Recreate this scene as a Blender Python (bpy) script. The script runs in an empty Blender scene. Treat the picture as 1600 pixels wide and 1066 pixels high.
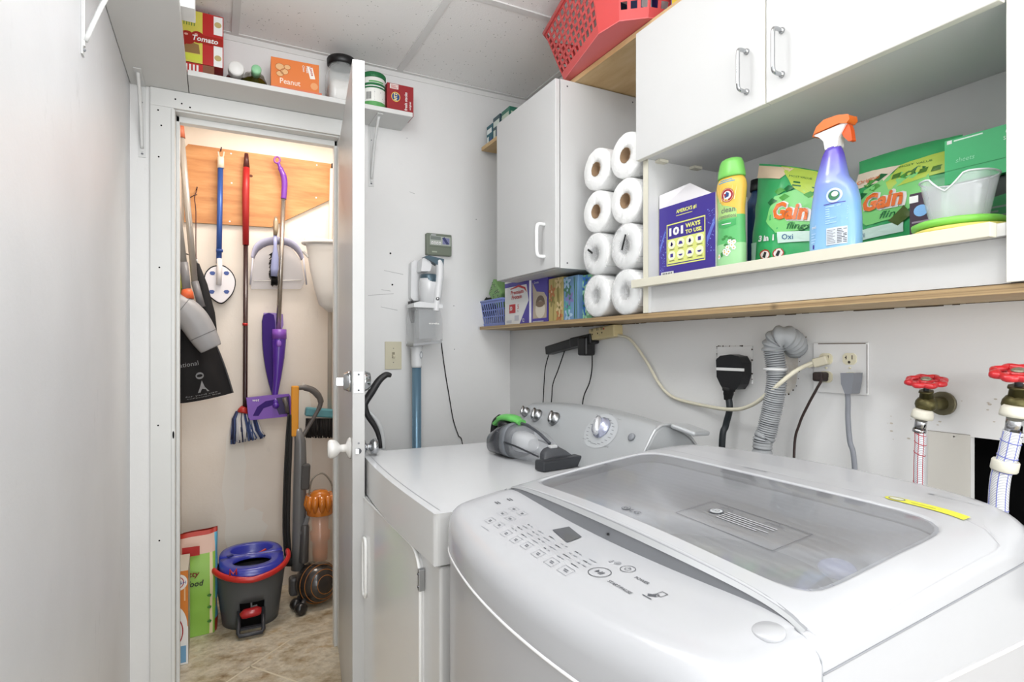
import bpy, bmesh, math, random
from mathutils import Vector, Matrix, noise
random.seed(7)
PI = math.pi
V = Vector
C = bpy.context.scene.collection
S = bpy.context.scene

# ---------------------------------------------------------------- camera
H = 1.22                       # eye height
FPX, UC, HV = 905.0, 800.0, 544.5
YAW = math.radians(27.2)
SY, CY = math.sin(YAW), math.cos(YAW)
cam = bpy.data.cameras.new('camera'); camo = bpy.data.objects.new('camera', cam); C.objects.link(camo)
camo.location = (0, 0, H); camo.rotation_euler = (PI/2, 0, -YAW)
cam.sensor_width = 36; cam.lens = 36*FPX/1600; cam.shift_y = (HV-533)/1600; cam.clip_start = .02
S.camera = camo
# ---------------------------------------------------------------- view, world and lamps
S.view_settings.view_transform = 'Standard'; S.view_settings.look = 'None'
S.view_settings.gamma = 1; S.view_settings.exposure = 0.6; S.view_settings.use_curve_mapping = False
wd = bpy.data.worlds.new('world'); S.world = wd; wd.use_nodes = True
wd.node_tree.nodes['Background'].inputs[0].default_value = (.97, .985, 1, 1)
wd.node_tree.nodes['Background'].inputs[1].default_value = 1.2
def area(name, loc, rot, sx, sy, power, col=(1, 1, 1)):
    l = bpy.data.lights.new(name, 'AREA'); l.shape = 'RECTANGLE'; l.size = sx; l.size_y = sy
    l.energy = power; l.color = col
    o = bpy.data.objects.new(name, l); C.objects.link(o); o.location = loc; o.rotation_euler = rot
    return o
def point_fill(name, loc, power, r=.11, col=(.975, .988, 1)):
    l = bpy.data.lights.new(name, 'POINT'); l.energy = power; l.shadow_soft_size = r; l.color = col
    o = bpy.data.objects.new(name, l); C.objects.link(o); o.location = loc
point_fill('added_ceiling_fill', (.22, 1.25, 2.12), 4.2)  # added point light to brighten ceiling and far end, no known fixture
area('added_overhead_fill', (.2, .2, 2.375), (0, 0, 0), .7, 2.4, 12, (.98, .99, 1))  # added overhead area light, evens out the brightness of the room
point_fill('added_rear_fill', (-.05, -.75, 1.45), 10, .15)  # added fill light from behind, lifts the open compartment
area('added_back_fill', (.45, -3.3, 1.2), (math.radians(110), 0, 0), 2.4, 2.2, 50, (.98, .99, 1))  # added broad fill light behind the camera, no known source there
area('closet_light', (.33, 2.72, 2.37), (math.radians(-8), 0, 0), .5, .3, 7.5, (1, .91, .83))

def W(u, v, x=None, y=None, z=None):
    "where the sight line of a photo point meets a real plane x=, y= or z= of the room"
    a = (u-UC)/FPX; b = (HV-v)/FPX
    d = V((SY+CY*a, CY-SY*a, b))
    t = x/d.x if x is not None else (y/d.y if y is not None else (z-H)/d.z)
    return V((d.x*t, d.y*t, H+d.z*t))

# ---------------------------------------------------------------- materials
def hexc(h, k=1.0):
    h = h.lstrip('#'); r = []
    for i in (0, 2, 4):
        c = int(h[i:i+2], 16)/255
        r.append((c/12.92 if c <= .04045 else ((c+.055)/1.055)**2.4)*k)
    return (*r, 1)
MC = {}
def mat(h, rough=.5, metal=0, coat=0, trans=0, ior=1.45, alpha=1, bump=0, bscale=200, var=0, vscale=8, spec=None):
    key = (h, rough, metal, coat, trans, alpha, bump, bscale, var, vscale, spec)
    if key in MC: return MC[key]
    m = bpy.data.materials.new('paint_'+h.strip('#')); m.use_nodes = True
    n = m.node_tree.nodes; L = m.node_tree.links; p = n['Principled BSDF']
    p.inputs['Base Color'].default_value = hexc(h)
    p.inputs['Roughness'].default_value = rough; p.inputs['Metallic'].default_value = metal
    p.inputs['Coat Weight'].default_value = coat; p.inputs['Coat Roughness'].default_value = .08
    p.inputs['Transmission Weight'].default_value = trans; p.inputs['IOR'].default_value = ior
    p.inputs['Alpha'].default_value = alpha
    if spec is not None: p.inputs['Specular IOR Level'].default_value = spec
    tc = n.new('ShaderNodeTexCoord')
    nz = n.new('ShaderNodeTexNoise'); nz.inputs['Scale'].default_value = vscale; nz.inputs['Detail'].default_value = 4
    L.new(tc.outputs['Object'], nz.inputs['Vector'])
    if True:
        vv = max(var, .015)
        mx = n.new('ShaderNodeMix'); mx.data_type = 'RGBA'
        c = hexc(h)
        mx.inputs['A'].default_value = tuple(min(1, x*(1+vv)) for x in c[:3])+(1,)
        mx.inputs['B'].default_value = tuple(x*(1-vv) for x in c[:3])+(1,)
        L.new(nz.outputs['Fac'], mx.inputs['Factor']); L.new(mx.outputs['Result'], p.inputs['Base Color'])
    if bump:
        nb = n.new('ShaderNodeTexNoise'); nb.inputs['Scale'].default_value = bscale; nb.inputs['Detail'].default_value = 3
        L.new(tc.outputs['Object'], nb.inputs['Vector'])
        bp = n.new('ShaderNodeBump'); bp.inputs['Strength'].default_value = bump; bp.inputs['Distance'].default_value = .004
        L.new(nb.outputs['Fac'], bp.inputs['Height']); L.new(bp.outputs['Normal'], p.inputs['Normal'])
    MC[key] = m
    return m
def node_mat(name, build, rough=.6):
    m = bpy.data.materials.new(name); m.use_nodes = True
    n = m.node_tree.nodes; L = m.node_tree.links; p = n['Principled BSDF']; p.inputs['Roughness'].default_value = rough
    tc = n.new('ShaderNodeTexCoord'); build(n, L, p, tc.outputs['Object'])
    return m
def ramp(n, stops):
    r = n.new('ShaderNodeValToRGB'); e = r.color_ramp.elements
    while len(e) < len(stops): e.new(.5)
    for q, (pos, col) in zip(e, stops): q.position = pos; q.color = col
    return r
def mapping(n, L, src, scale=(1, 1, 1), rot=(0, 0, 0)):
    mp = n.new('ShaderNodeMapping'); mp.inputs['Scale'].default_value = scale; mp.inputs['Rotation'].default_value = rot
    L.new(src, mp.inputs['Vector']); return mp.outputs['Vector']
def nz(n, L, src, scale, detail=5, rough=.55):
    x = n.new('ShaderNodeTexNoise'); x.inputs['Scale'].default_value = scale; x.inputs['Detail'].default_value = detail
    x.inputs['Roughness'].default_value = rough; L.new(src, x.inputs['Vector']); return x.outputs['Fac']
def mulc(n, L, a, b, f=1.0):
    mx = n.new('ShaderNodeMix'); mx.data_type = 'RGBA'; mx.blend_type = 'MULTIPLY'; mx.inputs['Factor'].default_value = f
    L.new(a, mx.inputs['A']); L.new(b, mx.inputs['B']); return mx.outputs['Result']
def bumpn(n, L, p, h, st=.3, dist=.003):
    b = n.new('ShaderNodeBump'); b.inputs['Strength'].default_value = st; b.inputs['Distance'].default_value = dist
    L.new(h, b.inputs['Height']); L.new(b.outputs['Normal'], p.inputs['Normal'])
g = lambda x: (x, x, x, 1)
def wall_mat(name, base, lo, scuff=.62, sm=.72):
    def b(n, L, p, o):
        r = ramp(n, [(.35, hexc(lo)), (.65, hexc(base))]); L.new(nz(n, L, o, 1.6, 6), r.inputs[0])
        s = nz(n, L, mapping(n, L, o, (1, 1, .45)), 9, 8, .7)
        r2 = ramp(n, [(0, g(1)), (scuff, g(1)), (scuff+.14, g(sm))]); L.new(s, r2.inputs[0])
        L.new(mulc(n, L, r.outputs[0], r2.outputs[0]), p.inputs['Base Color'])
        bumpn(n, L, p, nz(n, L, o, 90, 4), .12)
    return node_mat(name, b, .42)
M_WALL = wall_mat('painted_wall', '#e6e6e5', '#dfdfde', .66, .86)
M_LWALL = wall_mat('scuffed_wall', '#e4e5e7', '#dadbdd', .62, .82)
M_CWALL = wall_mat('closet_wall', '#e8e0d6', '#ddd2c4', .64, .86)
M_TRIM = mat('#d9dad8', .38, var=.02)
M_TRIM2 = mat('#dcdcda', .4)
def _ct(n, L, p, o):
    v = n.new('ShaderNodeTexVoronoi'); v.inputs['Scale'].default_value = 75; L.new(o, v.inputs['Vector'])
    r = ramp(n, [(0, hexc('#7c7a76')), (.13, hexc('#bdbcb8')), (.2, hexc('#f1f0ee'))]); L.new(v.outputs['Distance'], r.inputs[0])
    w = nz(n, L, o, 30, 3); r3 = ramp(n, [(.50, g(0)), (.56, g(1))]); L.new(w, r3.inputs[0])
    mx = n.new('ShaderNodeMix'); mx.data_type = 'RGBA'; mx.inputs['A'].default_value = hexc('#f1f0ee')
    L.new(r3.outputs[0], mx.inputs['Factor']); L.new(r.outputs[0], mx.inputs['B']); L.new(mx.outputs['Result'], p.inputs['Base Color'])
    bumpn(n, L, p, nz(n, L, o, 160, 5), .35)
M_CEIL = node_mat('acoustic_tile', _ct, .9)
def _fl(n, L, p, o):
    r = ramp(n, [(.3, hexc('#8d7656')), (.42, hexc('#b7a98f')), (.55, hexc('#d3cab6')), (.68, hexc('#b9a27c')), (.8, hexc('#8e8a70'))])
    L.new(nz(n, L, mapping(n, L, o, (1, 1.3, 1), (0, 0, .6)), 7.5, 10, .68), r.inputs[0])
    r2 = ramp(n, [(.35, g(.82)), (.6, g(1))]); L.new(nz(n, L, o, 38, 5), r2.inputs[0])
    L.new(mulc(n, L, r.outputs[0], r2.outputs[0]), p.inputs['Base Color'])
    bumpn(n, L, p, nz(n, L, o, 25, 5), .15)
M_FLOOR = node_mat('stone_tile', _fl, .38)
def wood(name, c1, c2, c3, scale=(1.2, 1.2, 14), sc=4, rough=.55):
    def b(n, L, p, o):
        mp = mapping(n, L, o, scale)
        r = ramp(n, [(.3, hexc(c1)), (.5, hexc(c2)), (.68, hexc(c3))]); L.new(nz(n, L, mp, sc, 7, .6), r.inputs[0])
        kn = n.new('ShaderNodeTexVoronoi'); kn.inputs['Scale'].default_value = 7; L.new(o, kn.inputs['Vector'])
        r2 = ramp(n, [(0, g(.45)), (.05, g(.75)), (.09, g(1))]); L.new(kn.outputs['Distance'], r2.inputs[0])
        L.new(mulc(n, L, r.outputs[0], r2.outputs[0]), p.inputs['Base Color'])
        bumpn(n, L, p, nz(n, L, mp, 12, 5), .15)
    return node_mat(name, b, rough)
M_PLYO = wood('plywood_orange', '#a86c3c', '#be8550', '#cd9a66', (1.0, 1, 7), 3.2)
M_PLYT = wood('plywood_tan', '#b59263', '#c6a676', '#d2b68a', (6, 1.2, 6), 3)
M_PLYE = wood('plywood_edge', '#7f684c', '#ab9068', '#c9b48e', (1.0, .8, 190), 1.0)
def _stain(n, L, p, o):
    r = ramp(n, [(.4, hexc('#d8d5cf')), (.7, hexc('#c3b7a6'))]); L.new(nz(n, L, o, 14, 8, .7), r.inputs[0])
    L.new(r.outputs[0], p.inputs['Base Color']); bumpn(n, L, p, nz(n, L, o, 60, 5), .5)
M_PLASTER = node_mat('rough_plaster', _stain, .8)
def _paper(n, L, p, o):
    p.inputs['Base Color'].default_value = hexc('#eeeeec')
    v = n.new('ShaderNodeTexVoronoi'); v.inputs['Scale'].default_value = 170; L.new(o, v.inputs['Vector'])
    bumpn(n, L, p, v.outputs['Distance'], .4, .002)
M_PAPER = node_mat('paper_towel', _paper, .9)
WHITE = mat('#e6e6e5', .35); CABW = mat('#cececd', .42); CREAM = mat('#d9d5c4', .5)
APPL = mat('#b6b7ba', .27, coat=.3); APPLB = mat('#b3b3b5', .3, coat=.3)  # washer white, set darker than the dryer's to offset stronger light
CHROME = mat('#b9bbbd', .16, metal=1); BRUSH = mat('#a9abad', .33, metal=1); DCHROME = mat('#75777a', .2, metal=1)
BLACK = mat('#121214', .4); BLACKR = mat('#1a1a1b', .75); DGREY = mat('#4a4c50', .45); INK = mat('#2a2b2e', .6)
MGREY = mat('#83868b', .45); LGREY = mat('#b7babd', .4); SEAM = mat('#55565a', .7); HOLE = mat('#0b0b0c', 1)
RED = mat('#b3201f', .35); CARD = mat('#8f755a', .9); CARDD = mat('#7b5b39', .9)
CLEAR = mat('#e8ecef', .08, alpha=.28); CLEARG = mat('#eef0f3', .1, alpha=.30, coat=.5)

# ---------------------------------------------------------------- mesh builder
_tc = {}
def text_geo(s, bold=0.0, shear=0.0):
    k = (s, bold, shear)
    if k in _tc: return _tc[k]
    cu = bpy.data.curves.new('t', 'FONT'); cu.body = s; cu.size = 1; cu.resolution_u = 2; cu.offset = bold; cu.shear = shear
    cu.align_x = 'LEFT'; o = bpy.data.objects.new('t', cu); C.objects.link(o)
    bpy.context.view_layer.update()
    me = bpy.data.meshes.new_from_object(o.evaluated_get(bpy.context.evaluated_depsgraph_get()))
    vs = [(p.co.x, p.co.y) for p in me.vertices]; fs = [tuple(p.vertices) for p in me.polygons]
    fs = [f if sum((vs[f[i]][0]*vs[f[(i+1) % len(f)]][1]-vs[f[(i+1) % len(f)]][0]*vs[f[i]][1]) for i in range(len(f))) > 0 else f[::-1] for f in fs]
    C.objects.unlink(o); bpy.data.objects.remove(o); bpy.data.curves.remove(cu); bpy.data.meshes.remove(me)
    _tc[k] = (vs, fs); return _tc[k]
def catmull(pts, n=6, closed=False):
    pts = [V(p) for p in pts]; out = []; N = len(pts)
    if N < 3: return pts
    for i in range(N if closed else N-1):
        if closed: p0, p1, p2, p3 = pts[i-1], pts[i], pts[(i+1) % N], pts[(i+2) % N]
        else: p0 = pts[max(i-1, 0)]; p1 = pts[i]; p2 = pts[i+1]; p3 = pts[min(i+2, N-1)]
        for k in range(n):
            t = k/n; out.append(.5*((2*p1)+(p2-p0)*t+(2*p0-5*p1+4*p2-p3)*t*t+(3*p1-p0-3*p2+p3)*t**3))
    if not closed: out.append(pts[-1])
    return out
WL = {}
class MB:
    def __init__(s): s.v = []; s.f = []; s.mi = []; s.mats = []; s.sm = []
    def m(s, mt):
        if mt not in s.mats: s.mats.append(mt)
        return s.mats.index(mt)
    def add(s, vs, fs, mt, smooth=False):
        k = len(s.v); s.v += [V(p) for p in vs]; i = s.m(mt)
        for f in fs: s.f.append(tuple(q+k for q in f)); s.mi.append(i); s.sm.append(smooth)
    def box(s, x0, x1, y0, y1, z0, z1, mt, M=None):
        x0, x1 = sorted((x0, x1)); y0, y1 = sorted((y0, y1)); z0, z1 = sorted((z0, z1))
        vs = [V(p) for p in ((x0,y0,z0),(x1,y0,z0),(x1,y1,z0),(x0,y1,z0),(x0,y0,z1),(x1,y0,z1),(x1,y1,z1),(x0,y1,z1))]
        if M: vs = [M @ p for p in vs]
        s.add(vs, [(0,3,2,1),(4,5,6,7),(0,1,5,4),(1,2,6,5),(2,3,7,6),(3,0,4,7)], mt); return s
    def bar(s, a, b, w, h, mt, up=(0,0,1)):
        a = V(a); b = V(b); d = (b-a); L = d.length; d.normalize(); sd = d.cross(V(up))
        if sd.length < 1e-4: sd = d.cross(V((1,0,0)))
        sd.normalize(); u = sd.cross(d)
        M = Matrix((( *sd,),( *d,),( *u,))).transposed().to_4x4(); M.translation = a
        return s.box(-w/2, w/2, 0, L, -h/2, h/2, mt, M)
    def prism(s, poly, d, mt, side=None, smooth=False):
        "poly: 3-D points of one face (counter-clockwise seen from outside), d: offset vector to the other face"
        p = [V(q) for q in poly]; d = V(d); n = len(p)
        s.add(p, [tuple(range(n))], mt)
        s.add([q+d for q in p], [tuple(range(n-1, -1, -1))], side or mt)
        s.add(p+[q+d for q in p], [(i, i+n, (i+1) % n+n, (i+1) % n) for i in range(n)], side or mt, smooth); return s
    def tube(s, pts, r, mt, seg=12, cap=True, closed=False, flat=1.0, up=None):
        pts = [V(p) for p in pts]; n = len(pts); rs = r if isinstance(r, (list, tuple)) else [r]*n
        if len(rs) != n: rs = [rs[0]+(rs[-1]-rs[0])*i/(n-1) for i in range(n)] if len(rs) == 2 else [rs[min(len(rs)-1, int(i*len(rs)/n))] for i in range(n)]
        vs = []; prev = None
        for i in range(n):
            if closed: d = pts[(i+1) % n]-pts[i-1]
            else: d = pts[min(i+1, n-1)]-pts[max(i-1, 0)]
            if d.length < 1e-9: d = V((0,0,1))
            d.normalize()
            if up is not None: a = V(up)-d*d.dot(V(up))
            elif prev is None: a = V((0,0,1))-d*d.z if abs(d.z) < .9 else V((0,1,0))-d*d.y
            else: a = prev-d*prev.dot(d)
            if a.length < 1e-6: a = V((1,0,0))-d*d.x
            a.normalize(); prev = a; b = d.cross(a)
            for k in range(seg):
                t = 2*PI*k/seg; vs.append(pts[i]+(a*math.cos(t)*flat+b*math.sin(t))*rs[i])
        fs = []
        for i in range(n if closed else n-1):
            j = (i+1) % n
            for k in range(seg): k2 = (k+1) % seg; fs.append((i*seg+k, i*seg+k2, j*seg+k2, j*seg+k))
        s.add(vs, fs, mt, True)
        if cap and not closed:
            k = len(s.v)-len(vs); i = s.m(mt)
            s.f.append(tuple(k+q for q in range(seg-1, -1, -1))); s.mi.append(i); s.sm.append(False)
            s.f.append(tuple(k+(n-1)*seg+q for q in range(seg))); s.mi.append(i); s.sm.append(False)
        return s
    def loft(s, rings, mt, cap0=True, cap1=True, smooth=True, mts=None):
        n = len(rings[0]); vs = [V(p) for r in rings for p in r]; k = len(s.v)
        if mts is None: mts = [mt]*(len(rings)-1)
        s.v += vs
        for i in range(len(rings)-1):
            q = s.m(mts[i])
            for j in range(n):
                j2 = (j+1) % n; s.f.append((k+i*n+j, k+i*n+j2, k+(i+1)*n+j2, k+(i+1)*n+j)); s.mi.append(q); s.sm.append(smooth)
        if cap0: s.f.append(tuple(k+j for j in range(n-1, -1, -1))); s.mi.append(s.m(mts[0])); s.sm.append(False)
        if cap1: s.f.append(tuple(k+(len(rings)-1)*n+j for j in range(n))); s.mi.append(s.m(mts[-1])); s.sm.append(False)
        return s
    def lathe(s, prof, c, mt, seg=32, axis=(0,0,1), ry=1.0, mts=None, smooth=True, xa=None):
        ax = V(axis).normalized(); c = V(c)
        a = V(xa) if xa else (V((1,0,0)) if abs(ax.x) < .9 else V((0,1,0)))
        a = (a-ax*a.dot(ax)).normalized(); b = ax.cross(a)
        rings = [[c+ax*z+(a*math.cos(2*PI*k/seg)+b*math.sin(2*PI*k/seg)*ry)*max(r, 1e-4) for k in range(seg)] for r, z in prof]
        return s.loft(rings, mt, mts=mts, smooth=smooth)
    def ball(s, c, r, mt, seg=16, sc=(1,1,1)):
        c = V(c); rr = []
        for i in range(1, seg//2):
            t = PI*i/(seg//2); rr.append([c+V((math.sin(t)*math.cos(2*PI*k/seg)*sc[0], math.sin(t)*math.sin(2*PI*k/seg)*sc[1], -math.cos(t)*sc[2]))*r for k in range(seg)])
        return s.loft(rr, mt)
    # printing on a face; fn(s, t, layer) gives the 3-D point
    def rect(s, fn, x0, y0, x1, y1, mt, l=1, nx=1):
        vs = []; 
        for i in range(nx+1):
            x = x0+(x1-x0)*i/nx; vs += [fn(x, y0, l), fn(x, y1, l)]
        s.add(vs, [(2*i, 2*i+2, 2*i+3, 2*i+1) for i in range(nx)], mt); return s
    def poly(s, fn, pts, mt, l=1): s.add([fn(x, y, l) for x, y in pts], [tuple(range(len(pts)))], mt); return s
    def ell(s, fn, cx, cy, rx, ry, mt, l=1, n=20, a0=0, a1=2*PI):
        return s.poly(fn, [(cx+rx*math.cos(a0+(a1-a0)*i/n), cy+ry*math.sin(a0+(a1-a0)*i/n)) for i in range(n if abs(a1-a0-2*PI) < 1e-6 else n+1)], mt, l)
    def ringl(s, fn, cx, cy, rx, ry, w, mt, l=1, n=28):
        vs = []
        for i in range(n):
            t = 2*PI*i/n; vs += [fn(cx+rx*math.cos(t), cy+ry*math.sin(t), l), fn(cx+(rx-w)*math.cos(t), cy+(ry-w)*math.sin(t), l)]
        s.add(vs, [(2*i, (2*i+2) % (2*n), (2*i+3) % (2*n), 2*i+1) for i in range(n)], mt); return s
    def frame(s, fn, x0, y0, x1, y1, w, mt, l=1):
        s.rect(fn, x0, y0, x1, y0+w, mt, l); s.rect(fn, x0, y1-w, x1, y1, mt, l)
        s.rect(fn, x0, y0+w, x0+w, y1-w, mt, l); return s.rect(fn, x1-w, y0+w, x1, y1-w, mt, l)
    def txt(s, fn, st, x, y, h, mt, l=1, w=None, al='L', bold=0, rot=0, shear=0):
        vs, fs = text_geo(st, bold, shear)
        if not vs: return s
        x0 = min(p[0] for p in vs); x1 = max(p[0] for p in vs); y0 = min(p[1] for p in vs); y1 = max(p[1] for p in vs)
        k = h/(y1-y0) if h else w/(x1-x0); kx = (w/(x1-x0)) if w else k
        W_ = (x1-x0)*kx; ox = 0 if al == 'L' else (-W_/2 if al == 'C' else -W_)
        cr, sr = math.cos(rot), math.sin(rot); out = []
        for a, b in vs:
            p, q = (a-x0)*kx+ox, (b-y0)*k; out.append(fn(x+p*cr-q*sr, y+p*sr+q*cr, l))
        s.add(out, fs, mt); return s
    def lines(s, fn, x0, y0, x1, y1, n, mt, l=1, fill=.45, seed=1):
        rn = random.Random(seed); st = (y1-y0)/n
        for i in range(n):
            e = x1 if rn.random() > .35 else x0+(x1-x0)*rn.uniform(.5, .9)
            s.rect(fn, x0, y0+i*st, e, y0+i*st+st*fill, mt, l)
        return s
    def build(s, name, parent=None, bevel=0, seg=2, origin=None, solid=0, sub=0, recalc=False, angle=35):
        me = bpy.data.meshes.new(name)
        xs = [p.x for p in s.v]; ys = [p.y for p in s.v]; zs = [p.z for p in s.v]
        o0 = V(origin) if origin is not None else V(((min(xs)+max(xs))/2, (min(ys)+max(ys))/2, min(zs)))
        me.from_pydata([p-o0 for p in s.v], [], s.f)
        for mt in s.mats: me.materials.append(mt)
        me.polygons.foreach_set('material_index', s.mi); me.polygons.foreach_set('use_smooth', s.sm); me.update()
        if recalc:
            b = bmesh.new(); b.from_mesh(me); bmesh.ops.recalc_face_normals(b, faces=b.faces); b.to_mesh(me); b.free()
        o = bpy.data.objects.new(name, me); C.objects.link(o)
        if parent: o.parent = parent; o.location = o0-WL[parent.name]
        else: o.location = o0
        WL[o.name] = o0
        if solid: q = o.modifiers.new('Solidify', 'SOLIDIFY'); q.thickness = solid
        if bevel: q = o.modifiers.new('Bevel', 'BEVEL'); q.width = bevel; q.segments = seg; q.limit_method = 'ANGLE'; q.angle_limit = math.radians(angle); q.harden_normals = False
        if sub: q = o.modifiers.new('Subdivision', 'SUBSURF'); q.levels = sub; q.render_levels = sub
        return o
def fr(O, R, U, k=.0005):
    O = V(O); R = V(R).normalized(); U = V(U).normalized(); N = R.cross(U)
    return lambda a, b, l=1: O+R*a+U*b+N*(k*l)
def cyl(c, r, k=.0006, a0=-PI/2, ry=1.0):
    "printing wrapped on an upright cylinder; s=0 faces angle a0"
    c = V(c)
    rf = r if callable(r) else (lambda z: r)
    def f(a, b, l=1):
        R = rf(b); t = a0+a/R; return c+V((math.cos(t)*(R+k*l), math.sin(t)*(R*ry+k*l), b))
    return f
def thing(name, label, cat, loc, group=None):
    o = bpy.data.objects.new(name, None); C.objects.link(o); o.location = loc; o.empty_display_size = .05
    o['label'] = label; o['category'] = cat
    if group: o['group'] = group
    WL[o.name] = V(loc); return o
def tag(o, label, cat, group=None, kind=None):
    o['label'] = label; o['category'] = cat
    if group: o['group'] = group
    if kind: o['kind'] = kind
    return o
def struct(o): o['kind'] = 'structure'; return o
def copy_tree(root, delta, label=None):
    r = root.copy(); C.objects.link(r); r.location = root.location+V(delta); WL[r.name] = V(r.location)
    if label: r['label'] = label
    for ch in list(root.children):
        c = ch.copy(); C.objects.link(c); c.parent = r
        for gch in ch.children: d = gch.copy(); C.objects.link(d); d.parent = c
    return r

# ================================================================ THE ROOM
XW, XL, YB, ZC = 1.218, -.26, 2.39, 2.387     # lower right wall, left wall, far wall, ceiling
XU = 1.32                                      # right wall above the shelf stands further back
YC = 3.19                                      # back of the closet
YR = -1.9                                      # open end of the room behind
m = MB(); m.box(-.5, 1.6, YR, 3.4, -.06, 0, M_FLOOR)
GR = mat('#d6ccb4', .8)
def groutline(a, b, w=.008):
    a = V((*a, .0006)); b = V((*b, .0006)); d = (b-a).normalized(); s_ = V((-d.y, d.x, 0))*w/2
    m.add([a-s_, b-s_, b+s_, a+s_], [(0,1,2,3)], GR)
groutline((-.21, 2.13), (.287, 2.585)); groutline((.287, 2.585), (1.2, 2.575)); groutline((.12, 2.44), (.3, 2.2)); groutline((-.2, 1.6), (.38, 1.6)); groutline((.287,2.585),(-.1,3.1),.003)
struct(m.build('floor'))
m = MB(); m.box(-.5, 1.6, YR, 3.4, ZC, ZC+.05, M_CEIL); struct(m.build('ceiling'))
k = 0
for x in (.068, .69, 1.30):
    k += 1; m = MB(); m.box(x-.0125, x+.0125, YR, YB-.02, ZC-.006, ZC-.0005, M_TRIM2); struct(m.build('trim_%d' % k))
for i, (x0, x1, y) in enumerate(((.703, 1.287, 1.76), (.081, .677, 1.76), (XL, .055, 1.76), (.703, 1.287, 1.15), (.081, .677, 1.15), (XL, .055, 1.15), (.081, .677, -.07), (.703, 1.287, -.07))):
    k += 1; m = MB(); m.box(x0, x1, y-.0125, y+.0125, ZC-.006, ZC-.0005, M_TRIM2); struct(m.build('trim_%d' % k))
k += 1; m = MB(); m.box(XL, XU, YB-.02, YB, ZC-.004, ZC-.0005, M_TRIM2); m.box(XL, XU, YB-.003, YB-.0005, ZC-.024, ZC-.004, M_TRIM2); struct(m.build('trim_%d' % k))
m = MB(); m.box(XL-.1, XL, YR, 3.4, 0, ZC, M_LWALL); struct(m.build('wall_left'))
# right wall: lower part built out under the shelf, with the dark recess around the water pipes
hy0, hy1, hz0, hz1 = .20, .553, .80, W(1518, 683, x=XW).z
m = MB()
ty = XW+.013
m.box(XW, 1.5, .80, 3.3, 0, 1.301, M_WALL); m.box(XW, 1.5, YR, .0, 0, 1.301, M_WALL)
m.box(XW, 1.5, .0, .80, 0, .70, M_WALL); m.box(XW, 1.5, .0, .80, 1.15, 1.301, M_WALL)
m.box(XW, ty, hy1, .80, .70, 1.15, M_WALL); m.box(XW, ty, .0, hy0, .70, 1.15, M_WALL); m.box(XW, ty, hy0, hy1, .70, hz0, M_WALL); m.box(XW, ty, hy0, hy1, hz1, 1.15, M_WALL)
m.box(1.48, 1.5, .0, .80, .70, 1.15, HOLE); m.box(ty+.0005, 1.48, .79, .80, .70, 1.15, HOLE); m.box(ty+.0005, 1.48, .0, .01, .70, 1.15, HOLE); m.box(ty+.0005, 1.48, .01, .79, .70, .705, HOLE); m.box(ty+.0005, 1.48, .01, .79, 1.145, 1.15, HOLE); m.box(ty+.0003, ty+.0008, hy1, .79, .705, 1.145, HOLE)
struct(m.build('wall_right_lower'))
m = MB(); m.box(XU, 1.5, YR, 3.3, 1.301, ZC, M_WALL); struct(m.build('wall_right_upper'))
ox0, ox1, oz = -.124, .447, 2.068
m = MB()
m.box(XL, ox0-.02, YB, YB+.1, 0, ZC, M_WALL); m.box(ox1+.02, XU, YB, YB+.1, 0, ZC, M_WALL); m.box(ox0-.02, ox1+.02, YB, YB+.1, oz+.02, ZC, M_WALL)
struct(m.build('wall_back'))
m = MB(); m.box(-.4, 1.1, YC, YC+.1, 0, ZC, M_CWALL)
P2 = mat('#e6e1d8', .6)
fn = fr((0, YC, 0), (1,0,0), (0,0,1), .0006)
def blob(cx, cz, rx, rz, sd):
    rn = random.Random(sd);  m.poly(fn, [(cx+rx*(1+rn.uniform(-.2,.2))*math.cos(2*PI*i/18), cz+rz*(1+rn.uniform(-.12,.12))*math.sin(2*PI*i/18)) for i in range(18)], P2, sd*1.5)
blob(.09, .52, .05, .38, 1); blob(.16, .32, .07, .1, 2); blob(.42, .75, .04, .3, 3)
struct(m.build('wall_closet_back'))
m = MB(); m.box(-.26, -.139, YB+.1, YC, 0, ZC, M_CWALL); struct(m.build('wall_closet_left'))
m = MB(); m.box(.80, .9, YB+.1, YC, 0, ZC, M_CWALL); struct(m.build('wall_closet_right'))
# frame of the closet opening
m = MB()
yc = YB-.014
m.box(-.2, ox0-.004, yc, YB, 0, oz+.005, M_TRIM); m.box(ox0-.012, ox0, yc-.004, YB, 0, oz, M_TRIM)
m.box(-.2, ox1+.075, yc, YB, oz+.005, oz+.068, M_TRIM); m.box(ox1+.004, ox1+.075, yc, YB, 0, oz+.005, M_TRIM)
m.box(ox0-.02, ox0, YB, YB+.1, 0, oz+.02, M_TRIM); m.box(ox1, ox1+.02, YB, YB+.1, 0, oz+.02, M_TRIM); m.box(ox0, ox1, YB, YB+.1, oz, oz+.02, M_TRIM)
m.box(ox0, ox0+.012, YB+.045, YB+.08, 0, oz, M_TRIM); m.box(ox0, ox1, YB+.045, YB+.08, oz-.022, oz, M_TRIM); m.box(ox1-.012, ox1, YB+.045, YB+.08, 0, oz, M_TRIM)
fn = fr((0, yc, 0), (1,0,0), (0,0,1), .0004)
for u, v in ((247, 172), (252, 196), (248, 245), (249, 418), (247, 665), (249, 845), (274, 155), (284, 162), (297, 168)):
    p = W(u, v, y=yc); m.ell(fn, p.x, p.z, .003, .003, HOLE, 1, 10)
p = W(266, 680, y=yc-.004); m.ell(fr((0, yc-.0045, 0), (1,0,0), (0,0,1)), -.129, p.z, .003, .014, HOLE, 1, 10)
struct(m.build('door_2', bevel=.002))
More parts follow.
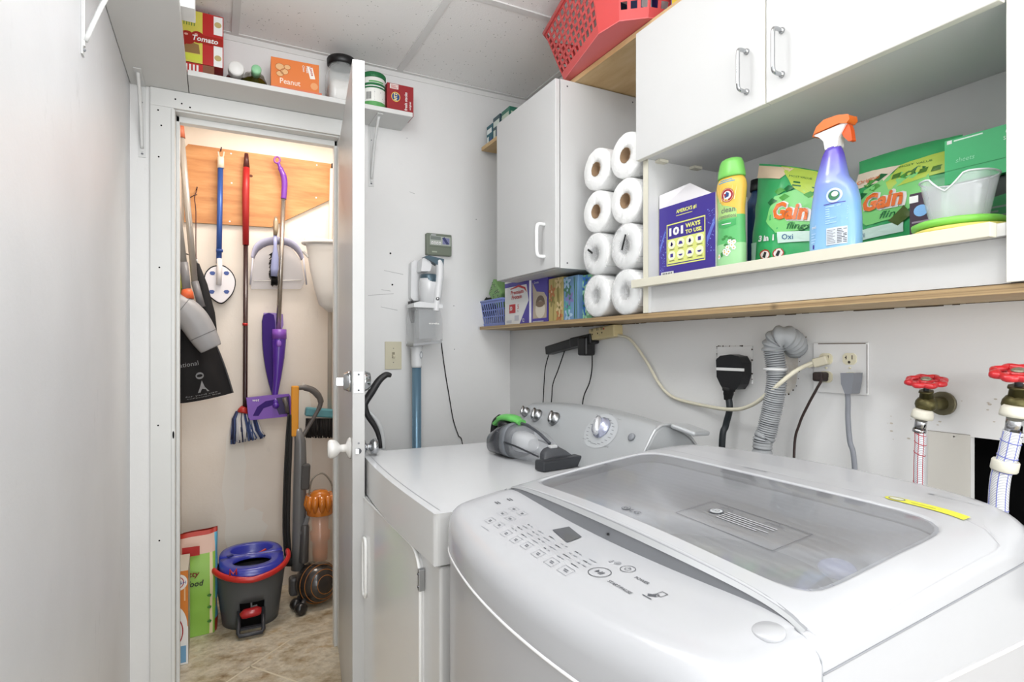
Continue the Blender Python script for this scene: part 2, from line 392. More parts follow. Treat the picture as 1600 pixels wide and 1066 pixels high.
# nail holes and scuffs on the far wall
m = MB(); fn = fr((0, YB, 0), (1,0,0), (0,0,1), .0005)
for u, v, r in ((610, 396, .004), (613, 445, .004), (709, 478, .002), (710, 546, .002), (744, 343, .002), (636, 216, .0015)):
    p = W(u, v, y=YB); m.ell(fn, p.x, p.z, r, r, HOLE, 1, 10)
SC = mat('#a9aaa9', .8)
for u, v, du, dv in ((596, 453, 14, 2), (600, 423, 30, 6), (575, 462, 40, -3), (560+35, 480, 26, 5), (640, 300, 8, 3)):
    a = W(u, v, y=YB); b = W(u+du, v+dv, y=YB); m.poly(fn, [(a.x, a.z), (b.x, b.z-.001), (b.x, b.z+.001), (a.x, a.z+.0015)], SC, 1)
tag(struct(m.build('trim_30')), 'small nail holes and scuff marks on the far wall', 'marks')

# closet door, opened towards the camera
hx, hy = ox1-.006, YB-.018
fx, fy = .344, 1.648
e = V((fx-hx, fy-hy, 0)); DL = e.length; e.normalize(); nrm = V((-e.y, e.x, 0))   # nrm points to +X side
if nrm.x < 0: nrm = -nrm
M = Matrix(((e.x, nrm.x, 0, hx), (e.y, nrm.y, 0, hy), (0, 0, 1, 0), (0, 0, 0, 1)))
DT = .034
dr = bpy.data.objects.new('door_1', None); C.objects.link(dr); dr.location = (hx, hy, 0); WL['door_1'] = V((hx, hy, 0)); dr['kind'] = 'structure'
M_DOOR = mat('#bcbcbb', .35, var=.02)
m = MB(); m.box(0, DL, 0, DT, .012, 2.032, M_DOOR, M); m.build('door_leaf', dr, bevel=.0015)
kz = W(545, 706, x=None, y=fy).z; dz = W(545, 598, y=fy).z
def dpt(a, b, z): return M @ V((a, b, z))
def knob(side, mtk, z, ball, kz_=1.0):
    m = MB(); b0 = DT if side > 0 else 0; ax = nrm*side; c = dpt(DL-.06, b0, z)
    if ball: m.lathe([(.031,0),(.031,.004),(.026,.009),(.012,.014),(.011,.03),(.02,.036),(.0265,.046),(.027,.058),(.022,.064),(.001,.065)] if side < 0 else [(.026,0),(.026,.004),(.020,.007),(.010,.010),(.010,.018),(.018,.022),(.023,.029),(.0235,.038),(.019,.043),(.001,.044)], c, mtk, 28, ax)
    else: m.lathe([(.031,0),(.030,.006),(.024,.02),(.022,.021),(.001,.022)], c, mtk, 28, ax)
    return m
knob(-1, mat('#dcdad6', .2, coat=.6), kz, True).build('door_knob', dr)['label'] = 'white knob on the closet side'
knob(1, CHROME, kz, True).build('door_knob', dr)['label'] = 'polished chrome knob on the room side'
knob(1, CHROME, dz, False).build('deadbolt_cylinder', dr)
m = knob(-1, CHROME, dz, False); c = dpt(DL-.06, -.02, dz); m.bar(c-nrm*.02, c, .006, .022, CHROME); m.build('deadbolt_thumb_turn', dr)
m = MB()
m.box(DL, DL+.0012, .004, DT-.004, dz-.029, dz+.029, BRUSH, M)
fnd = lambda a, b, l=1: dpt(DL+.0012+.0004*l, a, b)
m.ell(fnd, DT/2, dz, .009, .009, DCHROME, 1); m.ell(fnd, DT/2, dz, .006, .006, BRUSH, 2); m.ell(fnd, DT/2, dz+.022, .003, .003, DGREY, 1); m.ell(fnd, DT/2, dz-.022, .003, .003, DGREY, 1)
m.build('deadbolt_plate', dr)
m = MB(); m.box(DL, DL+.0012, .004, DT-.004, kz-.029, kz+.029, M_DOOR, M)
m.ell(fnd, DT/2, kz, .008, .008, DGREY, 1); m.bar(dpt(DL, DT/2-.004, kz), dpt(DL+.007, DT/2-.004, kz), .009, .014, CHROME)
m.ell(fnd, DT/2, kz+.022, .003, .003, MGREY, 1); m.build('latch_plate', dr)

# ---------------------------------------------------------------- painted shelves over the door
zs = 2.137; zt_ = 2.155
SHW = mat('#d4d4d2', .45, var=.03)
m = MB(); m.box(-.08+.0, .70, 2.222, YB-.0015, zs, zt_, SHW)
t1 = thing('wall_shelf', 'long white painted shelf over the closet door, carrying jars and boxes', 'shelf', (.3, YB, zs))
m.build('shelf_board', t1, bevel=.002)
m = MB(); m.box(XL+.001, -.082, .9, YB-.0015, zs, zt_, SHW)
t2 = thing('wall_shelf', 'white painted shelf along the left wall under the ceiling', 'shelf', (XL, 1.6, zs))
m.build('shelf_board', t2, bevel=.002)
def bracket(p, out, label, L=.25, D=.15):
    "p: top corner at the wall, out: unit vector away from the wall"
    p = V(p); out = V(out); sd = V((out.y, -out.x, 0)); BW = mat('#d6d7d6', .4)
    t = thing('shelf_bracket', label, 'bracket', p-V((0,0,L)), 'white shelf brackets')
    m = MB(); m.bar(p+out*.002-V((0,0,.001)), p+out*.002-V((0,0,L)), .022, .003, BW, up=out)
    m.bar(p+out*.0035-V((0,0,.02)), p+out*.0035-V((0,0,L-.02)), .009, .006, BW, up=out)
    for q in (.06, L-.012): m.ball(p+out*.004-V((0,0,q)), .004, MGREY, 8)
    m.build('wall_leg', t)
    m = MB(); m.bar(p-V((0,0,.002)), p+out*D-V((0,0,.002)), .022, .003, BW); m.build('shelf_leg', t)
    m = MB(); a = p+out*.006-V((0,0,L*.88)); b = p+out*(D*.85)-V((0,0,.006))
    mid = (a+b)/2-out*.01+V((0,0,.018)); m.tube(catmull([a, mid, b], 6), .0055, BW, 8); m.build('diagonal_brace', t)
    return t
bracket((-.224, YB, zs), (0,-1,0), 'white shelf bracket in the corner left of the closet door')
bracket((.575, YB, zs), (0,-1,0), 'white shelf bracket right of the open closet door')
bracket((XL, 1.57, zs), (1,0,0), 'white shelf bracket on the left wall, at the top of the photo', L=.27)
def pol(m, f, pts, mt, l, n=5):
    "polygon laid on the curved bag: fan of small cells"
    cx = sum(p[0] for p in pts)/len(pts); cz = sum(p[1] for p in pts)/len(pts); k = len(pts)
    ps = []
    for i in range(k):
        a, b = pts[i], pts[(i+1) % k]
        for j in range(n): ps.append((a[0]+(b[0]-a[0])*j/n, a[1]+(b[1]-a[1])*j/n))
    rings = [[(cx+(p[0]-cx)*q, cz+(p[1]-cz)*q) for p in ps] for q in (1, .66, .33)]
    vs = [f(a, b, l) for r_ in rings for a, b in r_]+[f(cx, cz, l)]; N = len(ps); fs = []
    for r_ in range(2):
        for i in range(N): j = (i+1) % N; fs.append((r_*N+i, r_*N+j, (r_+1)*N+j, (r_+1)*N+i))
    for i in range(N): fs.append((2*N+i, 2*N+(i+1) % N, 3*N))
    m.add(vs, fs, mt, True)
# ================================================================ THINGS ON THE SHELF OVER THE DOOR
def face_front(b):   # b=(x0,x1,y0,y1,z0,z1): the face towards the room (-Y)
    return fr((b[0], b[2], b[4]), (1,0,0), (0,0,1))
def face_left(b):    # the face towards -X, read from the room
    return fr((b[0], b[3], b[4]), (0,-1,0), (0,0,1))
def face_under(b):   # underside, seen from below
    return fr((b[0], b[2], b[4]), (1,0,0), (0,1,0), -.0005)
def rz(fn, c, a):
    "turn a printing function about a vertical axis"
    M = Matrix.Translation(V(c)) @ Matrix.Rotation(a, 4, 'Z') @ Matrix.Translation(-V(c))
    return (lambda s, t, l=1: M @ fn(s, t, l)), M
YEL = mat('#cdc24e', .5); WHT = mat('#e6e6e4', .5); CRM = mat('#dccba6', .6); ORA = mat('#df7b3a', .4); GRN = mat('#3c7a45', .45)
# blue and white carton near the camera on the left shelf
bx = (-.20, -.048, 1.82, 1.90, zt_+.001, zt_+.17)
m = MB(); m.box(*bx, WHT); f = face_front(bx); w = bx[1]-bx[0]; NAVY = mat('#2a4a86', .5)
m.rect(f, 0, 0, w*.62, .169, NAVY, 1); m.rect(f, w*.40, 0, w*.62, .012, RED, 2)
for i in range(5): m.rect(f, .06, .03+i*.02, .085, .04+i*.02, WHT, 2)
tag(m.build('carton', bevel=.002), 'blue and white carton at the top edge of the photo, on the left shelf', 'box')
# small red printed box lying under the big carton
bx = (-.17, .0, 2.245, 2.375, zt_+.0005, zt_+.036)
m = MB(); m.box(*bx, mat('#7a4d35', .6)); f = face_front(bx)
m.rect(f, .06, 0, .135, .034, RED, 1); m.rect(f, .0, 0, .058, .034, NAVY, 1)
for i in range(5): m.rect(f, .072+i*.011, .006, .078+i*.011, .029, WHT, 2)
tag(m.build('carton', bevel=.0015), 'small flat red and navy box lying under the red and yellow carton', 'box')
# red and yellow tomato carton
bx = (-.16, .028, 2.245, 2.375, zt_+.037, zt_+.213)
bz = bx[4]
m = MB(); m.box(*bx, RED); f = face_front(bx); w = bx[1]-bx[0]; h = bx[5]-bx[4]
m.rect(f, 0, 0, w*.66, h, YEL, 1); m.rect(f, w*.84, 0, w*.985, h*.40, WHT, 1); m.rect(f, w*.84, h*.62, w*.985, h*.98, WHT, 1)
for a, b in ((.91, .17), (.91, .82)): m.ell(f, w*a, h*b, .011, .010, mat('#b7a46c', .6), 2, 16)
m.rect(f, w*.2, h*.04, w*.66, h*.16, mat('#c9cf3e', .5), 2)
TOM = mat('#9d1f14', .25); LEAF = mat('#5e7c33', .5)
m.poly(f, [(w*.05, h*.16), (w*.62, h*.18), (w*.6, h*.36), (w*.3, h*.42), (w*.05, h*.4)], mat('#8c6a3b', .6), 2)
for a, b, r in ((.24, .52, .022), (.42, .46, .024), (.58, .50, .021), (.14, .60, .02), (.33, .37, .015)): m.ell(f, w*a, h*b, r, r*.95, TOM, 3+a)
for a, b, r in ((.22, .57, .005), (.40, .52, .006), (.56, .55, .005)): m.ell(f, w*a, h*b, r, r*.6, mat('#d99a8a', .4), 4)
m.rect(f, w*.46, h*.40, w*.99, h*.56, TOM, 3.8); m.txt(f, 'Tomato', w*.5, h*.43, .018, WHT, 4.6, bold=.02, shear=.2)
for i in range(10): m.rect(f, w*(.16+.04*i), h*.70, w*(.175+.04*i), h*(.9-.02*(i % 3)), LEAF, 2)
tag(m.build('carton', bevel=.002), 'red and yellow carton with tomatoes printed on it, on the shelf corner', 'box')
# lying bottle with a white cap
def lying_bottle(c, r, L, capc, capr, bodym, label, facet=0, tilt=0):
    t = thing('bottle', label, 'bottle', (c[0], c[1], zt_))
    ax = V((0, 1, tilt)).normalized(); y0 = V(c)
    m = MB(); prof = [(capr*.8, .0), (capr*.8, .03), (r*.55, .05), (r*.9, .075), (r, .1), (r, L)]
    if facet:
        rings = []
        for rr, zz in prof: rings.append([y0+ax*zz+V((math.cos(2*PI*k/40), 0, math.sin(2*PI*k/40)))*rr*(1+(.05 if zz > .04 else 0)*math.cos(facet*2*PI*k/40)) for k in range(40)])
        m.loft([q[::-1] for q in rings], bodym)
    else: m.lathe(prof, y0, bodym, 32, ax)
    m.build('bottle_body', t)
    m = MB(); m.lathe([(.001, -.036), (capr*.85, -.036), (capr, -.032), (capr, .004), (capr*.9, .005)], y0, capc, 28, ax)
    if not facet:
        for k in range(36):
            a = 2*PI*k/36; m.box(-.0008, .0008, -.033, .002, -.0008, .0008, capc, Matrix.Translation(y0+V((math.cos(a), 0, math.sin(a)))*capr))
    m.build('cap', t); return t
p = W(359, 101, y=2.24); lying_bottle((p.x+.020, 2.262, zt_+.040), .034, .10, mat('#e3e2df', .4), .025, mat('#2a1d16', .25, coat=.3), 'dark bottle with a white ribbed cap lying on the door shelf')
p = W(400, 96, y=2.24); lying_bottle((p.x+.001, 2.262, zt_+.05), .044, .10, mat('#8fc79a', .35), .0165, mat('#5b5a1e', .2, coat=.6), 'olive green oil bottle with a pale green cap lying on the door shelf', facet=8)
# orange snack pack
c = (.245, 2.30, zt_); bx = (.184, .349, 2.25, 2.34, zt_+.001, zt_+.118)
m = MB(); m.box(*bx, ORA); f = face_front(bx)
Cc = mat('#e0b07c', .5)
for a, b, r in ((.03, .085, .016), (.045, .07, .014), (.03, .06, .013), (.055, .088, .012)): m.ell(f, a, b, r, r*.8, Cc, 1); m.ringl(f, a, b, r, r*.8, .0015, mat('#b5652b', .5), 2)
m.ell(f, .148, .035, .013, .013, mat('#e6a06a', .5), 1)
f2 = lambda a, b, l=1: f(.128+(a)*math.cos(1.75)-b*math.sin(1.75)+.0, .108+(a)*math.sin(1.75)*-1*-1-.0+b*math.cos(1.75), l)
m.poly(f, [(.122,.106), (.142,.104), (.152,.062), (.134,.060)], mat('#efe9e2', .5), 1)
m.txt(f, 'Lance', .131, .102, .010, RED, 2, rot=-1.35, bold=.02); m.txt(f, 'Toast', .118, .105, .008, WHT, 1, rot=-1.45, bold=.01); m.txt(f, 'Chee', .106, .105, .008, WHT, 1, rot=-1.45, bold=.01)
m.txt(f, 'Peanut', .03, .026, .02, mat('#f3dfcf', .5), 1, w=.07, bold=.01)
m.rect(f, 0, 0, .175, .014, mat('#d9795a', .3), 2)
for v_ in range(len(m.v)): pass
_, MM = rz(f, (.245, 2.3, 0), math.radians(-3)); m.v = [MM @ q for q in m.v]
tag(m.build('snack_pack', bevel=.004), 'orange cracker pack with plastic wrap on the door shelf', 'packet')
# glass jar with black lid
p = W(534, 100, y=2.305); c = (p.x, 2.305, zt_+.001)
t = thing('glass_jar', 'square glass canister with a round black lid, half behind the open door', 'jar', c)
m = MB()
def sq(r, z, n=40, pw=5): return [V((c[0]+r*math.copysign(abs(math.cos(2*PI*i/n))**(2/pw), math.cos(2*PI*i/n)), c[1]+r*math.copysign(abs(math.sin(2*PI*i/n))**(2/pw), math.sin(2*PI*i/n)), c[2]+z)) for i in range(n)]
m.loft([sq(.052, 0), sq(.058, .006), sq(.058, .125), sq(.05, .145), sq(.047, .15, pw=2), sq(.047, .158, pw=2)], mat('#dfe3e2', .05, alpha=.35, coat=.6)); m.build('glass', t)
m = MB(); m.loft([sq(.046, .008, pw=4), sq(.051, .02), sq(.051, .075), sq(.045, .088)], mat('#e8e4df', .9)); m.build('contents', t)
m = MB(); m.lathe([(.05,0),(.055,.004),(.056,.024),(.052,.03),(.001,.031)], (c[0], c[1], c[2]+.156), BLACK, 36); m.build('lid', t)
# green and white canister
p0 = W(566, 130, y=2.285).x; p1 = W(602, 130, y=2.285).x; r = (p1-p0)/2; cx = (p0+p1)/2; c = (cx, 2.29, zt_+.0005)
t = thing('canister', 'white cylindrical canister with green lid and green printed bands', 'canister', c)
m = MB(); m.lathe([(r*.96,0),(r,.003),(r,.118),(r*.93,.124)], c, mat('#e8e8e3', .35), 40)
f = cyl(c, r); LG = mat('#5ea35f', .45); DG = mat('#1f6b3d', .45)
hw = r*1.4
m.rect(f, -hw, .004, hw, .026, LG, 1, 14); m.rect(f, -hw*.8, .078, hw*.8, .098, DG, 1, 10); m.rect(f, -hw*.7, .084, hw*.6, .088, WHT, 2, 8); m.rect(f, -hw*.45, .1, hw*.5, .106, LG, 1, 8)
m.lines(f, -.008, .03, hw*.7, .072, 8, MGREY, 1)
for i in range(7): m.rect(f, -hw*.62+i*.003, .034, -hw*.62+.0016+i*.003, .062, INK, 1)
m.build('canister_body', t)
m = MB(); m.lathe([(r*1.0,0),(r*1.03,.002),(r*1.03,.016),(r*.97,.02),(.001,.021)], (c[0], c[1], c[2]+.122), DG, 40)
for k in range(48):
    a = 2*PI*k/48; q = V((c[0]+math.cos(a)*r*1.03, c[1]+math.sin(a)*r*1.03, c[2]+.123)); m.bar(q, q+V((0,0,.015)), .0015, .0015, DG)
m.build('lid', t)
# cracker box
bx = (W(605,150,y=2.262).x, W(646,150,y=2.262).x, 2.262, 2.335, zt_+.0005, zt_+.118)
m = MB(); CR = mat('#96252a', .45); m.box(*bx, CR); f = face_front(bx); w = bx[1]-bx[0]; h = bx[5]-bx[4]
m.rect(f, w*.1, h*.82, w*.42, h*.98, mat('#e4d9d4', .5), 1); m.lines(f, w*.14, h*.84, w*.4, h*.96, 4, RED, 2)
m.ell(f, w*.32, h*.56, w*.17, h*.165, mat('#e3c25a', .5), 1); m.ell(f, w*.32, h*.56, w*.145, h*.14, mat('#23447e', .5), 2)
m.txt(f, 'RITZ', w*.37, h*.44, .0125, mat('#f3e3a0', .5), 3, w=h*.25, rot=PI/2, bold=.03)
m.txt(f, 'fresh stacks', w*.76, h*.16, .012, WHT, 1, w=h*.62, rot=PI/2, bold=.02)
m.txt(f, 'original', w*.92, h*.2, .009, WHT, 1, w=h*.28, rot=PI/2, bold=.02)
m.lines(f, w*.08, h*.03, w*.9, h*.07, 1, mat('#b8605c', .5), 1)
tag(m.build('cracker_box', bevel=.0015), 'dark red cracker box at the right end of the door shelf', 'box')

# ================================================================ UPPER RIGHT: LONG SHELF AND CABINETS
zT = H+.882; zTt = zT+.017
m = MB(); m.box(1.062, XU-.001, .0, 2.365, zT, zTt, M_PLYT)
for q in (2.0,): pass
t = thing('top_shelf', 'raw plywood shelf under the ceiling, above both white cabinets', 'shelf', (1.19, 1.2, zT))
m.build('shelf_board', t, bevel=.001)
# things standing at the far end of that shelf
for i, (y0, y1, x0, zz, cc, c2, lb) in enumerate(((2.285, 2.345, 1.078, .085, '#1f5a66', '#dfe6e4', 'teal packet at the far end of the top shelf, beside the far wall'),
        (2.205, 2.275, 1.076, .098, '#2f4a52', '#c8d3c9', 'dark packet with pale print on the top shelf, in the middle of three'),
        (2.12, 2.195, 1.078, .098, '#2d6b58', '#b4c3b1', 'green packet on the top shelf, next to the left cabinet door'))):
    bx = (x0, x0+.1, y0, y1, zTt+.0005, zTt+zz); m = MB(); m.box(*bx, mat(cc, .45)); 
    for f, w in ((face_front(bx), .1), (face_left(bx), y1-y0)):
        m.rect(f, .006, zz*.55, w-.006, zz*.8, mat(c2, .5), 1); m.rect(f, .006, zz*.1, w*.4, zz*.42, mat(c2, .5), 1); m.rect(f, w*.55, zz*.1, w*.9, zz*.3, NAVY, 1)
    tag(m.build('packet', bevel=.002), lb, 'packet', 'packets on the top shelf')

def cup_handle(t, c, L, out, r, mtk, posts=.03, flare=0):
    "bow handle, vertical, centre c on the door face, standing out along -X"
    c = V(c); m = MB(); o = V((-1,0,0))
    pts = [c+V((0,0,L/2)), c+o*(posts*.75)+V((0,0,L/2)), c+o*posts+V((0,0,L/2-.008)), c+o*(posts*1.08)+V((0,0,0)), c+o*posts-V((0,0,L/2-.008)), c+o*(posts*.75)-V((0,0,L/2)), c-V((0,0,L/2))]
    m.tube(catmull(pts, 6), r, mtk, 12)
    for s in (1,-1): m.lathe([(r*1.35,0),(r*1.35,.004),(r*1.05,.006)], c+V((0,0,s*L/2)), mtk, 16, (-1,0,0))
    m.build('handle', t)
# --- left cabinet
xa, ya0, ya1, za0, za1 = .985, W(868, 300, x=.985).y, W(776, 300, x=.985).y, H+.262, H+.880
t = thing('wall_cabinet', 'single-door white wall cabinet left of the paper towels', 'cabinet', (1.15, (ya0+ya1)/2, za0))
m = MB(); xc = xa+.02
m.box(xc, XU-.001, ya0, ya0+.016, za0, za1, CABW); m.box(xc, XU-.001, ya1-.016, ya1, za0, za1, CABW)
m.box(xc, XU-.001, ya0+.016, ya1-.016, za0, za0+.016, CABW); m.box(xc, XU-.001, ya0+.016, ya1-.016, za1-.016, za1, CABW); m.box(XU-.008, XU-.001, ya0+.016, ya1-.016, za0+.016, za1-.016, CABW)
fy_ = fr((0, ya0, 0), (1,0,0), (0,0,1), .0006)
for x, z in ((1.03, za1-.02), (1.30, za1-.02), (1.03, za0+.018), (1.30, za0+.018)): m.ell(fy_, x, z, .003, .003, SEAM, 1, 10)
m.build('cabinet_body', t, bevel=.001)
m = MB(); m.box(xa, xa+.017, ya0+.001, ya1-.001, za0+.001, za1-.001, CABW); d = m.build('door', t, bevel=.002)
q0 = W(851, 351, x=xa); q1 = W(851, 401, x=xa)
t_ = t; m = MB(); c = V((xa, q0.y, (q0.z+q1.z)/2)); L = q0.z-q1.z; o = V((-1,0,0)); WP = mat('#ededec', .3)
m.tube(catmull([c+V((0,0,L/2)), c+o*.022+V((0,0,L/2)), c+o*.030+V((0,0,L/2-.012)), c+o*.031, c+o*.03-V((0,0,L/2-.012)), c+o*.022-V((0,0,L/2)), c-V((0,0,L/2))], 6), .0058, WP, 12)
m.build('handle', d)
# --- right cabinet with two doors and the open compartment
xb, zb0, zb1 = 1.028, H+.516, H+.862
yb0, ybm, yb1 = .430, W(1196, 100, x=1.028).y, W(993.5, 150, x=1.028).y
t = thing('wall_cabinet', 'wide white wall cabinet with two chrome-handled doors above an open compartment', 'cabinet', (1.17, .85, H+.097))
m = MB(); xc = xb+.019; zw = H+.097      # zw: top of the wooden shelf it stands on
PC = mat('#e2e0d6', .5)
m.box(xc, XU-.001, yb0, yb1, zb0, zb0+.016, CABW); m.box(xc, XU-.001, yb0, yb1, zb1-.016, zb1, CABW)
m.box(xc, XU-.001, yb1-.016, yb1-.0005, zb0+.016, zb1-.016, CABW); m.box(XU-.008, XU-.001, yb0, yb1-.016, zb0+.016, zb1-.016, CABW)
m.build('cabinet_body', t, bevel=.001)
m = MB(); m.box(xc+.004, XU-.001, yb1-.024, yb1-.005, zw, zb0-.0005, CABW); m.box(xc+.0025, xc+.0045, yb1-.024, yb1-.005, zw, zb0-.0005, CREAM); m.build('side_panel', t)
m = MB()
m.box(XU-.012, XU-.0015, yb0, yb1-.024, zw+.0, zb0-.0005, CABW); m.build('back_panel', t)
for u, v in ((1028, 252), (1103, 269)):
    pass
m = MB()
for x in (1.075, 1.2): m = MB(); m.box(x, x+.03, yb1-.044, yb1-.0245, zb0-.008, zb0-.0008, CREAM); m.build('corner_block', t)
for i, (y0, y1) in enumerate(((ybm+.0015, yb1), (yb0+.001, ybm-.0015))):
    m = MB(); m.box(xb, xb+.0175, y0, y1, zb0-.002, zb1, CABW); m.box(xb+.0003, xb+.0172, y0-.0004, y1+.0004, zb0-.0025, zb1-.003, PC); d = m.build('door', t, bevel=.0012)
    if i == 0: a, b = W(1160, 84, x=xb), W(1160, 148, x=xb); yy = a.y-.01
    else: a, b = W(1213, 52, x=xb), W(1213, 122, x=xb); yy = a.y
    yy = W(1167 if i == 0 else 1222, 100, x=xb).y
    t2_ = t; c = V((xb, yy, (a.z+b.z)/2)); L = abs(a.z-b.z)*.97; m = MB(); o = V((-1,0,0))
    m.tube(catmull([c+V((0,0,L/2)), c+o*.020+V((0,0,L/2)), c+o*.027+V((0,0,L/2-.008)), c+o*.0275, c+o*.027-V((0,0,L/2-.008)), c+o*.020-V((0,0,L/2)), c-V((0,0,L/2))], 7), .0042, CHROME, 12)
    for s in (1,-1): m.lathe([(.0065,0),(.0065,.003),(.0045,.007)], c+V((0,0,s*L/2)), CHROME, 16, (-1,0,0))
    m.build('handle', d)
zl0, zl1 = H+.168, H+.188
m = MB(); m.box(1.048, XU-.0125, yb0+.0005, yb1-.0245, zl0, zl1, CABW); m.box(1.028, 1.048, yb0+.012, 1.278, zl0-.001, zl1+.001, CREAM); m.build('compartment_board', t, bevel=.001)
m = MB(); m.box(1.062, 1.078, yb0+.0005, yb1-.0245, zw+.001, zl0-.0005, CABW); m.build('apron', t)
# tall white panel at the right edge
m = MB(); m.box(1.046, XU-.001, .05, yb0-.001, H+.098, zb1+.002, CABW); m.box(1.044, 1.0465, .05, yb0-.001, H+.098, zb1+.002, PC); 
tag(m.build('side_cabinet', bevel=.001), 'tall white cabinet side at the right edge of the photo', 'cabinet')
# --- wooden shelf along the wall
zs0 = H+.082; zs1 = H+.096
t = thing('plywood_shelf', 'long plywood shelf with a worn striped edge carrying boxes, paper towels and the white cabinet', 'shelf', (1.18, 1.2, zs0))
m = MB(); m.box(1.052, XU-.001, .0, 2.362, zs0, zs1, M_PLYE); m.build('shelf_board', t)
m = MB(); rn = random.Random(3); y = .1      # crumbled plaster line where the board meets the wall
f = fr((XW-.0005, 0, 0), (0,-1,0), (0,0,1))
while y < 1.9:
    L = rn.uniform(.01, .09); hgt = rn.choice([.0006, .001, .0015, .0022]); m.rect(f, -y-L, zs0-.0006-hgt, -y, zs0-.0003, mat('#5f5347', .9), 1); y += L+rn.uniform(0, .03)
tag(struct(m.build('trim_31')), 'dark crumbled joint under the plywood shelf', 'joint')

# ================================================================ RED BASKET ON THE TOP SHELF
def basket(name, label, cat, corners_b, corners_t, z0, z1, mtk, nrow, pitch, bar, rimr, solid=(), group=None, holes=None, botm=None, band=.18, top=.06):
    t = thing(name, label, cat, ((corners_b[0][0]+corners_b[2][0])/2, (corners_b[0][1]+corners_b[2][1])/2, z0), group)
    n = len(corners_b); m = MB()
    m.prism([V((x, y, z0)) for x, y in corners_b], (0,0,.004), botm or mtk) if False else m.add([V((x, y, z0)) for x, y in corners_b], [tuple(range(n))], botm or mtk)
    m.build('bottom', t, solid=.003)
    m = MB()
    for i in range(n):
        j = (i+1) % n; B0, B1 = V((*corners_b[i], z0)), V((*corners_b[j], z0)); T0, T1 = V((*corners_t[i], z1)), V((*corners_t[j], z1))
        P = lambda s, q: (B0.lerp(B1, s)).lerp(T0.lerp(T1, s), q)
        if i in solid: m.add([P(0,0), P(1,0), P(1,1), P(0,1)], [(0,1,2,3)], mtk); continue
        L = (B1-B0).length; nc = max(2, int(L/pitch)); bw = bar/max(L, .01)
        m.add([P(0,0), P(1,0), P(1,band), P(0,band)], [(0,1,2,3)], mtk); m.add([P(0,1-top), P(1,1-top), P(1,1), P(0,1)], [(0,1,2,3)], mtk)
        for k in range(nc+1):
            s = k/nc; a, b = max(0, s-bw/2), min(1, s+bw/2); m.add([P(a,band), P(b,band), P(b,1-top), P(a,1-top)], [(0,1,2,3)], mtk)
        Hh = z1-z0
        for k in range(1, nrow):
            q = band+(1-top-band)*k/nrow; hw = bar/2/Hh; m.add([P(0,q-hw), P(1,q-hw), P(1,q+hw), P(0,q+hw)], [(0,1,2,3)], mtk)
    m.build('lattice_wall', t, solid=.0022)
    m = MB(); m.tube([V((x, y, z1)) for x, y in corners_t], rimr, mtk, 8, closed=True); m.build('rim', t)
    return t
RB = mat('#cf4a49', .35, coat=.2)
# turned about 13 degrees on the shelf
d = V((1.045-.979, 1.653-1.363)).normalized(); pr = V((d.y, -d.x))      # d: along the long side, away; pr: to the wall
o = V((.979, 1.363)); zb_ = zTt+.0045
def bp(a, b): return tuple(o+d*a+pr*b)
cb = [bp(.297, 0), bp(0, 0), bp(-.075, .03), bp(-.11, .10), bp(-.11, .19), bp(-.07, .255), bp(.0, .275), bp(.297, .275), bp(.35, .25), bp(.36, .05)]
ct = [bp(.40, -.035), bp(-.01, -.035), bp(-.115, .005), bp(-.155, .09), bp(-.155, .2), bp(-.10, .27), bp(.0, .283), bp(.37, .283), bp(.455, .26), bp(.465, .02)]
basket('laundry_basket', 'red plastic lattice basket leaning out over the top shelf', 'basket', cb, ct, zb_, zb_+.205, RB, 7, .026, .009, .008, solid=(1,), botm=mat('#d9696a', .35), band=.12)
for i, (a, b, w, l, hgt, cc, lb) in enumerate(((-.08, .09, .045, .06, .13, '#3d5b8e', 'blue packet inside the red basket'), (-.07, .16, .05, .05, .15, '#5a4a9a', 'purple packet inside the red basket'), (-.02, .12, .06, .05, .16, '#8fa7c4', 'pale blue packet inside the red basket'), (.02, .06, .05, .05, .12, '#2d3a52', 'navy packet inside the red basket'))):
    q = V(bp(a, b)); m = MB(); m.box(q.x, q.x+w, q.y-l/2+.03, q.y+l/2+.03, zb_+.006, zb_+hgt, mat(cc, .4)); bx = (q.x, q.x+w, q.y-l/2+.03, q.y+l/2+.03, zb_+.006, zb_+hgt)
    f = face_front(bx); m.rect(f, .005, hgt*.3, w-.005, hgt*.55, WHT, 1); m.rect(f, .005, hgt*.62, w*.5, hgt*.8, RED, 1)
    tag(m.build('packet', bevel=.003), lb, 'packet', 'packets in the red basket')
for i, (y0, y1, x0, hgt, cc, c2, lb) in enumerate(((1.135, 1.19, 1.09, .11, '#2f4ea0', '#d8c23a', 'blue and yellow packet on the top shelf right of the red basket'), (1.07, 1.125, 1.085, .10, '#7a2a6a', '#b9c3d6', 'purple packet on the top shelf at the top edge of the photo'), (1.0, 1.06, 1.08, .08, '#5b1f22', '#a04438', 'dark red packet on the top shelf, the nearest to the camera'))):
    bx = (x0, x0+.1, y0, y1, zTt+.0005, zTt+hgt); m = MB(); m.box(*bx, mat(cc, .4))
    for f, w in ((face_left(bx), y1-y0), (face_front(bx), .1)): m.rect(f, .006, hgt*.15, w-.006, hgt*.35, mat(c2, .4), 1); m.rect(f, .01, hgt*.5, w*.6, hgt*.62, WHT, 1)
    tag(m.build('packet', bevel=.004), lb, 'packet', 'packets beside the red basket')

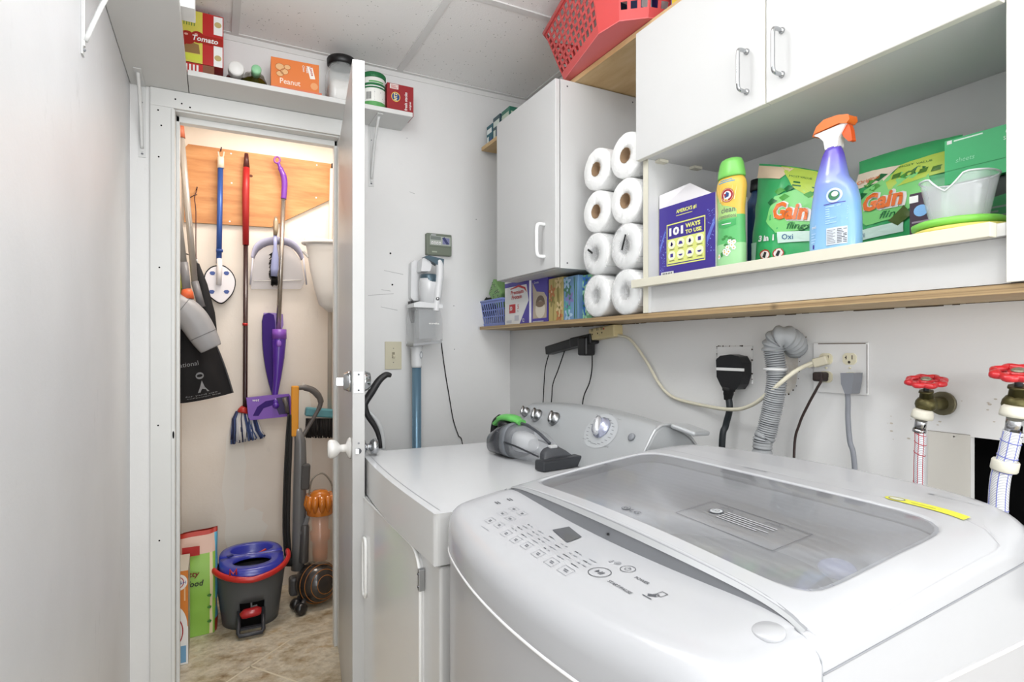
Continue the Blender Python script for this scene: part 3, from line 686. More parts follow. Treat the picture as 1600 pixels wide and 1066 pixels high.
# ================================================================ ON THE PLYWOOD SHELF, LEFT PART
zz = zs1+.0006
BB = mat('#7f8fd0', .4)
y0, y1 = W(786, 480, x=1.075).y, W(746, 480, x=1.075).y
cb = [(1.085, y1-.022), (1.085, y0+.01), (1.2, y0+.01), (1.2, y1-.022)]; ct = [(1.070, y1-.004), (1.070, y0-.002), (1.215, y0-.002), (1.215, y1-.004)]
basket('small_basket', 'small periwinkle blue plastic basket at the left end of the plywood shelf', 'basket', cb, ct, zz, zz+.112, BB, 3, .018, .006, .005, band=.12, top=.12)
# green patterned packet and dark cloth bundle in it
m = MB(); GP = mat('#7fa86a', .5); GD = mat('#355c3b', .5)
Mx = Matrix.Translation((1.135, (y0+y1)/2-.02, zz+.145)) @ Matrix.Rotation(math.radians(38), 4, 'X')
m.box(-.045, .045, -.055, .055, -.04, .04, GP, Mx); f = lambda a, b, l=1: Mx @ V((-.045-.0006*l, .055-a, -.04+b))
rn = random.Random(5)
for i in range(14):
    a, b = rn.uniform(.012, .098), rn.uniform(.01, .07); m.ell(f, a, b, .009, .005, GD, 1, 10); m.ell(f, a+.003, b+.002, .003, .003, mat('#c9d8a4', .5), 2, 8)
tag(m.build('packet', bevel=.006), 'green leaf-patterned pack tipped over in the small blue basket', 'packet')
m = MB(); c = V((1.105, y1-.06, zz+.085)); rr = []
for i in range(1, 10):
    t_ = PI*i/10; rr.append([c+V((math.sin(t_)*math.cos(2*PI*k/20)*.03, math.sin(t_)*math.sin(2*PI*k/20)*.05, -math.cos(t_)*.05))*(1+.14*noise.noise(V((i*.5, k*.6, 1)))) for k in range(20)])
m.loft(rr, mat('#20261f', .9)); tag(m.build('cloth_bundle'), 'dark rolled cloth stuffed in the small blue basket', 'cloth')
# shake cartons
PUR = mat('#4b3f9e', .4); 
bx = (1.078, 1.225, W(827, 480, x=1.078).y, W(789, 480, x=1.078).y, zz, zz+.178)
m = MB(); m.box(*bx, WHT); f = face_left(bx); w = bx[3]-bx[2]; h = bx[5]-bx[4]
m.rect(f, 0, h*.86, w, h, PUR, 1); m.poly(f, [(w*.62, 0), (w, 0), (w, h*.86), (w*.9, h*.86), (w*.98, h*.5)], PUR, 1); m.rect(f, 0, h*.96, w*.3, h, WHT, 2)
RD2 = mat('#c2262c', .4)
m.txt(f, 'Premium', w*.26, h*.68, .016, RD2, 2, w=w*.52, bold=.02, shear=.1); m.txt(f, 'Protein', w*.30, h*.57, .016, RD2, 2, w=w*.42, bold=.02, shear=.1)
m.poly(f, [(w*.25, h*.82), (w*.6, h*.88), (w*.85, h*.8), (w*.92, h*.68), (w*.8, h*.77), (w*.58, h*.83), (w*.25, h*.8)], RD2, 2)
m.rect(f, w*.2, h*.26, w*.46, h*.46, RD2, 2); m.txt(f, '30', w*.23, h*.32, .017, WHT, 3, bold=.03); m.txt(f, '5', w*.54, h*.34, .018, RD2, 2, bold=.02)
m.txt(f, '1g', w*.54, h*.27, .009, INK, 2); m.rect(f, w*.42, h*.08, w*.6, h*.2, mat('#c2c4cc', .5), 2); m.rect(f, w*.08, h*.04, w*.3, h*.1, mat('#c2c4cc', .5), 2); m.txt(f, '12', w*.74, h*.04, .014, WHT, 2, bold=.02)
m.rect(f, 0, h*.50, w*.9, h*.502, LGREY, 2)
tag(m.build('shake_carton', bevel=.0015), 'white and purple protein carton facing the room on the plywood shelf', 'box')
y1_ = bx[2]-.002; bx = (1.086, 1.225, W(856, 480, x=1.086).y+.003, y1_, zz, zz+.165)
m = MB(); m.box(*bx, PUR); f = face_left(bx); w = bx[3]-bx[2]; h = bx[5]-bx[4]
m.poly(f, [(w*.1, h*.1), (w*.95, h*.1), (w*.98, h*.55), (w*.8, h*.68), (w*.35, h*.72), (w*.08, h*.95), (w*.12, h*.45)], mat('#b9ab97', .5), 1)
m.ell(f, w*.58, h*.42, w*.28, h*.2, mat('#6c5a4b', .5), 2); m.ell(f, w*.58, h*.3, w*.3, h*.2, mat('#d9d1c2', .5), 3); m.ell(f, w*.58, h*.42, w*.26, h*.07, mat('#7e6a57', .5), 4)
m.txt(f, 'Drinks', w*.2, h*.9, .009, WHT, 2); m.lines(f, w*.1, h*.02, w*.9, h*.07, 1, LGREY, 1)
fb = [(bx[0]+.004, bx[2]+.004), (bx[0]+.004, bx[3]-.004)]
zt2 = bx[5]
m.add([(1.086, bx[2], zt2), (1.086, bx[3], zt2), (1.062, bx[3]-.01, zt2+.007), (1.06, bx[2]-.012, zt2+.003)], [(0,1,2,3)], mat('#d5d2dc', .6))
m.add([(1.09, bx[2], zt2), (1.225, bx[2], zt2), (1.225, bx[2]-.05, zt2+.004), (1.09, bx[2]-.045, zt2+.004)], [(0,1,2,3)], mat('#b7aecf', .6))
tag(m.build('shake_carton', bevel=.001), 'purple carton with a mug picture and open flap, left of the tissue boxes', 'box')
def tissue(u0, u1, c, cols, label, hh=.155, x=1.082, sd=1):
    bx = (x, x+.11, W(u1, 480, x=x).y+.001, W(u0, 480, x=x).y-.001, zz, zz+hh); m = MB(); m.box(*bx, mat(c, .5)); rn = random.Random(sd)
    f = face_left(bx); w = bx[3]-bx[2]
    for i in range(5):
        cx, cz = w*rn.uniform(.2, .8), hh*(.12+.19*i); cc = mat(cols[i % len(cols)], .5); st = .028
        for k in range(5): 
            a = 2*PI*k/5+i; pts = []
            px, pz = cx+math.cos(a)*st*.45, cz+math.sin(a)*st*.45
            for q in range(10): b = 2*PI*q/10; r1, r2 = st*.5*math.cos(b), st*.22*math.sin(b); X = px+r1*math.cos(a)-r2*math.sin(a); Z = pz+r1*math.sin(a)+r2*math.cos(a); pts.append((min(max(X, .001), w-.001), min(max(Z, .001), hh-.001)))
            m.poly(f, pts, cc, 1+.3*i)
        m.ell(f, min(max(cx, .006), w-.006), cz, .005, .005, mat(cols[(i+1) % len(cols)], .5), 4, 8)
    for i in range(4): 
        a = w*rn.uniform(.05, .9); m.poly(f, [(a, .004), (a+.004, .004), (a+.008, hh*.5), (a+.002, hh-.004), (a-.001, hh-.004), (a+.003, hh*.5)], mat(cols[-1], .5), .5)
    m.ell(lambda a, b, l=1: V((x+.055+a, (bx[2]+bx[3])/2+b, bx[5]+.0005)), 0, 0, .03, .015, WHT, 1)
    tag(m.build('tissue_box', bevel=.0015), label, 'tissue box'); 
tissue(857, 880, '#b5a468', ['#b9774a', '#d3bd8c', '#8c8048'], 'gold floral tissue box on the plywood shelf', sd=2)
tissue(880.5, 904, '#6d92b8', ['#a3c0d8', '#5aa398', '#7f78ae', '#4c7f66'], 'blue and teal floral tissue box between the gold and the green ones', hh=.15, sd=4)
tissue(908, 925, '#6ba378', ['#9fd0ab', '#3a6aae', '#2f6f4e'], 'green floral tissue box half hidden by the paper towel rolls', hh=.148, x=1.10, sd=7)
# ---------------------------------------------------------------- paper towel rolls
def roll(cy, cz, r, kind, label, x=1.052, L=.26, sd=0, squash=1.0):
    rn = random.Random(sd); t = thing('paper_towel_roll', label, 'paper towel', (x+L/2, cy, cz-r), 'paper towel rolls stacked on the plywood shelf')
    wrap = kind != 'bare'; xf = x
    def ring(rr, xx, j=0):
        return [V((xx+.0015*noise.noise(V((k*.4, sd, j))), cy+rr*(1.0+.02*math.cos(2*(2*PI*k/56)+sd)+.006*noise.noise(V((k*.3, sd*3, j))))*squash*math.cos(2*PI*k/56), cz+rr*(1+.012*noise.noise(V((k*.25+9, sd, j))))*math.sin(2*PI*k/56))) for k in range(56)][::-1]
    rc = .0215
    m = MB(); pm = M_PAPER
    m.loft([ring(rc, x+.02), ring(rc, xf+.001), ring(r*.55, xf), ring(r*.93, xf), ring(r*.985, xf+.003), ring(r, xf+.01), ring(r, x+L-.008), ring(r*.9, x+L), ring(rc, x+L)][::-1], pm, cap0=False, cap1=False)
    m.build('paper', t)
    m = MB(); cm = CARD if kind == 'bare' else mat('#bfbfbd', .8)
    m.loft([ring(rc*.93, x+L-.001), ring(rc*.93, xf-.0005), ring(rc*1.01, xf-.0005)], cm, cap0=True, cap1=False)
    m.loft([ring(rc*1.01, xf-.0005), ring(rc*1.01, x+L)], cm, cap0=False, cap1=False)
    m.build('cardboard_core', t)
    if kind != 'bare':
        m = MB(); PL = mat('#f0f1f2', .12, alpha=.32, coat=.6)
        rings = []
        for rr, dx in ((.008, .004), (rc, -.001), (r*.5, -.004), (r*.8, -.0045), (r*1.0, .002), (r*1.02, .012), (r*1.02, L)):
            rings.append([V((xf+dx+(.003*noise.noise(V((k*.7, rr*60, sd))) if rr < r else 0)-.002, cy+(rr+.0025*noise.noise(V((k*.5, dx*20, sd))))*math.cos(2*PI*k/56), cz+(rr+.0015)*math.sin(2*PI*k/56))) for k in range(56)][::-1])
        m.loft(rings[::-1], PL, cap0=False, cap1=True)
        if kind == 'print':
            f = fr((xf-.009, cy, cz), (0,-1,0), (0,0,1)); m.poly(f, [(-.006, -.01), (.001, -.013), (.018, .03), (.011, .032)] if sd % 2 else [(-.028, .014), (-.024, .02), (.002, .004), (-.001, -.002)], BLACK, 1)
            m.txt(f, 'towel', -.034, .040 if sd % 2 else -.052, .008, MGREY, 1, rot=.2)
            for k in range(18): a = 2*PI*k/18; m.poly(f, [(math.cos(a)*.006, math.sin(a)*.006), (math.cos(a+.05)*.02, math.sin(a+.05)*.02), (math.cos(a-.05)*.02, math.sin(a-.05)*.02)], mat('#a9abad', .3), .5)
        m.build('plastic_wrap', t)
    return t
r = .0658
yR, yL_ = W(978, 400, x=1.052).y+.004, W(932, 400, x=1.052).y+.004
rows = [zz+r+.0005+k*(2*r-.0005) for k in range(4)]
nm = ['bottom', 'second from the bottom', 'second from the top', 'topmost']
desc = {0: 'wrapped paper towel roll', 1: 'wrapped paper towel roll with black print', 2: 'bare paper towel roll', 3: 'bare paper towel roll'}
for k in range(4):
    kind = ('wrap', 'print', 'bare', 'bare')[k]
    roll(yR, rows[k], r, kind, '%s, %s in the right column' % (desc[k], nm[k]), sd=2*k+1, squash=1.06)
    roll(yL_+(.004 if k in (1,) else 0), rows[k]-.0003, r*.985, kind, '%s, %s in the left column' % (desc[k], nm[k]), sd=2*k+2, squash=1.05)

# ================================================================ IN THE OPEN COMPARTMENT
zc = zl1+.0016
# purple box
DP = mat('#41348a', .4); YL = mat('#dfe07a', .5)
xf = 1.085; ya, yb_ = W(1029, 380, x=xf).y, W(1118, 380, x=xf).y
ya = min(ya, yb1-.03)
bx = (xf, xf+.11, yb_, ya, zc, W(1075, 313, x=xf).z)
t = thing('carton', 'open purple carton reading 101 ways to use, at the left end of the compartment', 'box', (xf+.05, (ya+yb_)/2, zc))
m = MB(); m.box(*bx, mat('#e4e2e4', .6)); f = face_left(bx); w = bx[3]-bx[2]; h = bx[5]-bx[4]
m.rect(f, w*.0, 0, w, h, DP, .6)
m.txt(f, "AMERICA'S #1", w*.33, h*.86, .011, YL, 2, w=w*.36, bold=.03, rot=.0); m.rect(f, w*.33, h*.83, w*.62, h*.838, YL, 2)
m.frame(f, w*.15, h*.16, w*.84, h*.74, .003, YL, 2); m.rect(f, w*.17, h*.19, w*.82, h*.53, mat('#d7dd7f', .5), 1.5)
m.txt(f, '101', w*.20, h*.57, h*.115, WHT, 3, w=w*.26, bold=.05); m.txt(f, 'WAYS', w*.5, h*.635, h*.06, YL, 3, w=w*.26, bold=.04); m.txt(f, 'TO USE', w*.5, h*.555, h*.055, YL, 3, w=w*.28, bold=.04)
ic = mat('#e9edc8', .5)
for i in range(4):
    for j in range(2):
        cx, cz = w*(.25+.165*i), h*(.455-.155*j); m.ell(f, cx, cz, w*.07, h*.062, ic, 3, 18)
        kk = i+4*j
        if kk in (0, 2): m.ell(f, cx, cz, w*.018, h*.03, DP, 4, 10); m.poly(f, [(cx-w*.03, cz-h*.02), (cx+w*.03, cz-h*.01), (cx+w*.0, cz+h*.02)], DP, 4)
        elif kk in (3, 4): m.rect(f, cx-w*.025, cz-h*.025, cx+w*.025, cz+h*.025, DP, 4)
        elif kk in (1, 6): m.poly(f, [(cx-w*.04, cz-h*.02), (cx+w*.04, cz-h*.02), (cx+w*.02, cz+h*.02), (cx-w*.02, cz+h*.025)], DP, 4)
        else: m.ell(f, cx, cz, w*.035, h*.025, DP, 4, 12, PI, 2*PI)
        m.rect(f, cx-w*.05, cz-h*.078, cx+w*.05, cz-h*.07, mat('#6d6a50', .5), 3)
m.rect(f, w*.04, 0.001, w*.28, h*.085, WHT, 2)
for i in range(12): m.rect(f, w*(.06+.017*i), .003, w*(.066+.017*i+(.004 if i % 3 else 0)), h*.075, INK, 3)
SP = mat('#7d8fd6', .5); rn = random.Random(11)
for i in range(90):
    a = rn.uniform(0, 1); side = rn.random() < .5
    X = w*(rn.uniform(.02, .14) if side else rn.uniform(.85, .98)); Z = h*(rn.uniform(.1, .65) if side else rn.uniform(.25, .8)); q = rn.uniform(.0006, .0018); m.ell(f, X, Z, q, q, SP, 1, 6)
m.poly(f, [(w*.01, h*.35), (w*.12, h*.62), (w*.13, h*.7), (w*.01, h*.45)], mat('#5d6fc2', .5), .9); m.poly(f, [(w*.86, h*.35), (w*.99, h*.6), (w*.99, h*.7), (w*.86, h*.45)], mat('#5d6fc2', .5), .9)
m.build('carton_body', t, bevel=.0008)
z1 = bx[5]
m = MB(); FW = mat('#d8d5d8', .7)
q_ = [V((xf, ya, z1)), V((xf, yb_+.012, z1)), W(1078, 286, x=xf+.045), W(1013, 312, x=xf+.004)]; q_[3].y = min(q_[3].y, yb1-.026); m.add(q_, [(0,1,2,3)], FW)
m.build('open_flap', t, solid=.001)
m = MB(); bz0 = z1-.02
pts = [(0, 0), (.095, 0), (.09, .055), (.075, .056), (.07, .051), (.05, .052), (.045, .058), (.0, .055)]
fc = fr((xf+.096, ya-.012, z1-.02), (0,-1,0), (0,0,1)); pp = [fc(a, b, 0) for a, b in pts]; m.prism(pp, (.002, 0, 0), CARD); m.build('brown_card', t)
# scent booster bottle
xx = 1.10; q = W(1143, 400, x=xx); cy_, cz_ = q.y, zc
hb = W(1143, 249, x=xx).z-zc; zcap = W(1140, 280, x=xx).z-zc
t = thing('scent_booster_bottle', 'green and yellow scent booster bottle with bright green cap', 'bottle', (xx, cy_, cz_))
def rad(z):
    k = [(0, .0375), (.01, .0385), (.05, .0385), (.10, .0362), (.14, .0355), (.17, .0385), (.195, .0405), (zcap-.006, .0375), (zcap, .033)]
    for i in range(len(k)-1):
        if z <= k[i+1][0]: s_ = (z-k[i][0])/(k[i+1][0]-k[i][0]); s_ = s_*s_*(3-2*s_); return k[i][1]+(k[i+1][1]-k[i][1])*s_
    return k[-1][1]
m = MB(); N = 40; nzs = 26; grn1 = mat('#9fd29a', .35); grn2 = mat('#5fb56c', .35); yel = mat('#e4bb52', .35)
prof = [(rad(zcap*i/nzs), zcap*i/nzs) for i in range(nzs+1)]
mts = [grn1 if z < .055 else (grn2 if z < .118 else yel) for r_, z in prof[:-1]]
m.lathe(prof, (xx, cy_, cz_), grn1, N, mts=mts, ry=.62, xa=(0,1,0))
def fb_(a, b, l=1):       # elliptical wrap, facing -X
    R = rad(b); t_ = a/(R*.92); return V((xx-(R*.62*math.cos(t_)+.0006*l), cy_-R*math.sin(t_)*(1+.01*l), cz_+b))
hb_ = .034
pol(m, fb_, [(-.031, .118), (.030, .118), (.029, .138), (.012, .145), (-.008, .152), (-.026, .176), (-.034, .186)], mat('#a9cf7e', .35), .8, 6)
for i in range(-2, 4): m.poly(fb_, [(i*.008-.001, .160), (i*.008+.001, .160), (i*.011, .196)], mat('#f0e2b4', .4), .7)
m.ell(fb_, .008, .172, .0165, .0165, mat('#a3262c', .4), 1.5, 28); m.ringl(fb_, .008, .172, .015, .015, .001, mat('#e7c7a7', .4), 2); m.ell(fb_, .008, .172, .0095, .0095, WHT, 2, 20); m.poly(fb_, [(.002,.166), (.012,.168), (.013,.176), (.007,.180), (.004,.174)], mat('#2e4a80', .4), 3); m.rect(fb_, .001, .170, .005, .176, RED, 3)
m.rect(fb_, -.018, .203, .026, .2055, mat('#4f9fc0', .4), 1, 6); m.rect(fb_, -.012, .208, .02, .210, mat('#4f9fc0', .4), 1, 6)
m.txt(fb_, 'clean', -.010, .132, .013, mat('#6d6f6c', .5), 2, w=.036, bold=.01); m.txt(fb_, 'scentsations', -.018, .119, .009, mat('#6d6f6c', .5), 2, w=.046)
pol(m, fb_, [(-.024, .112), (.028, .115), (.028, .100), (.0, .095), (-.02, .1)], mat('#45a45c', .4), 1); m.rect(fb_, -.008, .104, .016, .106, WHT, 2, 3)
rn = random.Random(2)
for i in range(11):
    a, b = rn.uniform(-.018, .026), rn.uniform(.028, .062); 
    for k in range(6): an = 2*PI*k/6; m.ell(fb_, a+.0035*math.cos(an), b+.0035*math.sin(an), .0022, .0022, WHT, 1.6, 7)
    m.ell(fb_, a, b, .0018, .0018, mat('#e2b93c', .5), 2.2, 7)
for i in range(10): a, b = rn.uniform(-.02, .026), rn.uniform(.03, .075); m.ell(fb_, a, b, .006, .003, mat('#3f8a45', .5), 1.1, 8)
m.build('bottle_body', t)
m = MB(); R0 = .0365; m.lathe([(R0*.97, zcap), (R0, zcap+.004), (R0*.98, zcap+.012), (R0*.86, hb-.012), (R0*.74, hb-.003), (R0*.55, hb), (.001, hb+.0005)], (xx, cy_, cz_), mat('#7cc862', .3), 40, ry=.66, xa=(0,1,0)); m.build('cap', t)
# dark blue bottle behind
xx = 1.252; q = W(1186, 400, x=xx); t = thing('detergent_bottle', 'dark blue bottle standing behind the green scent booster bottle', 'bottle', (xx, q.y, zc))
hh = W(1185, 282, x=xx).z-zc
m = MB(); m.lathe([(.038,0),(.042,.01),(.042,hh*.55),(.036,hh*.72),(.02,hh*.84),(.018,hh*.9)], (xx, q.y, zc), mat('#2c4a73', .3, coat=.4), 32); m.build('bottle_body', t)
m = MB(); m.lathe([(.021,hh*.88),(.022,hh*.89),(.02,hh),(.001,hh+.001)], (xx, q.y, zc), BLACK, 28); m.build('cap', t)
# soft bags
def bag(x, u0, u1, vtl, vtr, label, lean=.03, sd=0, hi=True, thick=.05):
    ya, yb_ = W(u0, 350, x=x).y, W(u1, 350, x=x).y; hL = W(u0, vtl, x=x).z-zc; hR = W(u1, vtr, x=x).z-zc; w = ya-yb_
    NX, NZ = 26, 22
    def P(s, q, side, l=0):
        hh = hL+(hR-hL)*s; bul = thick*.5*(max(0, math.sin(PI*min(1, max(0, s))))**.45)*(max(0, math.sin(PI*min(1, .13+q*.87)))**.6)
        cr = .0035*noise.noise(V((s*7+sd, q*6, sd)))+.002*noise.noise(V((s*16+sd, q*14, sd))) if 0 < s < 1 else 0
        edge = .004*noise.noise(V((q*5, sd, 3)))
        return V((x+lean*q+side*(bul+cr)-l*.0012, ya-s*w+(edge if s < .05 else (-edge if s > .95 else 0))-.0, zc+hh*q+(.004*math.sin(PI*s)*q)))
    m = MB(); GB = mat('#3fab68', .28, coat=.35)
    fr_ = [P(i/NX, j/NZ, -1) for j in range(NZ+1) for i in range(NX+1)]; bk = [P(i/NX, j/NZ, 1) for j in range(NZ+1) for i in range(NX+1)]
    fcs = [(j*(NX+1)+i, j*(NX+1)+i+1, (j+1)*(NX+1)+i+1, (j+1)*(NX+1)+i) for j in range(NZ) for i in range(NX)]
    m.add(fr_, fcs, GB, True); m.add(bk, [q[::-1] for q in fcs], GB, True)
    n1 = NX+1; per = [i for i in range(n1)]+[j*n1+NX for j in range(1, NZ+1)]+[NZ*n1+i for i in range(NX-1, -1, -1)]+[j*n1 for j in range(NZ-1, 0, -1)]
    m.add([fr_[i] for i in per]+[bk[i] for i in per], [(i+len(per), (i+1) % len(per)+len(per), (i+1) % len(per), i) for i in range(len(per))], GB)
    hh = (hL+hR)/2
    f = lambda a, b, l=1: P(min(.995, max(.005, a)), min(.995, max(.005, b)), -1, l+.8)
    return m, f, w, hh, (x, (ya+yb_)/2, zc)
LG1 = mat('#b7cf54', .35); LG2 = mat('#7fcf7a', .35); OR2 = mat('#e2702c', .35); FOG = mat('#d6efdd', .35); GDK = mat('#1d6b3a', .35)
def gain(m, f, w, x0, z0, sz, cut=1):
    pol(m, f, [(x0-.12, z0+.02), (x0+.05, z0-.10), (x0+.4, z0-.08), (x0+.66, z0+.12), (x0+.62, z0+.30), (x0+.3, z0+.36), (x0-.02, z0+.26)], LG2, 1)
    for i, (a, b) in enumerate(((.02, .31), (.14, .34), (.42, .30), (-.06, .20), (.10, .25), (.5, .33))): 
        pol(m, f, [(x0+a-.06, z0+b), (x0+a, z0+b-.03), (x0+a+.09, z0+b+.02), (x0+a+.01, z0+b+.045)], GDK if i % 2 else mat('#4a9c3f', .4), 1.4, 3)
    m.txt(f, 'Gain', x0-.012, z0+.015, .19*sz+.015, WHT, 2.2, w=.47*sz+.024, bold=.08, shear=.1)
    m.txt(f, 'Gain', x0, z0+.03, .18*sz, OR2, 4, w=.45*sz, bold=.04, shear=.1)
    m.txt(f, 'flings!', x0+.20, z0-.085, .09*sz, GDK, 2.2, w=.33*sz, bold=.01, shear=.3)
m, f, w, hh, c = bag(1.165, 1173, 1284, 253, 268, '', sd=3)
pol(m, f, [(.01, .86), (.40, .86), (.55, .98), (.01, .98)], mat('#e2c9ad', .4), 1); pol(m, f, [(.35, .99), (.97, .99), (.97, .66), (.62, .78), (.45, .92)], LG1, 1.2)
m.txt(f, 'MOST VALUE', .52, .89, .02, GDK, 2, w=.3); m.lines(f, .6, .8, .92, .87, 2, GDK, 2)
gain(m, f, w, .40, .42, 1.0)
pol(m, f, [(.48, .22), (.97, .22), (.97, .33), (.48, .33)], mat('#cfe6dc', .4), 2); m.txt(f, 'Oxi', .55, .25, .055, mat('#2c5f8f', .4), 2.6, bold=.01, w=.14)
m.txt(f, '3 in 1', .18, .25, .06, WHT, 2, w=.25, bold=.05); 
for a in (.30, .50): m.ell(f, a, .12, .08, .05, mat('#eee3df', .5), 2, 20); m.ringl(f, a, .12, .08, .05, .012, RED, 2.5); m.poly(f, [(a-.04, .10), (a+.0, .09), (a+.03, .14), (a-.01, .15)], INK, 3)
pol(m, f, [(.01, .01), (.12, .01), (.14, .25), (.02, .25)], mat('#bfe3cf', .4), 1)
tag(m.build('detergent_bag'), 'green laundry pouch with two red-ringed warning signs, left of the spray bottle', 'bag')
m, f, w, hh, c = bag(1.215, 1329, 1491, 250, 206, '', sd=8, lean=.03)
pol(m, f, [(.01, .70), (.35, .70), (.5, .82), (.01, .86)], mat('#e6d6c2', .4), 1); pol(m, f, [(.38, .68), (.42, .60), (.97, .68), (.97, .88), (.5, .82)], LG1, 1.2)
for i in range(4): pol(m, f, [(.44+.12*i, .69), (.52+.12*i, .70), (.53+.12*i, .745), (.45+.12*i, .735)], mat('#4d7a2c', .4), 1.8, 2)
m.txt(f, 'MOST VALUE', .5, .79, .018, GDK, 2, w=.3); m.txt(f, 'Original', .04, .73, .05, OR2, 2, w=.26)
gain(m, f, w, .16, .40, .95)
pol(m, f, [(.02, .16), (.6, .18), (.6, .28), (.02, .26)], mat('#cfe6dc', .4), 2); m.txt(f, 'Oxi', .1, .19, .045, mat('#2c5f8f', .4), 2.6, w=.1)
pol(m, f, [(.45, .30), (.55, .24), (.68, .32), (.6, .42)], mat('#4d5f2c', .4), 3)
tag(m.build('detergent_bag'), 'large green laundry pouch right of the spray bottle, behind the clear cup', 'bag')
# spray bottle
xx = 1.085; q0 = W(1267, 380, x=xx); q1 = W(1346, 380, x=xx); cy_ = (q0.y+q1.y)/2; hw = (q0.y-q1.y)/2*.97
zn = W(1300, 232, x=xx).z-zc; ztop = W(1305, 185, x=xx).z-zc
t = thing('spray_bottle', 'blue stain remover spray bottle with orange trigger head', 'bottle', (xx, cy_, zc))
def bh(z):   # half width and centre shift (s to the right of the photo)
    k = [(0, hw*.98, 0), (.01, hw, 0), (.06, hw*.99, 0), (.10, hw*.9, .001), (.125, hw*.78, .0), (.145, hw*.60, -.006), (zn-.015, hw*.40, -.004), (zn, hw*.28, -.003)]
    for i in range(len(k)-1):
        if z <= k[i+1][0]: s_ = (z-k[i][0])/(k[i+1][0]-k[i][0]); return k[i][1]+(k[i+1][1]-k[i][1])*s_, k[i][2]+(k[i+1][2]-k[i][2])*s_
    return k[-1][1:]
def sblue():
    def b(n, L, p, o):
        sp = n.new('ShaderNodeSeparateXYZ'); L.new(o, sp.inputs[0]); mr = n.new('ShaderNodeMapRange'); mr.inputs['From Min'].default_value = 0; mr.inputs['From Max'].default_value = .2; L.new(sp.outputs['Z'], mr.inputs['Value'])
        r_ = ramp(n, [(0, hexc('#92c4e8')), (.4, hexc('#84b3e4')), (.68, hexc('#8a9be0')), (.95, hexc('#5f4bb8'))]); L.new(mr.outputs[0], r_.inputs[0]); L.new(r_.outputs[0], p.inputs['Base Color']); p.inputs['Coat Weight'].default_value = .5
    return node_mat('blue_bottle_print', b, .25)
SB = sblue()
m = MB(); rings = []
for i in range(31):
    z = zn*i/30; a, sh = bh(z); b_ = min(.026, a*.75); rings.append([V((xx-b_*math.copysign(abs(math.cos(2*PI*k/40))**.8, math.cos(2*PI*k/40)), cy_-sh-a*math.copysign(abs(math.sin(2*PI*k/40))**.85, math.sin(2*PI*k/40)), zc+z)) for k in range(40)])
m.loft(rings, SB)
def fs_(a, b, l=1):
    A, sh = bh(b); A2 = min(.026, A*.75); sn = max(-.97, min(.97, a/A)); return V((xx-A2*abs(math.cos(math.asin(sn)))**.8-.0008*l-.0006, cy_-sh-a, zc+b))
LB = mat('#a7cdf0', .4)
m.ringl(fs_, .014, .105, .015, .014, .004, mat('#c9d6e6', .4), 1); m.ell(fs_, .014, .105, .010, .009, mat('#3b7a55', .4), 1.5); m.ell(fs_, .016, .107, .006, .005, mat('#e9eef2', .4), 2)
m.lines(fs_, -.002, .052, .038, .088, 8, LB, 1, fill=.5, seed=4); m.rect(fs_, -.006, .089, .034, .0905, PUR, 1, 4)
m.rect(fs_, .0, .010, .038, .043, mat('#cfd6de', .4), 1, 5)
m.lines(fs_, .002, .013, .018, .041, 9, MGREY, 1.6, fill=.35, seed=9); m.lines(fs_, .021, .013, .037, .041, 9, INK, 1.6, fill=.4, seed=10)
m.txt(fs_, 'oxi', -.034, .048, .006, WHT, 1); m.lines(fs_, -.036, .02, -.024, .042, 4, LB, 1); m.rect(fs_, -.032, .008, -.028, .016, PUR, 1)
m.build('bottle_body', t)
OT = mat('#e8732d', .35); TW = mat('#e4e2e0', .3)
m = MB(); c0 = V((xx, cy_+.003, zc)); Y = V((0,-1,0))    # Y: towards the right of the photo
def pt(s_, z): return c0+Y*s_+V((0,0,z))
# white body of the trigger head: profile polygon, thickened
body = [(-.012, zn-.002), (.014, zn-.002), (.016, zn+.014), (.03, zn+.035), (.034, ztop-.018), (-.034, ztop-.022), (-.036, zn+.033), (-.026, zn+.028), (-.015, zn+.016)]
m.prism([pt(a, b)-V((.010,0,0)) for a, b in body], (.02, 0, 0), TW); m.build('spray_head', t, bevel=.003)
m = MB(); cap_ = [(-.038, ztop-.028), (-.034, ztop-.021), (.018, ztop-.017), (.034, ztop-.022), (.040, ztop-.016), (.038, ztop-.006), (.015, ztop), (-.012, ztop+.0005), (-.028, ztop-.008)]
m.prism([pt(a, b)-V((.013,0,0)) for a, b in cap_], (.026, 0, 0), OT); m.build('orange_shroud', t, bevel=.004, seg=3)
m = MB(); tr = [(.022, ztop-.024), (.034, ztop-.022), (.038, ztop-.034), (.041, ztop-.056), (.034, ztop-.056), (.024, ztop-.044), (.019, ztop-.032)]
m.prism([pt(a, b)-V((.006,0,0)) for a, b in tr], (.012, 0, 0), mat('#df5a22', .35)); m.build('trigger', t, bevel=.002)
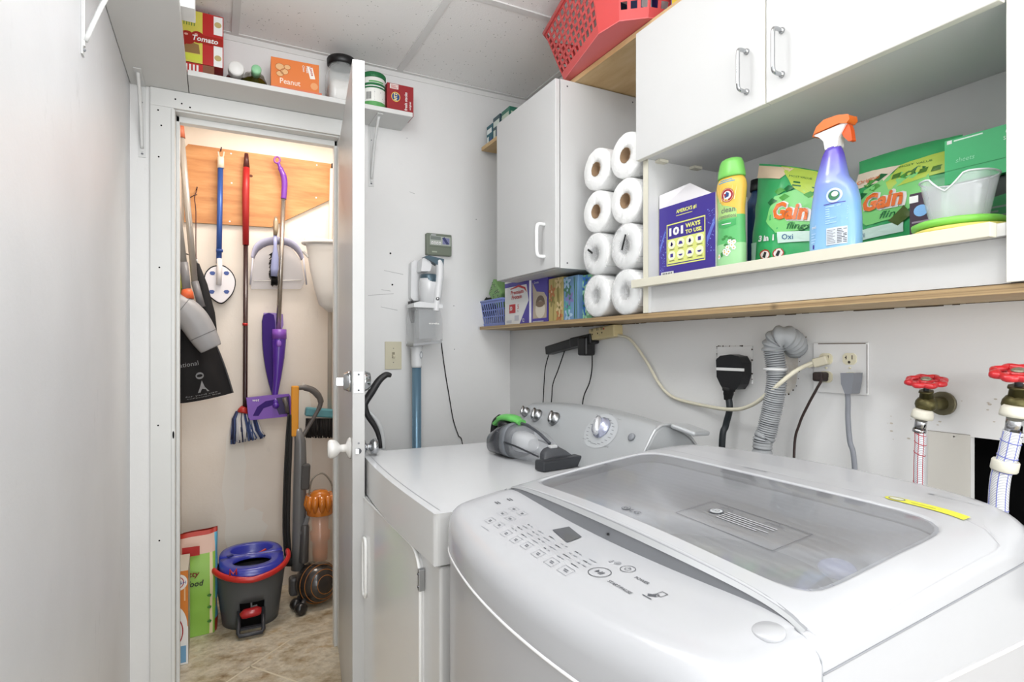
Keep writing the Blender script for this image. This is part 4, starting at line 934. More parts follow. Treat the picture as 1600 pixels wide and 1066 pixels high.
# green box over dark box
q0 = W(1476, 250, x=1.19)
zgb = W(1476, 290, x=1.19).z
bx = (1.17, 1.28, yb0+.004, q0.y, zc, zgb-.001)
m = MB(); m.box(1.20, 1.29, yb0+.004, q0.y-.02, zc, zgb-.001, mat('#17231c', .5)); f = face_left((1.20, 1.29, yb0+.004, q0.y-.02, zc, zgb))
m.poly(f, [(.02, .01), (.08, .02), (.1, .08), (.04, .07)], GDK, 1); m.lines(f, .03, .03, .07, .06, 4, mat('#5c6b62', .5), 2)
tag(m.build('carton', bevel=.003), 'dark green box under the light green box, beside the tall side panel', 'box')
bx = (1.19, 1.29, yb0+.003, q0.y, zgb, W(1476, 221, x=1.19).z); m = MB(); m.box(*bx, mat('#3fae6e', .4)); f = face_left(bx); w = bx[3]-bx[2]; h = bx[5]-bx[4]
m.rect(f, .004, h*.9, w*.08, h*.98, WHT, 1); m.rect(f, w*.1, h*.93, w*.4, h*.96, FOG, 1); m.txt(f, '60', w*.62, h*.78, .015, FOG, 1, bold=.03); m.txt(f, 'SHEETS', w*.6, h*.68, .006, FOG, 1); m.txt(f, 'sheets', w*.12, h*.45, .008, mat('#8fd6ac', .4), 1, shear=.2); m.rect(f, 0, h*.30, w, h*.31, mat('#2b8a52', .4), 1)
tag(m.build('carton', bevel=.002), 'light green dryer sheet box at the right end of the compartment', 'box')
# dark box behind the cup
q0, q1 = W(1421, 320, x=1.15), W(1462, 320, x=1.15); bx = (1.15, 1.17, q1.y, q0.y, zc, W(1421, 304, x=1.15).z)
m = MB(); m.box(*bx, mat('#3b2a3a', .45)); f = face_left(bx); w = bx[3]-bx[2]; h = bx[5]-bx[4]
m.rect(f, 0, h*.82, w*.35, h*.95, WHT, 1); m.ell(f, w*.45, h*.65, w*.28, h*.11, mat('#7fb0e0', .4), 1); m.lines(f, w*.1, h*.2, w*.9, h*.5, 4, mat('#8d7f8c', .5), 1)
tag(m.build('carton', bevel=.001), 'small dark plum box with a light blue oval, left of the clear cup', 'box')
# lids and measuring cup
q = W(1500, 356, x=1.11); cx_, cy_ = 1.112, W(1501, 356, x=1.112).y
m = MB(); m.lathe([(.066,0),(.069,.002),(.069,.007),(.062,.0095),(.001,.0095)], (cx_, cy_-.003, zc), mat('#dccf6a', .35), 44); tag(m.build('plastic_disc'), 'yellow round plastic lid under the green lid', 'lid')
m = MB(); m.lathe([(.061,0),(.066,.003),(.0665,.010),(.06,.013),(.001,.0125)], (cx_-.001, cy_+.002, zc+.0098), mat('#7fcb52', .35), 44); tag(m.build('plastic_disc'), 'green round plastic lid on top of the yellow lid', 'lid')
t = thing('measuring_cup', 'clear plastic cup with a V-notched rim standing on the green lid', 'cup', (cx_, cy_, zc+.0235))
m = MB(); zq = zc+.0232; rings = []
for i in range(13):
    q_ = i/12; ring_ = []
    for k in range(48):
        a = 2*PI*k/48; notch = max(0, 1-abs(((a-PI+PI) % (2*PI))-PI)/.42); hh_ = .072-.026*notch*(q_)
        rx, ry = .030+.012*q_, .040+.014*q_; ring_.append(V((cx_+rx*math.copysign(abs(math.cos(a))**.8, math.cos(a)), cy_+.003+ry*math.copysign(abs(math.sin(a))**.8, math.sin(a)), zq+hh_*q_)))
    rings.append(ring_)
m.loft(rings, CLEARG, cap1=False); m.build('cup_body', t, solid=.0012)
m = MB(); m.tube([p+V((0,0,.0005)) for p in rings[-1]], .0016, mat('#e9ebee', .2, alpha=.8), 8, closed=True); m.build('rim', t)
# ================================================================ OUTLETS, CORDS, PIPES ON THE RIGHT WALL
fw = fr((XW, 0, 0), (0,-1,0), (0,0,1), .0005)     # printing on the wall: s = -y, t = z
IV = mat('#e3ddc2', .35); WCORD = mat('#d6d1bd', .45); CUTM = mat('#4a4038', .9)
# power strip and black adapters under the shelf
a, b = W(928, 521, x=XW-.02), W(966, 514, x=XW-.02)
t = thing('outlet_strip', 'beige outlet block under the plywood shelf with a cord to the wall outlet', 'power strip', a)
m = MB(); m.bar(a+V((0,.004,-.006)), b+V((0,0,-.005)), .04, .040, mat('#cdbd8f', .5)); m.build('strip_body', t, bevel=.004)
d = (b-a).normalized(); m = MB(); up = V((0,0,1))-d*d.z; up.normalize(); f = fr(a+V((-.0206,0,0)), d, up)
for s_ in (.018, .05, .075):
    m.rect(f, s_-.004, .004, s_-.001, .014, CUTM, 1); m.rect(f, s_+.003, .004, s_+.006, .014, CUTM, 1); m.ell(f, s_+.001, -.006, .003, .003, CUTM, 1)
m.ell(f, .088, .006, .0035, .0035, RED, 1); m.ell(f, .06, -.012, .002, .002, MGREY, 1)
m.build('socket_slots', t)
pc = [W(966, 524, x=XW-.02), W(985, 531, x=XW-.02), W(1010, 565, x=XW-.015), W(1030, 600, x=XW-.012), W(1050, 620, x=XW-.012), W(1085, 631, x=XW-.012), W(1140, 640, x=XW-.04), W(1175, 633, x=XW-.06), W(1210, 606, x=XW-.075), W(1240, 582, x=XW-.06), W(1262, 570, x=XW-.03), W(1280, 564, x=XW-.02)]
m = MB(); m.tube(catmull(pc, 8), .0048, WCORD, 12); m.build('cord', t)
p = W(1290, 562, x=XW-.012); q = W(1272, 568, x=XW-.02)
m = MB(); m.bar(q, p+V((0,-.006,0)), .022, .020, mat('#cfc9b3', .45)); m.bar(q+(q-p)*.6, q, .013, .013, mat('#cfc9b3', .45)); m.build('plug', t, bevel=.003)
for lb, pa, pb, ww, hh, cords in (
    ('long black adapter at the left end of the outlet block', W(858, 548, x=XW-.022), W(899, 536, x=XW-.022), .04, .034, [[(858,556),(852,575),(850,600),(849,622)], [(882,553),(872,578),(864,600),(862,622)]]),
    ('black adapter plugged into the outlet block, right of the long one', W(897, 536, x=XW-.028), W(929, 529, x=XW-.028), .042, .036, [[(925,552),(925,575),(921,598),(911,625)]])):
    t = thing('power_adapter', lb, 'adapter', (pa+pb)/2, 'black adapters under the shelf')
    m = MB(); m.bar(pa, pb, ww, hh, BLACK); 
    m.build('adapter_body', t, bevel=.005)
    if ww > .041:
        m = MB(); c = W(916, 541, x=XW-.036); m.box(c.x-.022, c.x+.022, c.y-.026, c.y+.026, c.z-.034, c.z+.034, BLACK); m.build('adapter_head', t, bevel=.007)
    for cd in cords:
        m = MB(); pts = [W(u, v, x=XW-.02) for u, v in cd]; pts[0] = W(cd[0][0], cd[0][1]-4, x=XW-.024); pts.append(pts[-1]+V((-.01, 0, -.12))); m.tube(catmull(pts, 6), .0022, BLACKR, 8); m.build('cord', t)
# dryer outlet: chipped plate with big black plug
a, b = W(1122, 541, x=XW), W(1177, 600, x=XW)
t = thing('dryer_outlet', 'painted-over outlet plate with chipped plaster edge behind the big black plug', 'outlet', (XW, (a.y+b.y)/2, b.z))
m = MB(); m.box(XW-.004, XW-.0006, b.y, a.y, b.z, a.z, WHITE); m.build('plate', t, bevel=.0015)
m = MB(); rn = random.Random(8); f = fr((XW-.0042, 0, 0), (0,-1,0), (0,0,1), .0004)
for i in range(40):
    e_ = rn.choice('tlrb'); s_ = rn.random()
    if e_ == 't': X, Z = -a.y+s_*(a.y-b.y), a.z
    elif e_ == 'b': X, Z = -a.y+s_*(a.y-b.y), b.z
    elif e_ == 'l': X, Z = -a.y, b.z+s_*(a.z-b.z)
    else: X, Z = -b.y, b.z+s_*(a.z-b.z)
    if e_ in 'l' and s_ < .5: continue
    r_ = rn.uniform(.001, .003); m.poly(f, [(X+r_*math.cos(k)*rn.uniform(.5, 1.4), Z+r_*math.sin(k)*rn.uniform(.4, 1.1)) for k in (0, .9, 1.8, 2.7, 3.6, 4.5, 5.4)], CUTM, 1)
m.build('chipped_edge', t)
c = W(1142, 573, x=XW-.03)
t = thing('dryer_plug', 'big black dryer plug with a thick black cord going down behind the washer', 'plug', c)
m = MB(); px = lambda du, dv, x=XW-.03: W(1141+du*.93, 575+dv, x=x)
prof = [(-24,-13), (-17,-19), (0,-21), (14,-18), (20,-8), (20,12), (16,26), (10,34), (-12,34), (-17,26), (-23,14)]
m.prism([px(a_, b_, XW-.042) for a_, b_ in prof][::-1], (.032, 0, 0), mat('#17171a', .4)); m.build('plug_body', t, bevel=.006)
m = MB(); e0 = px(-2, 30); e1 = px(-4, 50); m.tube([e0, e0.lerp(e1, .3), e0.lerp(e1, .31), e0.lerp(e1, .6), e0.lerp(e1, .61), e1], [.017, .016, .013, .013, .012, .010], BLACKR, 14); m.build('strain_relief', t)
m = MB(); pts = [W(1138, 620, x=XW-.03), W(1140, 640, x=XW-.03), W(1134, 665, x=XW-.03), W(1128, 700, x=XW-.04)]; pts.append(pts[-1]+V((0,0,-.3))); m.tube(catmull(pts, 8), .0085, mat('#1c2226', .4), 14); m.build('cord', t)
a = W(1104, 576, x=XW-.06); b = W(1196, 577, x=XW-.06)
# pale strip standing in for a streak of light across the plug
m = MB(); m.box(XW-.0445, XW-.0425, W(1162, 577, x=XW-.045).y, W(1119, 577, x=XW-.045).y, W(1140, 580, x=XW-.06).z, W(1140, 575.5, x=XW-.06).z, mat('#dcdcda', .4)); m.build('light_streak_strip', t)
# grey corrugated drain hose
path = [W(1243, 545, x=XW+.03), W(1243, 541, x=XW-.01), W(1238, 533, x=XW-.035), W(1226, 526, x=XW-.06), W(1214, 530, x=XW-.065), W(1209, 545, x=XW-.065), W(1212, 570, x=XW-.062), W(1213, 600, x=XW-.06), W(1206, 640, x=XW-.06), W(1197, 680, x=XW-.065), W(1191, 702, x=XW-.07)]
path.append(path[-1]+V((0, .01, -.25)))
path = catmull(path, 40); tot = 0; pts = [path[0]]; rs = []
out = [path[0]]; acc = 0
for i in range(1, len(path)):
    seg_ = (path[i]-path[i-1]).length; acc += seg_
    if acc >= .0009: out.append(path[i]); acc = 0
L = 0; rr = []; 
for i, p_ in enumerate(out):
    if i: L += (p_-out[i-1]).length
    coarse = L < .155
    per_ = .0125 if coarse else .0052; ph = (L/per_) % 1
    base = .0245 if coarse else .0212; rr.append(base+(.0028 if coarse else .002)*math.sin(2*PI*ph))
HG = mat('#96999b', .5)
t = thing('drain_hose', 'grey corrugated washer drain hose bending out of the wall', 'hose', out[-1])
i0 = next(i for i in range(len(out)) if sum((out[k+1]-out[k]).length for k in range(i)) > .155)
m = MB(); m.tube(out[:i0+1], rr[:i0+1], HG, 20); m.build('ribbed_elbow', t)
HD = mat('#5f6265', .6)
def groove(m, k0, per_, L0):
    L_ = L0
    for i in range(len(out)-1-k0 if k0 else i0):
        j = i+k0; L_ += (out[j+1]-out[j]).length
        if math.sin(2*PI*((L_/per_) % 1)) < -.35:
            for q in range(20): m.mi[i*20+q] = 1
m = MB(); m.m(HG); m.tube(out[i0:], rr[i0:], HG, 20); m.m(HD); groove(m, i0, .0052, sum((out[k+1]-out[k]).length for k in range(i0))); m.build('corrugated_pipe', t)
m = MB(); c = W(1212, 577, x=XW-.06); m.tube([c+V((0,0,.003)), c-V((0,0,.003))], .0262, mat('#d3d4d4', .4), 20); m.build('collar', t)  # pale ring painting the same light streak on the hose, no real collar
# torn plaster around the hose
m = MB(); f = fr((XW-.0006, 0, 0), (0,-1,0), (0,0,1), .0004)
P_ = lambda u, v: (-W(u, v, x=XW).y, W(u, v, x=XW).z)
m.poly(f, [P_(*q) for q in ((1226,612), (1222,560), (1224,530), (1240,533), (1248,548), (1247,585), (1243,605), (1232,616))], M_PLASTER, 1)
for i, (u, v) in enumerate(((1249,552),(1250,565),(1249,580),(1248,592),(1245,603),(1240,610),(1233,616),(1228,617),(1243,520),(1252,524),(1238,521),(1260,527))):
    rn = random.Random(i); s_ = rn.uniform(.0012, .003); q = P_(u, v); m.poly(f, [(q[0]+s_*math.cos(k), q[1]+s_*rn.uniform(.5, 1.3)*math.sin(k)) for k in (0, 1, 2, 3, 4, 5)], CUTM if i < 8 else mat('#8d857c', .8), 2)
tag(struct(m.build('trim_32')), 'torn plaster patch around the drain hose', 'plaster')
# double outlet
a, b = W(1273, 536, x=XW), W(1358, 618, x=XW)
t = thing('wall_outlet', 'white double outlet plate with four sockets, three of them in use', 'outlet', (XW, (a.y+b.y)/2, b.z))
m = MB(); m.box(XW-.005, XW-.0004, b.y, a.y, b.z, a.z, WHITE); f = fr((XW-.005, 0, 0), (0,-1,0), (0,0,1), .0004)
m.rect(f, -a.y+.012, a.z-.003, -b.y-.004, a.z-.001, mat('#6a5b50', .8), 1)
m.rect(f, -b.y-.002, b.z+.004, -b.y-.0004, a.z-.004, CUTM, 1); m.build('plate', t, bevel=.001)
socks = {}
for nm_, (u, v) in {'a': (1291, 561), 'b': (1328, 561), 'c': (1291, 589), 'd': (1330, 591)}.items():
    c = W(u, v, x=XW-.005); m = MB(); yy, z_ = -c.y, c.z
    m.prism([V((XW-.0075, -(yy+.0165*math.copysign(min(abs(math.cos(k*PI/14))*1.0, .9), math.cos(k*PI/14))), z_+.0145*max(-.86, min(.86, math.sin(k*PI/14))))) for k in range(28)], (.003, 0, 0), IV)
    f = fr((XW-.0076, 0, 0), (0,-1,0), (0,0,1), .0004)
    m.rect(f, yy-.0075, z_-.001, yy-.0055, z_+.007, CUTM, 1); m.rect(f, yy+.0055, z_-.001, yy+.0075, z_+.008, CUTM, 1); m.ell(f, yy, z_-.007, .003, .003, CUTM, 1)
    if nm_ == 'b': m.rect(f, yy-.0095, z_+.002, yy-.0055, z_+.004, CUTM, 1)
    m.build('socket', t); socks[nm_] = c
m = MB()
for u in (1291, 1328): c = W(u, 575, x=XW-.0055); m.ball(c, .0028, IV, 8)
m.build('cover_screws', t)
c = socks['c']+V((0, .012, .0)); t = thing('appliance_cord', 'thin dark brown cord with a black plug in the lower left socket', 'cord', c)
m = MB(); m.box(XW-.032, XW-.0085, c.y-.021, c.y+.004, c.z-.010, c.z+.011, mat('#2a1f1d', .4)); m.build('plug', t, bevel=.004)
m = MB(); pts = [c+V((-.022, -.0, 0)), W(1284, 592, x=XW-.03), W(1276, 608, x=XW-.03), W(1262, 634, x=XW-.03), W(1249, 663, x=XW-.03), W(1241, 703, x=XW-.03)]; pts.append(pts[-1]+V((0,0,-.2))); m.tube(catmull(pts, 7), .0030, mat('#2f2220', .45), 10); m.build('cord', t)
c = socks['d']; t = thing('appliance_cord', 'grey washer cord with a flat grey plug in the lower right socket', 'cord', c)
PG = mat('#80838a', .45)
m = MB(); q0, q1 = W(1314, 585, x=XW-.035), W(1333, 585, x=XW-.035)
m.prism([W(u, v, x=XW-.04) for u, v in ((1313,583),(1334,583),(1333,598),(1329,616),(1320,616),(1314,600))][::-1], (.03, 0, 0), PG); m.build('plug', t, bevel=.003)
m = MB(); pts = [W(1324, 612, x=XW-.028), W(1325, 625, x=XW-.028), W(1325, 655, x=XW-.028), W(1328, 690, x=XW-.028), W(1335, 725, x=XW-.028)]; pts.append(pts[-1]+V((0,-.01,-.2))); m.tube(catmull(pts, 7), .0052, PG, 12); m.build('cord', t)
# valves and supply hoses
BRS = mat('#5b5636', .4, metal=.7); RV = mat('#c3242c', .3, coat=.4)
def valve(cu, cv, xv, lab_v, lab_h, rw, tilt, hose_pts, hr, striped, k=1.0):
    c = W(cu, cv, x=xv); t = thing('valve', lab_v, 'valve', c, 'red wheel valves')
    ax = V((-.25, -.12, 1)).normalized()
    m = MB(); N = 48; a1 = V((1,0,0)); a1 = (a1-ax*a1.dot(ax)).normalized(); b1 = ax.cross(a1)
    pts = [c+(a1*math.cos(2*PI*i/N)+b1*math.sin(2*PI*i/N))*rw*(.86+.10*math.cos(8*2*PI*i/N)) for i in range(N)]
    m.tube(pts, .0052*k, RV, 10, closed=True, up=ax)
    for i in range(4):
        an = PI/4+i*PI/2; m.bar(c+(a1*math.cos(an)+b1*math.sin(an))*.007, c+(a1*math.cos(an)+b1*math.sin(an))*rw*.85, .007*k, .004*k, RV)
    m.lathe([(.012*k, -.003), (.012*k, .003), (.001, .004)], c, RV, 20, ax); m.build('wheel', t)
    m = MB(); m.lathe([(.0085*k, .003), (.0085*k, .005), (.006*k, .007), (.001, .007)], c, mat('#8f8a77', .4, metal=.5), 18, ax); m.build('wheel_nut', t)
    s1 = c-ax*.018*k; s2 = c-ax*.034*k
    m = MB(); m.tube([c, s1], .0045*k, DGREY, 10); m.tube([s1, s1-ax*.003, s1-ax*.0031, s2], [.0115*k, .0125*k, .010*k, .012*k], BRS, 8)
    body = s2-ax*.010*k; m.ball(body, .018*k, BRS, 16, (1,1,.9)); 
    m.tube([body, V((XW-.012, body.y-.006, body.z+.000))], .0125*k, BRS, 12); m.lathe([(.022*k, -.012), (.022*k, -.004), (.014*k, 0)], V((XW-.004, body.y-.006, body.z)), mat('#6f6a55', .4, metal=.6), 18, (1,0,0)); m.tube([body, W(hose_pts[0][0], hose_pts[0][1], x=xv)], .0115*k, BRS, 12)
    m.build('valve_body', t, recalc=False)
    t = thing('supply_hose', lab_h, 'hose', c-V((0,0,.3)), 'water supply hoses')
    hp = [W(u, v, x=xv) for u, v in hose_pts]; d0 = (hp[1]-hp[0]).normalized()
    CP = mat('#d8d5c6', .4)
    m = MB(); n0 = hp[0]; m.tube([n0, n0+d0*.004, n0+d0*.012, n0+d0*.017], [.0135*k, .0165*k, .0175*k, .0175*k], CP, 14); m.build('coupling_nut', t)
    m = MB(); fpt = n0+d0*.017; m.tube([fpt, fpt+d0*.02*k], .0095*k, CHROME, 16); m.tube([fpt+d0*.02*k, fpt+d0*.026*k], .0108*k, CHROME, 16); m.build('ferrule', t)
    hp2 = [fpt+d0*.02*k]+hp[2:]; hp2.append(hp2[-1]+V((0,0,-.25))); cc = catmull(hp2, 14)
    def braid(n, L_, p, o):
        w = n.new('ShaderNodeTexWave'); w.inputs['Scale'].default_value = 160; w.bands_direction = 'DIAGONAL'; L_.new(o, w.inputs['Vector']); r_ = ramp(n, [(.2, hexc('#b8bac0')), (.8, hexc('#e6e6ea'))]); L_.new(w.outputs['Color'], r_.inputs[0]); L_.new(r_.outputs[0], p.inputs['Base Color']); bumpn(n, L_, p, w.outputs['Fac'], .3, .001)
    m = MB(); m.tube(cc, hr, node_mat('braided_hose', braid, .35), 16)
    LN = mat(striped, .5); prev = cc[0]
    for i in range(3):
        offs = [V((-hr*1.0*math.cos(q_), -hr*1.0*math.sin(q_)*1, 0)) for q_ in (1.1, .2, -.7)][i]; m.tube([p_+offs for p_ in cc], .0006, LN, 6)
    for i in range(8, len(cc)-1, 7): m.tube([cc[i]+V((math.cos(q_)*hr, math.sin(q_)*hr, .004*math.sin(q_))) for q_ in [2*PI*z/16 for z in range(16)]], .0007, LN, 5, closed=True)
    m.build('hose', t)
    return t, cc
valve(1447, 596, XW-.065, 'smaller red wheel valve, left of the dark wall opening', 'braided hose with red stripes hanging from the left valve', .031, 0, [(1443, 640), (1440, 655), (1438, 690), (1436, 745)], .0088, '#b0303a')
t, cc = valve(1592, 583, XW-.13, 'larger red wheel valve cut off at the right edge of the photo', 'whitish braided hose with blue stripes from the valve at the right edge', .034, 0, [(1589, 634), (1586, 655), (1575, 710), (1560, 780)], .0128, '#6d76c0', k=1.15)
c = W(1570, 728, x=XW-.13); m = MB(); ax = (W(1575, 710, x=XW-.13)-W(1560, 780, x=XW-.13)).normalized(); m.tube([c-ax*.008, c-ax*.006, c+ax*.007, c+ax*.009], [.0165, .0175, .0175, .0165], mat('#d8d5c6', .4), 16); m.build('clamp_ring', t)
# plaster patch framing beside the recess
m = MB(); f = fr((XW-.0008, 0, 0), (0,-1,0), (0,0,1), .0004)
m.rect(f, -W(1450,700,x=XW).y, .8, -hy1, W(1450, 673, x=XW).z, mat('#d3d0c8', .6), 1); m.rect(f, -W(1450,700,x=XW).y, W(1450, 673, x=XW).z, -hy1, W(1450, 673, x=XW).z+.001, mat('#8d857c', .8), 2)
for i in range(24):
    rn = random.Random(i+50); u, v = rn.uniform(1380, 1560), rn.uniform(620, 690); q = P_(u, v)
    if q[0] > -hy1-.01 and q[1] < hz1: continue
    s_ = rn.uniform(.001, .003); m.poly(f, [(q[0]+s_*1.2*math.cos(k), q[1]+s_*.6*math.sin(k)) for k in (0, 1, 2, 3, 4, 5)], mat('#c3bcb0', .8), 1)
tag(struct(m.build('trim_33')), 'plaster patch left of the dark wall opening', 'plaster')

# ================================================================ ON THE FAR WALL
# small controller box
a, b = W(666, 364, y=YB-.02), W(705, 401, y=YB-.02)
t = thing('wall_timer', 'olive green controller box with a small grey screen, above the stick vacuum', 'controller', ((a.x+b.x)/2, YB, b.z))
OL = mat('#727a6c', .45); bx = (a.x, b.x, YB-.028, YB-.0005, b.z, a.z); w, h = bx[1]-bx[0], bx[5]-bx[4]
m = MB(); m.box(*bx, OL); f = face_front(bx)
m.rect(f, w*.12, h*.46, w*.95, h*.88, mat('#aab0a8', .35), 1); m.rect(f, w*.14, h*.70, w*.55, h*.86, mat('#77807a', .3), 2); m.rect(f, w*.16, h*.90, w*.36, h*.945, LGREY, 1)
for i in range(4): m.rect(f, w*(.18+.1*i), h*.5, w*(.25+.1*i), h*.62, WHT, 2); m.rect(f, w*(.2+.1*i), h*.53, w*(.23+.1*i), h*.57, INK, 3)
m.rect(f, w*.62, h*.52, w*.9, h*.82, mat('#7c7fa4', .5), 2); m.poly(f, [(w*.6,h*.8),(w*.7,h*.86),(w*.88,h*.55),(w*.78,h*.52)], mat('#3a3f6a', .5), 3); m.rect(f, w*.1, h*.38, w*.97, h*.40, mat('#566150', .5), 1); m.rect(f, w*.2, h*.12, w*.4, h*.18, mat('#a3ad9b', .5), 1)
m.build('timer_case', t, bevel=.004)
m = MB(); m.box(bx[0]+.003, bx[0]+w*.3, YB-.034, YB-.028, bx[4]-.002, bx[4]+.01, OL); m.build('latch', t, bevel=.002)
# switch plate
a, b = W(601, 534, y=YB), W(627, 577, y=YB)
t = thing('light_switch', 'ivory light switch plate beside the open door', 'switch', ((a.x+b.x)/2, YB, b.z))
m = MB(); bx = (a.x, b.x, YB-.006, YB-.0005, b.z, a.z); m.box(*bx, mat('#cfc9b0', .4)); w, h = bx[1]-bx[0], bx[5]-bx[4]; f = face_front(bx); m.rect(f, w*.42, h*.40, w*.58, h*.62, mat('#8d8671', .6), 1); m.ell(f, w*.5, h*.76, .002, .002, SEAM, 1, 8); m.ell(f, w*.5, h*.25, .002, .002, SEAM, 1, 8); m.build('plate', t, bevel=.002)
m = MB(); c = V((bx[0]+w*.5, YB-.006, bx[4]+h*.5)); m.bar(c, c+V((0,-.012,-.006)), .009, .010, mat('#d8d2ba', .4)); m.build('toggle', t, bevel=.001)
# stick vacuum on its dock
YV = YB-.075
def F(u, v, dy=0): return W(u, v, y=YV+dy)
SW = mat('#e2e3e4', .25, coat=.3); TEAL = mat('#50646f', .3, metal=.3); TEALT = mat('#6d8ea3', .3, metal=.4)
b_ = F(652, 700); t = thing('stick_vacuum', 'white and teal cordless stick vacuum hanging on the far wall', 'vacuum cleaner', (F(652,700).x, YV, .02))
q = F(651, 570); TX = q.x
m = MB(); m.lathe([(.019, 0), (.019, q.z-.02)], (TX, YV, .02), TEALT, 24); m.build('tube', t)
m = MB(); m.box(TX-.12, TX+.12, YV-.06, YV+.05, .0015, .055, SW); m.build('floor_head', t, bevel=.012)
m = MB(); q0 = F(652, 540); m.lathe([(.021, 0), (.0225, .01), (.0225, .075), (.026, .09)], (TX, YV, q.z-.012), SW, 24); f = fr((TX, YV-.0232, q.z+.03), (1,0,0), (0,0,1)); m.ell(f, .012, .01, .007, .016, mat('#9b9ea2', .3), 1); m.ell(f, .012, .01, .004, .009, mat('#d0d2d4', .3), 2); m.build('tube_collar', t)
def quad(uv, dy0, dy1): return [W(u, v, y=YV+dy0) for u, v in uv][::-1], (0, dy1-dy0, 0)
def slab(m, uv, dy0, dy1, mt): 
    p = [W(u, v, y=YV+dy0) for u, v in uv]
    A = sum(p[i].x*p[(i+1) % len(p)].z-p[(i+1) % len(p)].x*p[i].z for i in range(len(p)))
    if A < 0: p = p[::-1]
    m.prism(p, (0, dy1-dy0, 0), mt)
m = MB(); slab(m, [(647,540),(692,533),(691,500),(688,479),(649,476),(646,500)], -.055, .04, mat('#d3d5d6', .08, alpha=.35, coat=.6)); m.build('dust_bin', t, bevel=.006)
m = MB(); slab(m, [(655,530),(680,528),(680,484),(655,484)], -.035, .02, mat('#9fa2a4', .3)); f = fr(F(0,0), (1,0,0), (0,0,1))
m.build('bin_filter', t, bevel=.004)
m = MB(); c0 = F(649, 512, -.0562); slab(m, [(646,541),(690,536),(690,532),(646,537)], -.058, .041, mat('#a6a8aa', .3)); m.build('bin_base', t, bevel=.002)
m = MB(); slab(m, [(647,480),(692,482),(692,476),(655,471),(647,474)], -.058, .041, SW); m.build('bin_collar', t, bevel=.002)
f = fr(V((0, YV-.057, 0)), (1,0,0), (0,0,1)); q = F(670, 507, -.057); m = MB(); m.txt(f, 'eureka', q.x, q.z, .009, WHT, 3, w=.045, bold=.03); m.build('lettering', t)
m = MB(); top = F(669, 436, -.01); bot = F(669, 476, -.01); m.lathe([(.036, 0), (.037, (top.z-bot.z)*.85), (.036, top.z-bot.z)], (bot.x, YV-.01, bot.z), SW, 32); m.build('motor_housing', t)
m = MB(); tb = F(667, 432, -.01); m.lathe([(.0365,-.022),(.0375,-.018),(.0375,.006),(.034,.010),(.001,.011)], (F(669,436).x, YV-.01, top.z+.008), TEAL, 32); m.build('filter_cap', t)
# handle loop
m = MB(); pts = [F(672, 405, -.02), F(685, 409, -.03), F(687, 425, -.035), F(685, 450, -.04), F(682, 475, -.045), F(681, 486, -.045)]; m.tube(catmull(pts, 6), [.015, .017, .017, .016, .015, .0145], SW, 16); m.build('handle', t)
m = MB(); slab(m, [(663,401),(670,399),(694,405),(693,415),(684,414)], -.045, -.008, TEAL); m.build('handle_top', t, bevel=.006)
m = MB(); slab(m, [(660,404),(667,401),(675,414),(672,424),(658,424)], -.03, .03, SW); m.build('neck', t, bevel=.006)
m = MB(); f = fr(V((0, F(0,0,-.0).y-.0575, 0)), (1,0,0), (0,0,1))
for v in (428, 435, 444): q = F(690, v, -.055); m.ball(V((q.x-.002, YV-.050, q.z)), .003, MGREY, 8)
q = F(684, 467, -.06); m.ball(V((q.x, YV-.058, q.z)), .008, CHROME, 14); m.build('buttons', t)
t = thing('vacuum_dock', 'white wall dock behind the stick vacuum with a thin black charging cord', 'dock', F(655, 500, .05))
m = MB(); slab(m, [(643,410),(648,407),(668,407),(668,470),(646,470),(642,465)], .035, .0735, SW); m.build('dock_body', t, bevel=.006)
m = MB(); slab(m, [(642,470),(651,474),(650,486),(647,505),(643,490)], .03, .07, BLACK); m.build('tool_clip', t, bevel=.003)
m = MB(); pts = [W(u, v, y=YB-.008) for u, v in ((689,530),(692,555),(697,590),(702,620),(708,655),(716,680),(723,697))]; pts.append(pts[-1]+V((.02, -.02, -.3))); m.tube(catmull(pts, 6), .0022, BLACKR, 8); m.build('charging_cord', t)
# black curved handle of a floor cleaner standing behind the dryer
YM = 2.02
t = thing('floor_cleaner', 'black curved cleaner handle with a pale grey backing, standing between the door and the dryer', 'cleaner', (W(590,700,y=YM).x, YM, .0))
m = MB(); P3 = lambda u, v: W(u, v, y=YM)
def strip(m, pts, ws, th, mt):
    ps = catmull([P3(u, v) for u, v in pts], 6); n = len(ps); rs = []
    for i in range(n): k = i/(n-1)*(len(ws)-1); j = min(int(k), len(ws)-2); rs.append(ws[j]+(ws[j+1]-ws[j])*(k-j))
    m.tube(ps, rs, mt, 16, up=(0,1,0), flat=th)
strip(m, [(611,587),(603,586),(592,595),(581,612),(571,628),(570,636),(575,650),(586,667),(592,682),(595,700)], [.007,.011,.0125,.0135,.013,.012,.010,.009,.008,.008], .95, mat('#29282a', .45)); m.build('grip', t)
m = MB(); strip(m, [(573,640),(585,652),(594,667),(598,684),(599,702)], [.003,.007,.009,.008,.008], .9, mat('#c9cbcc', .4)); m.build('backing', t)
m = MB(); lo = P3(595, 702); m.tube([lo, V((lo.x+.01, YM, .12))], .018, mat('#c9cbcc', .4), 16); m.box(lo.x-.12, lo.x+.12, YM-.09, YM+.05, .0015, .10, DGREY); m.build('lower_body', t, bevel=.012)
